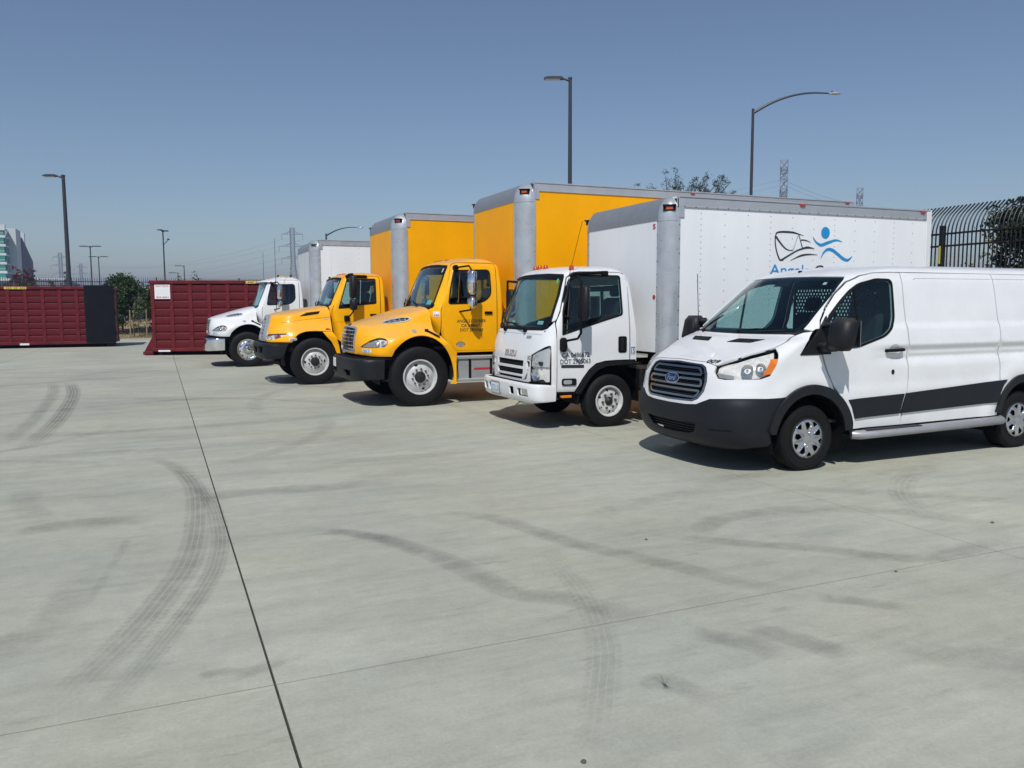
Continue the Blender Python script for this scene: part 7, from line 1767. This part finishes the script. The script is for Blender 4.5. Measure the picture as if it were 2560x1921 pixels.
plant('shrub', 'green shrub growing under the red-leaved tree at far left', 'shrub', (-7.9, 64, .8), blobset(rg, 7, .7, .5, 2.4, .4, .6), 900, .10, 'leaf_green', None, 'shrubs behind the yard', 52)
# right side, behind the steel fence
plant('leafy_tree', 'dense dark leafy tree at the steel fence by the right edge', 'tree', (16.6, 11.0, .3), [(x * .85, y * .9 + .12, (z - 1.47) * .92 + 1.58, a * .85, b * .85, c * .82) for x, y, z, a, b, c in [(0, 0, 3.2, .75, .8, .6), (.3, -.5, 3.55, .55, .5, .42), (-.3, .45, 3.0, .5, .5, .5), (.4, -.7, 2.7, .6, .7, .6), (-.2, .2, 2.35, .55, .6, .45), (.3, .1, 3.75, .35, .3, .33), (-.5, .8, 3.35, .3, .3, .25), (-.2, -.9, 3.2, .6, .5, .6), (-.1, -1.4, 3.1, .7, .6, .8), (0, -2.0, 2.7, .7, .7, .8), (-.5, -.2, 2.8, .6, .6, .6)]], 13000, .05, 'leaf_dark', (2.6, .07), None, 61)
plant('climbing_shrub', 'loose yellow-green shoots between the fence post and the dark leafy tree', 'shrub', (17.2, 12.35, .2), [(0, .25, 2.5, .16, .18, .25), (.05, -.05, 2.85, .22, .25, .2), (0, .55, 2.25, .12, .12, .3), (0, .0, 2.2, .2, .25, .3), (0, -.35, 2.05, .25, .3, .3)], 420, .05, 'leaf_yellowish', (2.2, .012), None, 62)
hb = [(rg.uniform(-.3, .5), y, rg.uniform(1.15, 1.5), .55, .55, .6) for y in np.linspace(-4, 6.0, 34)] + [(rg.uniform(-.3, .5), y, rg.uniform(.6, 1.0), .55, .55, .6) for y in np.linspace(-4, 6.0, 24)]
plant('hedge', 'clipped mixed hedge behind the steel fence above the van roof', 'hedge', (17.3, 9.8, .25), hb, 9000, .055, 'leaf_green', None, None, 63)
# feathery tree rising behind the white box
def feather_tree():
    root = thing('feathery_tree', 'feathery tree crown rising behind the roof of the white logo box', 'tree', (18.15, 25.5, .1)); rng = random.Random(8)
    g = Geo(); v = []; f = []
    g.tube([(0, 0, 0), (.1, 0, 2), (0, .1, 4.0)], .1, 8, radii=[.12, .09, .06])
    bl = []
    for k in range(60):
        a = rng.uniform(0, 6.28); r = 2.05 * math.sqrt(rng.random()); top = Vector((r * math.cos(a), r * math.sin(a), 6.5 - .24 * r * r + rng.uniform(-.75, .22)))
        base = Vector((0, .1, rng.uniform(3.4, 4.2))); path = smooth_path([base, base.lerp(top, .5) + Vector((rng.uniform(-.2, .2), rng.uniform(-.2, .2), .2)), top], 6)
        g.tube(path, .01, 4, radii=[.03 * (1 - i / len(path)) + .004 for i in range(len(path))])
        for q in range(3): bl.append((*(path[-1 - 2 * q] + Vector((rng.uniform(-.1, .1), rng.uniform(-.1, .1), rng.uniform(-.05, .1)))), .12, .12, .10))
    v, f = leaves(bl, 3600, .036, rng, .34, 0.0)
    mk('crown', v, f, 'leaf_dark', root, smooth=0); g.build('trunk', 'bark', root)
feather_tree()

# ------------------------------------------------------------------ lamp posts
def post_geo(h, r0, r1): 
    g = Geo(); g.tube([(0, 0, 0), (0, 0, h * .5), (0, 0, h)], r0, 12, radii=[r0, (r0 + r1) / 2, r1]); return g

def shoebox_post(loc, h, label, arms, r0=.095, ang=0.0, group='area lamp posts', head=.62):
    root = thing('lamp_post', label, 'lamp post', loc, group, ang)
    g = post_geo(h, r0, r0 * .62); g.lathe([(.001, h + .05), (r0 * .75, h + .03), (r0 * .75, h - .05)], (0, 0, 0), 'z', 12); g.build('pole', 'pole_dark', root)
    g = Geo(); g.box(-.18, .18, -.18, .18, 0, .45, .03); g.build('pole_base', 'kerb_concrete', root)
    for sx in arms:
        g = Geo(); g.tube([(0, 0, h - .12), (sx * .18, 0, h - .06), (sx * .36, 0, h - .01)], .05, 8, radii=[.06, .05, .04]); g.build('arm', 'pole_dark', root)
        g = Geo(); x0 = .30; x1 = .30 + head
        a, b = sorted((sx * x0, sx * x1)); g.prism([(sx * x0, h - .04), (sx * (x0 + .08), h + .05), (sx * (x1 - .2), h + .055), (sx * x1, h + .01), (sx * x1, h - .035), (sx * (x0 + .1), h - .05)], 'xz', -.17, .17); g.build('lamp_head', 'pole_dark', root)
        g = Geo(); a, b = sorted((sx * (x0 + .15), sx * (x1 - .04))); g.box(a, b, -.14, .14, h - .062, h - .048, .004); g.build('lens', 'rim_silver', root)
    return root

def cobra_post(loc, h, label, ang, reach, rise, group='street lamps with curved arms', r0=.1):
    root = thing('street_lamp', label, 'street lamp', loc, group, ang)
    g = post_geo(h, r0, r0 * .7); g.build('pole', 'pole_dark', root)
    pts = [(0, 0, h - .22), (reach * .25, 0, h - .22 + rise * .52), (reach * .5, 0, h - .22 + rise * .85), (reach * .75, 0, h - .22 + rise), (reach, 0, h - .22 + rise * .98)]
    g = Geo(); p = smooth_path(pts, 6); g.tube(p, .05, 8, radii=[.075 - .04 * i / len(p) for i in range(len(p))]); g.build('arm', 'pole_dark', root)
    z = h - .22 + rise * .98; g = Geo(); g.lathe([(.001, -.05), (.06, 0), (.085, .14), (.11, .34), (.09, .52), (.03, .62), (.001, .63)], (reach, 0, z), 'x', 12); g.v = [(x, y * 1.25, z + (q - z) * .62 - .01) for x, y, q in g.v]; g.build('lamp_head', 'aluminium', root)
    g = Geo(); g.tube([(reach + .15, 0, z + .04), (reach + .15, 0, z + .12)], .035, 8); g.build('photocell', 'pole_dark', root)
    return root

ca_ = R(-23.6)   # arms across the view
shoebox_post((-4.22, 48.7, 0), 8.55, 'tall dark lamp post with one flat head pointing left, above the left container', (-1,), .13, ca_, head=.70)
shoebox_post((17.28, 33.0, 0), 11.80, 'tall dark lamp post with one flat head, rising behind the tallest yellow box', (-1,), .12, ca_, head=.86)
cobra_post((28.8, 34.55, 0), 11.85, 'tall street lamp with a long curved arm behind the white logo box', R(-22.4), 3.95, 1.02)
cobra_post((15.6, 81.7, 0), 8.85, 'small far street lamp with curved arm above the white worn box', R(-22.5), 3.1, .82, r0=.11)
shoebox_post((-6.98, 108, 0), 8.8, 'far twin-arm lamp post, taller one of the pair left of centre sky', (-1, 1), .10, ca_, head=.95)
shoebox_post((-7.74, 135.7, 0), 9.1, 'far twin-arm lamp post, shorter and farther one of the pair', (-1, 1), .10, ca_, head=1.1)
r_ = shoebox_post((.74, 82.6, 0), 8.75, 'slim far lamp post with a small camera, above the sign-board container', (-1, 1), .085, R(60), head=.45)
g = Geo(); g.tube([(0, -.0, 7.4), (.55, -.2, 7.95)], .03, 6); g.lathe([(.001, .0), (.11, .02), (.11, .12), (.001, .16)], (.55, -.2, 7.9), 'z', 10); g.build('camera_arm', 'pole_dark', r_)
shoebox_post((4.17, 141.4, 0), 8.2, 'short-looking far pole with one arm, right one of two above the maroon container', (-1,), .11, ca_, head=1.1)
shoebox_post((3.74, 163.5, 0), 7.9, 'short-looking far pole with one arm, left one of two above the maroon container', (-1,), .11, ca_, head=1.4)

# ------------------------------------------------------------------ transmission towers and lines
def lattice_tower(loc, H, label, ang=0.0, w0=6.4, w1=1.9, arms=((.62, 4.6), (.77, 5.6), (.92, 4.2)), r=.13):
    root = thing('transmission_tower', label, 'pylon', loc, 'lattice transmission towers', ang)
    def wd(z):
        t = z / H
        return w0 + (w1 - w0) * min(1, t / .55) if t < .55 else w1
    g = Geo(); n = 15; zs = [H * (i / n) ** .92 for i in range(n + 1)]
    for sx in (-1, 1):
        for sy in (-1, 1): g.tube([(sx * wd(z) / 2, sy * wd(z) / 2, z) for z in zs], r, 4)
    g.build('legs', 'galv_lattice', root, 0)
    g = Geo()
    for i in range(n):
        a, b = zs[i], zs[i + 1]; wa, wb = wd(a) / 2, wd(b) / 2
        for s_ in (-1, 1):
            g.tube([(-wa, s_ * wa, a), (wb, s_ * wb, b)], r * .55, 3); g.tube([(wa, s_ * wa, a), (-wb, s_ * wb, b)], r * .55, 3)
            g.tube([(s_ * wa, -wa, a), (s_ * wb, wb, b)], r * .55, 3); g.tube([(s_ * wa, wa, a), (s_ * wb, -wb, b)], r * .55, 3)
            g.tube([(-wb, s_ * wb, b), (wb, s_ * wb, b)], r * .5, 3); g.tube([(s_ * wb, -wb, b), (s_ * wb, wb, b)], r * .5, 3)
    g.build('bracing', 'galv_lattice', root, 0, kind='stuff')
    for (t, L_) in arms:
        for sx in (-1, 1):
            z = H * t; k = wd(z) / 2; g = Geo(); tip = (sx * (k + L_), 0, z + .1)
            for sy in (-1, 1): g.tube([(sx * k, sy * k, z), tip], r * .7, 3); g.tube([(sx * k, sy * k, z + 1.5), tip], r * .6, 3); g.tube([(sx * (k + L_ * .5), sy * k * .5, z), (sx * k, sy * k, z + 1.5)], r * .45, 3)
            ar = g.build('cross_arm', 'galv_lattice', root, 0)
            g = Geo(); g.tube([tip, (tip[0], 0, tip[2] - 2.6)], r * .8, 5); g.build('insulator', 'galv_lattice', ar, 0)
    return root
TW = [((156, 174, 0), 40, 'tall lattice tower beside the curved street lamp', R(48)), ((216.8, 205.5, 0), 40, 'lattice tower partly hidden behind the far end of the white box', R(44)), ((-62.6, 667, 0), 40, 'faint lattice tower left of the far twin-arm lamps, nearer the glass building', R(-10)), ((-62, 831, 0), 40, 'faintest lattice tower, between the tall left lamp post and the twin-arm lamps', R(-10)), ((62.6, 415, 0), 40, 'lattice tower rising behind the worn white box', R(-20))]
for i, (p, h, lb, an) in enumerate(TW):
    if i == 0: t0 = lattice_tower(p, h, lb, an)
    else:
        t1 = copy_tree(t0); t1.location = p; t1.rotation_euler = (0, 0, an); t1['label'] = lb
def wire(a, b, sag, label, r=.035):
    g = Geo(); a, b = Vector(a), Vector(b); g.tube([a.lerp(b, k / 24) - Vector((0, 0, sag * 4 * (k / 24) * (1 - k / 24))) for k in range(25)], r, 3); tag(g.build('power_line', 'galv_lattice', None, 0), label, 'cable', 'power lines')
for k, (t, L_) in enumerate(((.62, 5.5), (.77, 6.5), (.92, 5.1))):
    z = 40 * t - 2.5
    for s_ in (-1, 1):
        d = Vector((math.cos(R(46)), math.sin(R(46)), 0)) * s_ * L_
        lb = ('lowest', 'middle', 'topmost')[k] + (' near-side' if s_ < 0 else ' far-side')
        wire(Vector((156, 174, z)) + d, Vector((216.8, 205.5, z)) + d, 1.2, lb + ' power line between the two towers at right')
        wire(Vector((216.8, 205.5, z)) + d, Vector((420, 300, z)) + d, 5, lb + ' power line leaving the right towers to the right')
        d2 = Vector((math.cos(R(-20)), math.sin(R(-20)), 0)) * s_ * L_
        wire(Vector((156, 174, z)) + d, Vector((62.6, 415, z)) + d2, 7, lb + ' power line from the right tower to the middle tower', .03)
        d3 = Vector((math.cos(R(-10)), math.sin(R(-10)), 0)) * s_ * L_
        wire(Vector((62.6, 415, z)) + d2, Vector((-62.6, 667, z)) + d3, 9, lb + ' power line from the middle tower to the left towers', .04)

# ------------------------------------------------------------------ far building with green glass bands
pmat('facade_white', (.62, .66, .66), .6, var=.05); pmat('facade_shaded_gray', (.13, .15, .165), .7, var=.08, vscale=.3); pmat('band_glass', (.03, .26, .20), .12, coat=.5, var=.25, vscale=.5); pmat('roof_white', (.6, .6, .62), .6); pmat('far_wall', (.22, .225, .26), .8, var=.1, vscale=.1)  # dark facade tone includes painted shade of the sides away from the sun
def glass_building():
    root = thing('office_building', 'far office building with green glass bands at the left edge', 'building', (-34.2, 236.4, 0))
    g = Geo(); g.box(-30, 0, .15, 18, 0, 21.2); g.build('core', 'facade_shaded_gray', root)
    for k in range(9):
        z = 1.2 + k * 2.2
        g = Geo(); g.box(-30, .25, -.1, .4, z, z + .62); g.box(.0, .25, .4, 17.8, z, z + .4); g.build('floor_band', 'facade_white', root)
        for q in range(8):
            x1 = -.05 - q * 3.0; g = Geo(); g.box(x1 - 2.9, x1, .02, .3, z + .63, z + 1.05); g.box(x1 - 2.9, x1, .02, .3, z + 1.2, z + 2.18); w = g.build('window', 'band_glass', root)
            g = Geo(); g.box(x1 - 2.9, x1, -.02, .3, z + 1.06, z + 1.19); g.build('window_bar', 'facade_white', w)
        for q in range(2):
            g = Geo(); g.box(.02, .12, .6 + q * 3.2, 3.6 + q * 3.2, z + .45, z + 2.15); g.build('window', 'band_glass', root)
    g = Geo(); g.box(-30, .3, -.15, 1.2, 20.6, 22.0); g.build('parapet', 'facade_white', root)
    g = Geo(); g.box(-30, 1.2, -2.2, 3, 8.1, 8.7); g.build('canopy', 'facade_white', root)
    g = Geo(); g.box(-12, 1.75, 6, 14, 0, 21.6); g.build('stair_tower', 'facade_white', root)
    g = Geo(); g.prism([(14.2, 0), (34, 0), (34, 14.6), (16, 19.8), (14.2, 20.0)], 'yz', -6, 1.9); g.build('side_wing', 'facade_shaded_gray', root)
    g = Geo(); g.box(-20, .0, 34.3, 36, 0, 22.8); g.build('rear_wing', 'facade_white', root)
glass_building()
def low_building():
    root = thing('warehouse', 'long low gray warehouse beyond the far fence at left', 'building', (-32, 300, 0))
    g = Geo(); g.box(-10, 4.5, 0, 60, 0, 10.4); g.build('wall', 'far_wall', root)
    for k in range(4):
        g = Geo(); g.box(-10, 4.7 - .2 * k, 2 + k * 14, 10 + k * 14, 10.4, 11.0 + .3 * (k % 2)); g.build('roof_unit', 'roof_white', root)
    root2 = thing('wall_panel_building', 'long pale gray building beyond the far fence in the gap between the containers', 'building', (-2, 120, 0))
    g = Geo(); g.box(-22, 30, 0, 12, 0, 3.9); g.build('wall', 'far_wall', root2); g = Geo(); g.box(-22.3, 30.3, -.3, 12.3, 3.9, 4.3); g.build('roof', 'roof_white', root2)
low_building()
# tarp-covered load peeping out between the white cab and its box, seen far behind
def far_loader():
    root = thing('covered_load', 'tan tarp-covered load far behind, between the white cab and its worn box', 'load', (6.6, 46.6, 0))
    g = Geo(); g.box(-1.1, 1.1, -.9, .9, .7, 2.7, .1); g.build('crate', 'charcoal_steel', root)
    g = Geo(); g.lathe([(.001, 3.38), (.5, 3.35), (.95, 3.1), (1.2, 2.7), (1.2, 2.5)], (0, 0, 0), 'z', 18); rn = random.Random(2); g.v = [(x + rn.uniform(-.06, .06), y * .8, z + rn.uniform(-.05, .05)) for x, y, z in g.v]; g.build('tarp', pmat('tan_tarp', (.45, .36, .2), .8, var=.2, vscale=3), root)
    for x in (-.6, .1):
        g = Geo(); g.tube([(x - .3, -1.0, 2.5), (x, -.7, 3.2), (x + .2, 0, 3.42)], .05, 6); g.build('strap', 'flat_black', root)
    for sx in (-.7, .7):
        for sy in (-.6, .6):
            g = Geo(); g.box(sx - .15, sx + .15, sy - .15, sy + .15, 0, .7, .02); g.build('leg', 'frame_black', root)
far_loader()

# ------------------------------------------------------------------ small stones on the concrete
pmat('pebble', (.09, .085, .075), .9)
for k, (x, y, s_, lb) in enumerate(((1.44, 2.62, .012, 'small dark pebble near the bottom edge of the picture'), (6.1, 4.3, .014, 'small dark pebble on the concrete below the van sill'), (3.3, 5.05, .012, 'small dark pebble left of the van shadow'), (4.4, 3.75, .010, 'tiny dark pebble on the right part of the cross joint'))):
    g = Geo(); g.lathe([(.001, s_ * .9), (s_ * .7, s_ * .7), (s_, s_ * .3), (s_ * .8, 0)], (0, 0, 0), 'z', 7); rn = random.Random(k); g.v = [(a * rn.uniform(.8, 1.2), b * rn.uniform(.8, 1.2), c) for a, b, c in g.v]; o = g.build('pebble', 'pebble'); o.location = (x, y, .001); tag(o, lb, 'pebble')

# ------------------------------------------------------------------ haze
HZ = bpy.data.materials.new('haze_air'); HZ.use_nodes = True; hn = HZ.node_tree.nodes; hn.clear()
pv = hn.new('ShaderNodeVolumePrincipled'); pv.inputs['Density'].default_value = .0008; pv.inputs['Color'].default_value = (.50, .60, 1.0, 1); pv.inputs['Anisotropy'].default_value = .45
ho = hn.new('ShaderNodeOutputMaterial'); HZ.node_tree.links.new(pv.outputs[0], ho.inputs['Volume']); MATS['haze_air'] = HZ
g = Geo(); g.box(-1850, 1850, -320, 2650, -1.2, 46); hz = g.build('haze', 'haze_air', None, 0); hz['kind'] = 'stuff'; tag(hz, 'thin pale haze filling the air over the yard', 'haze')
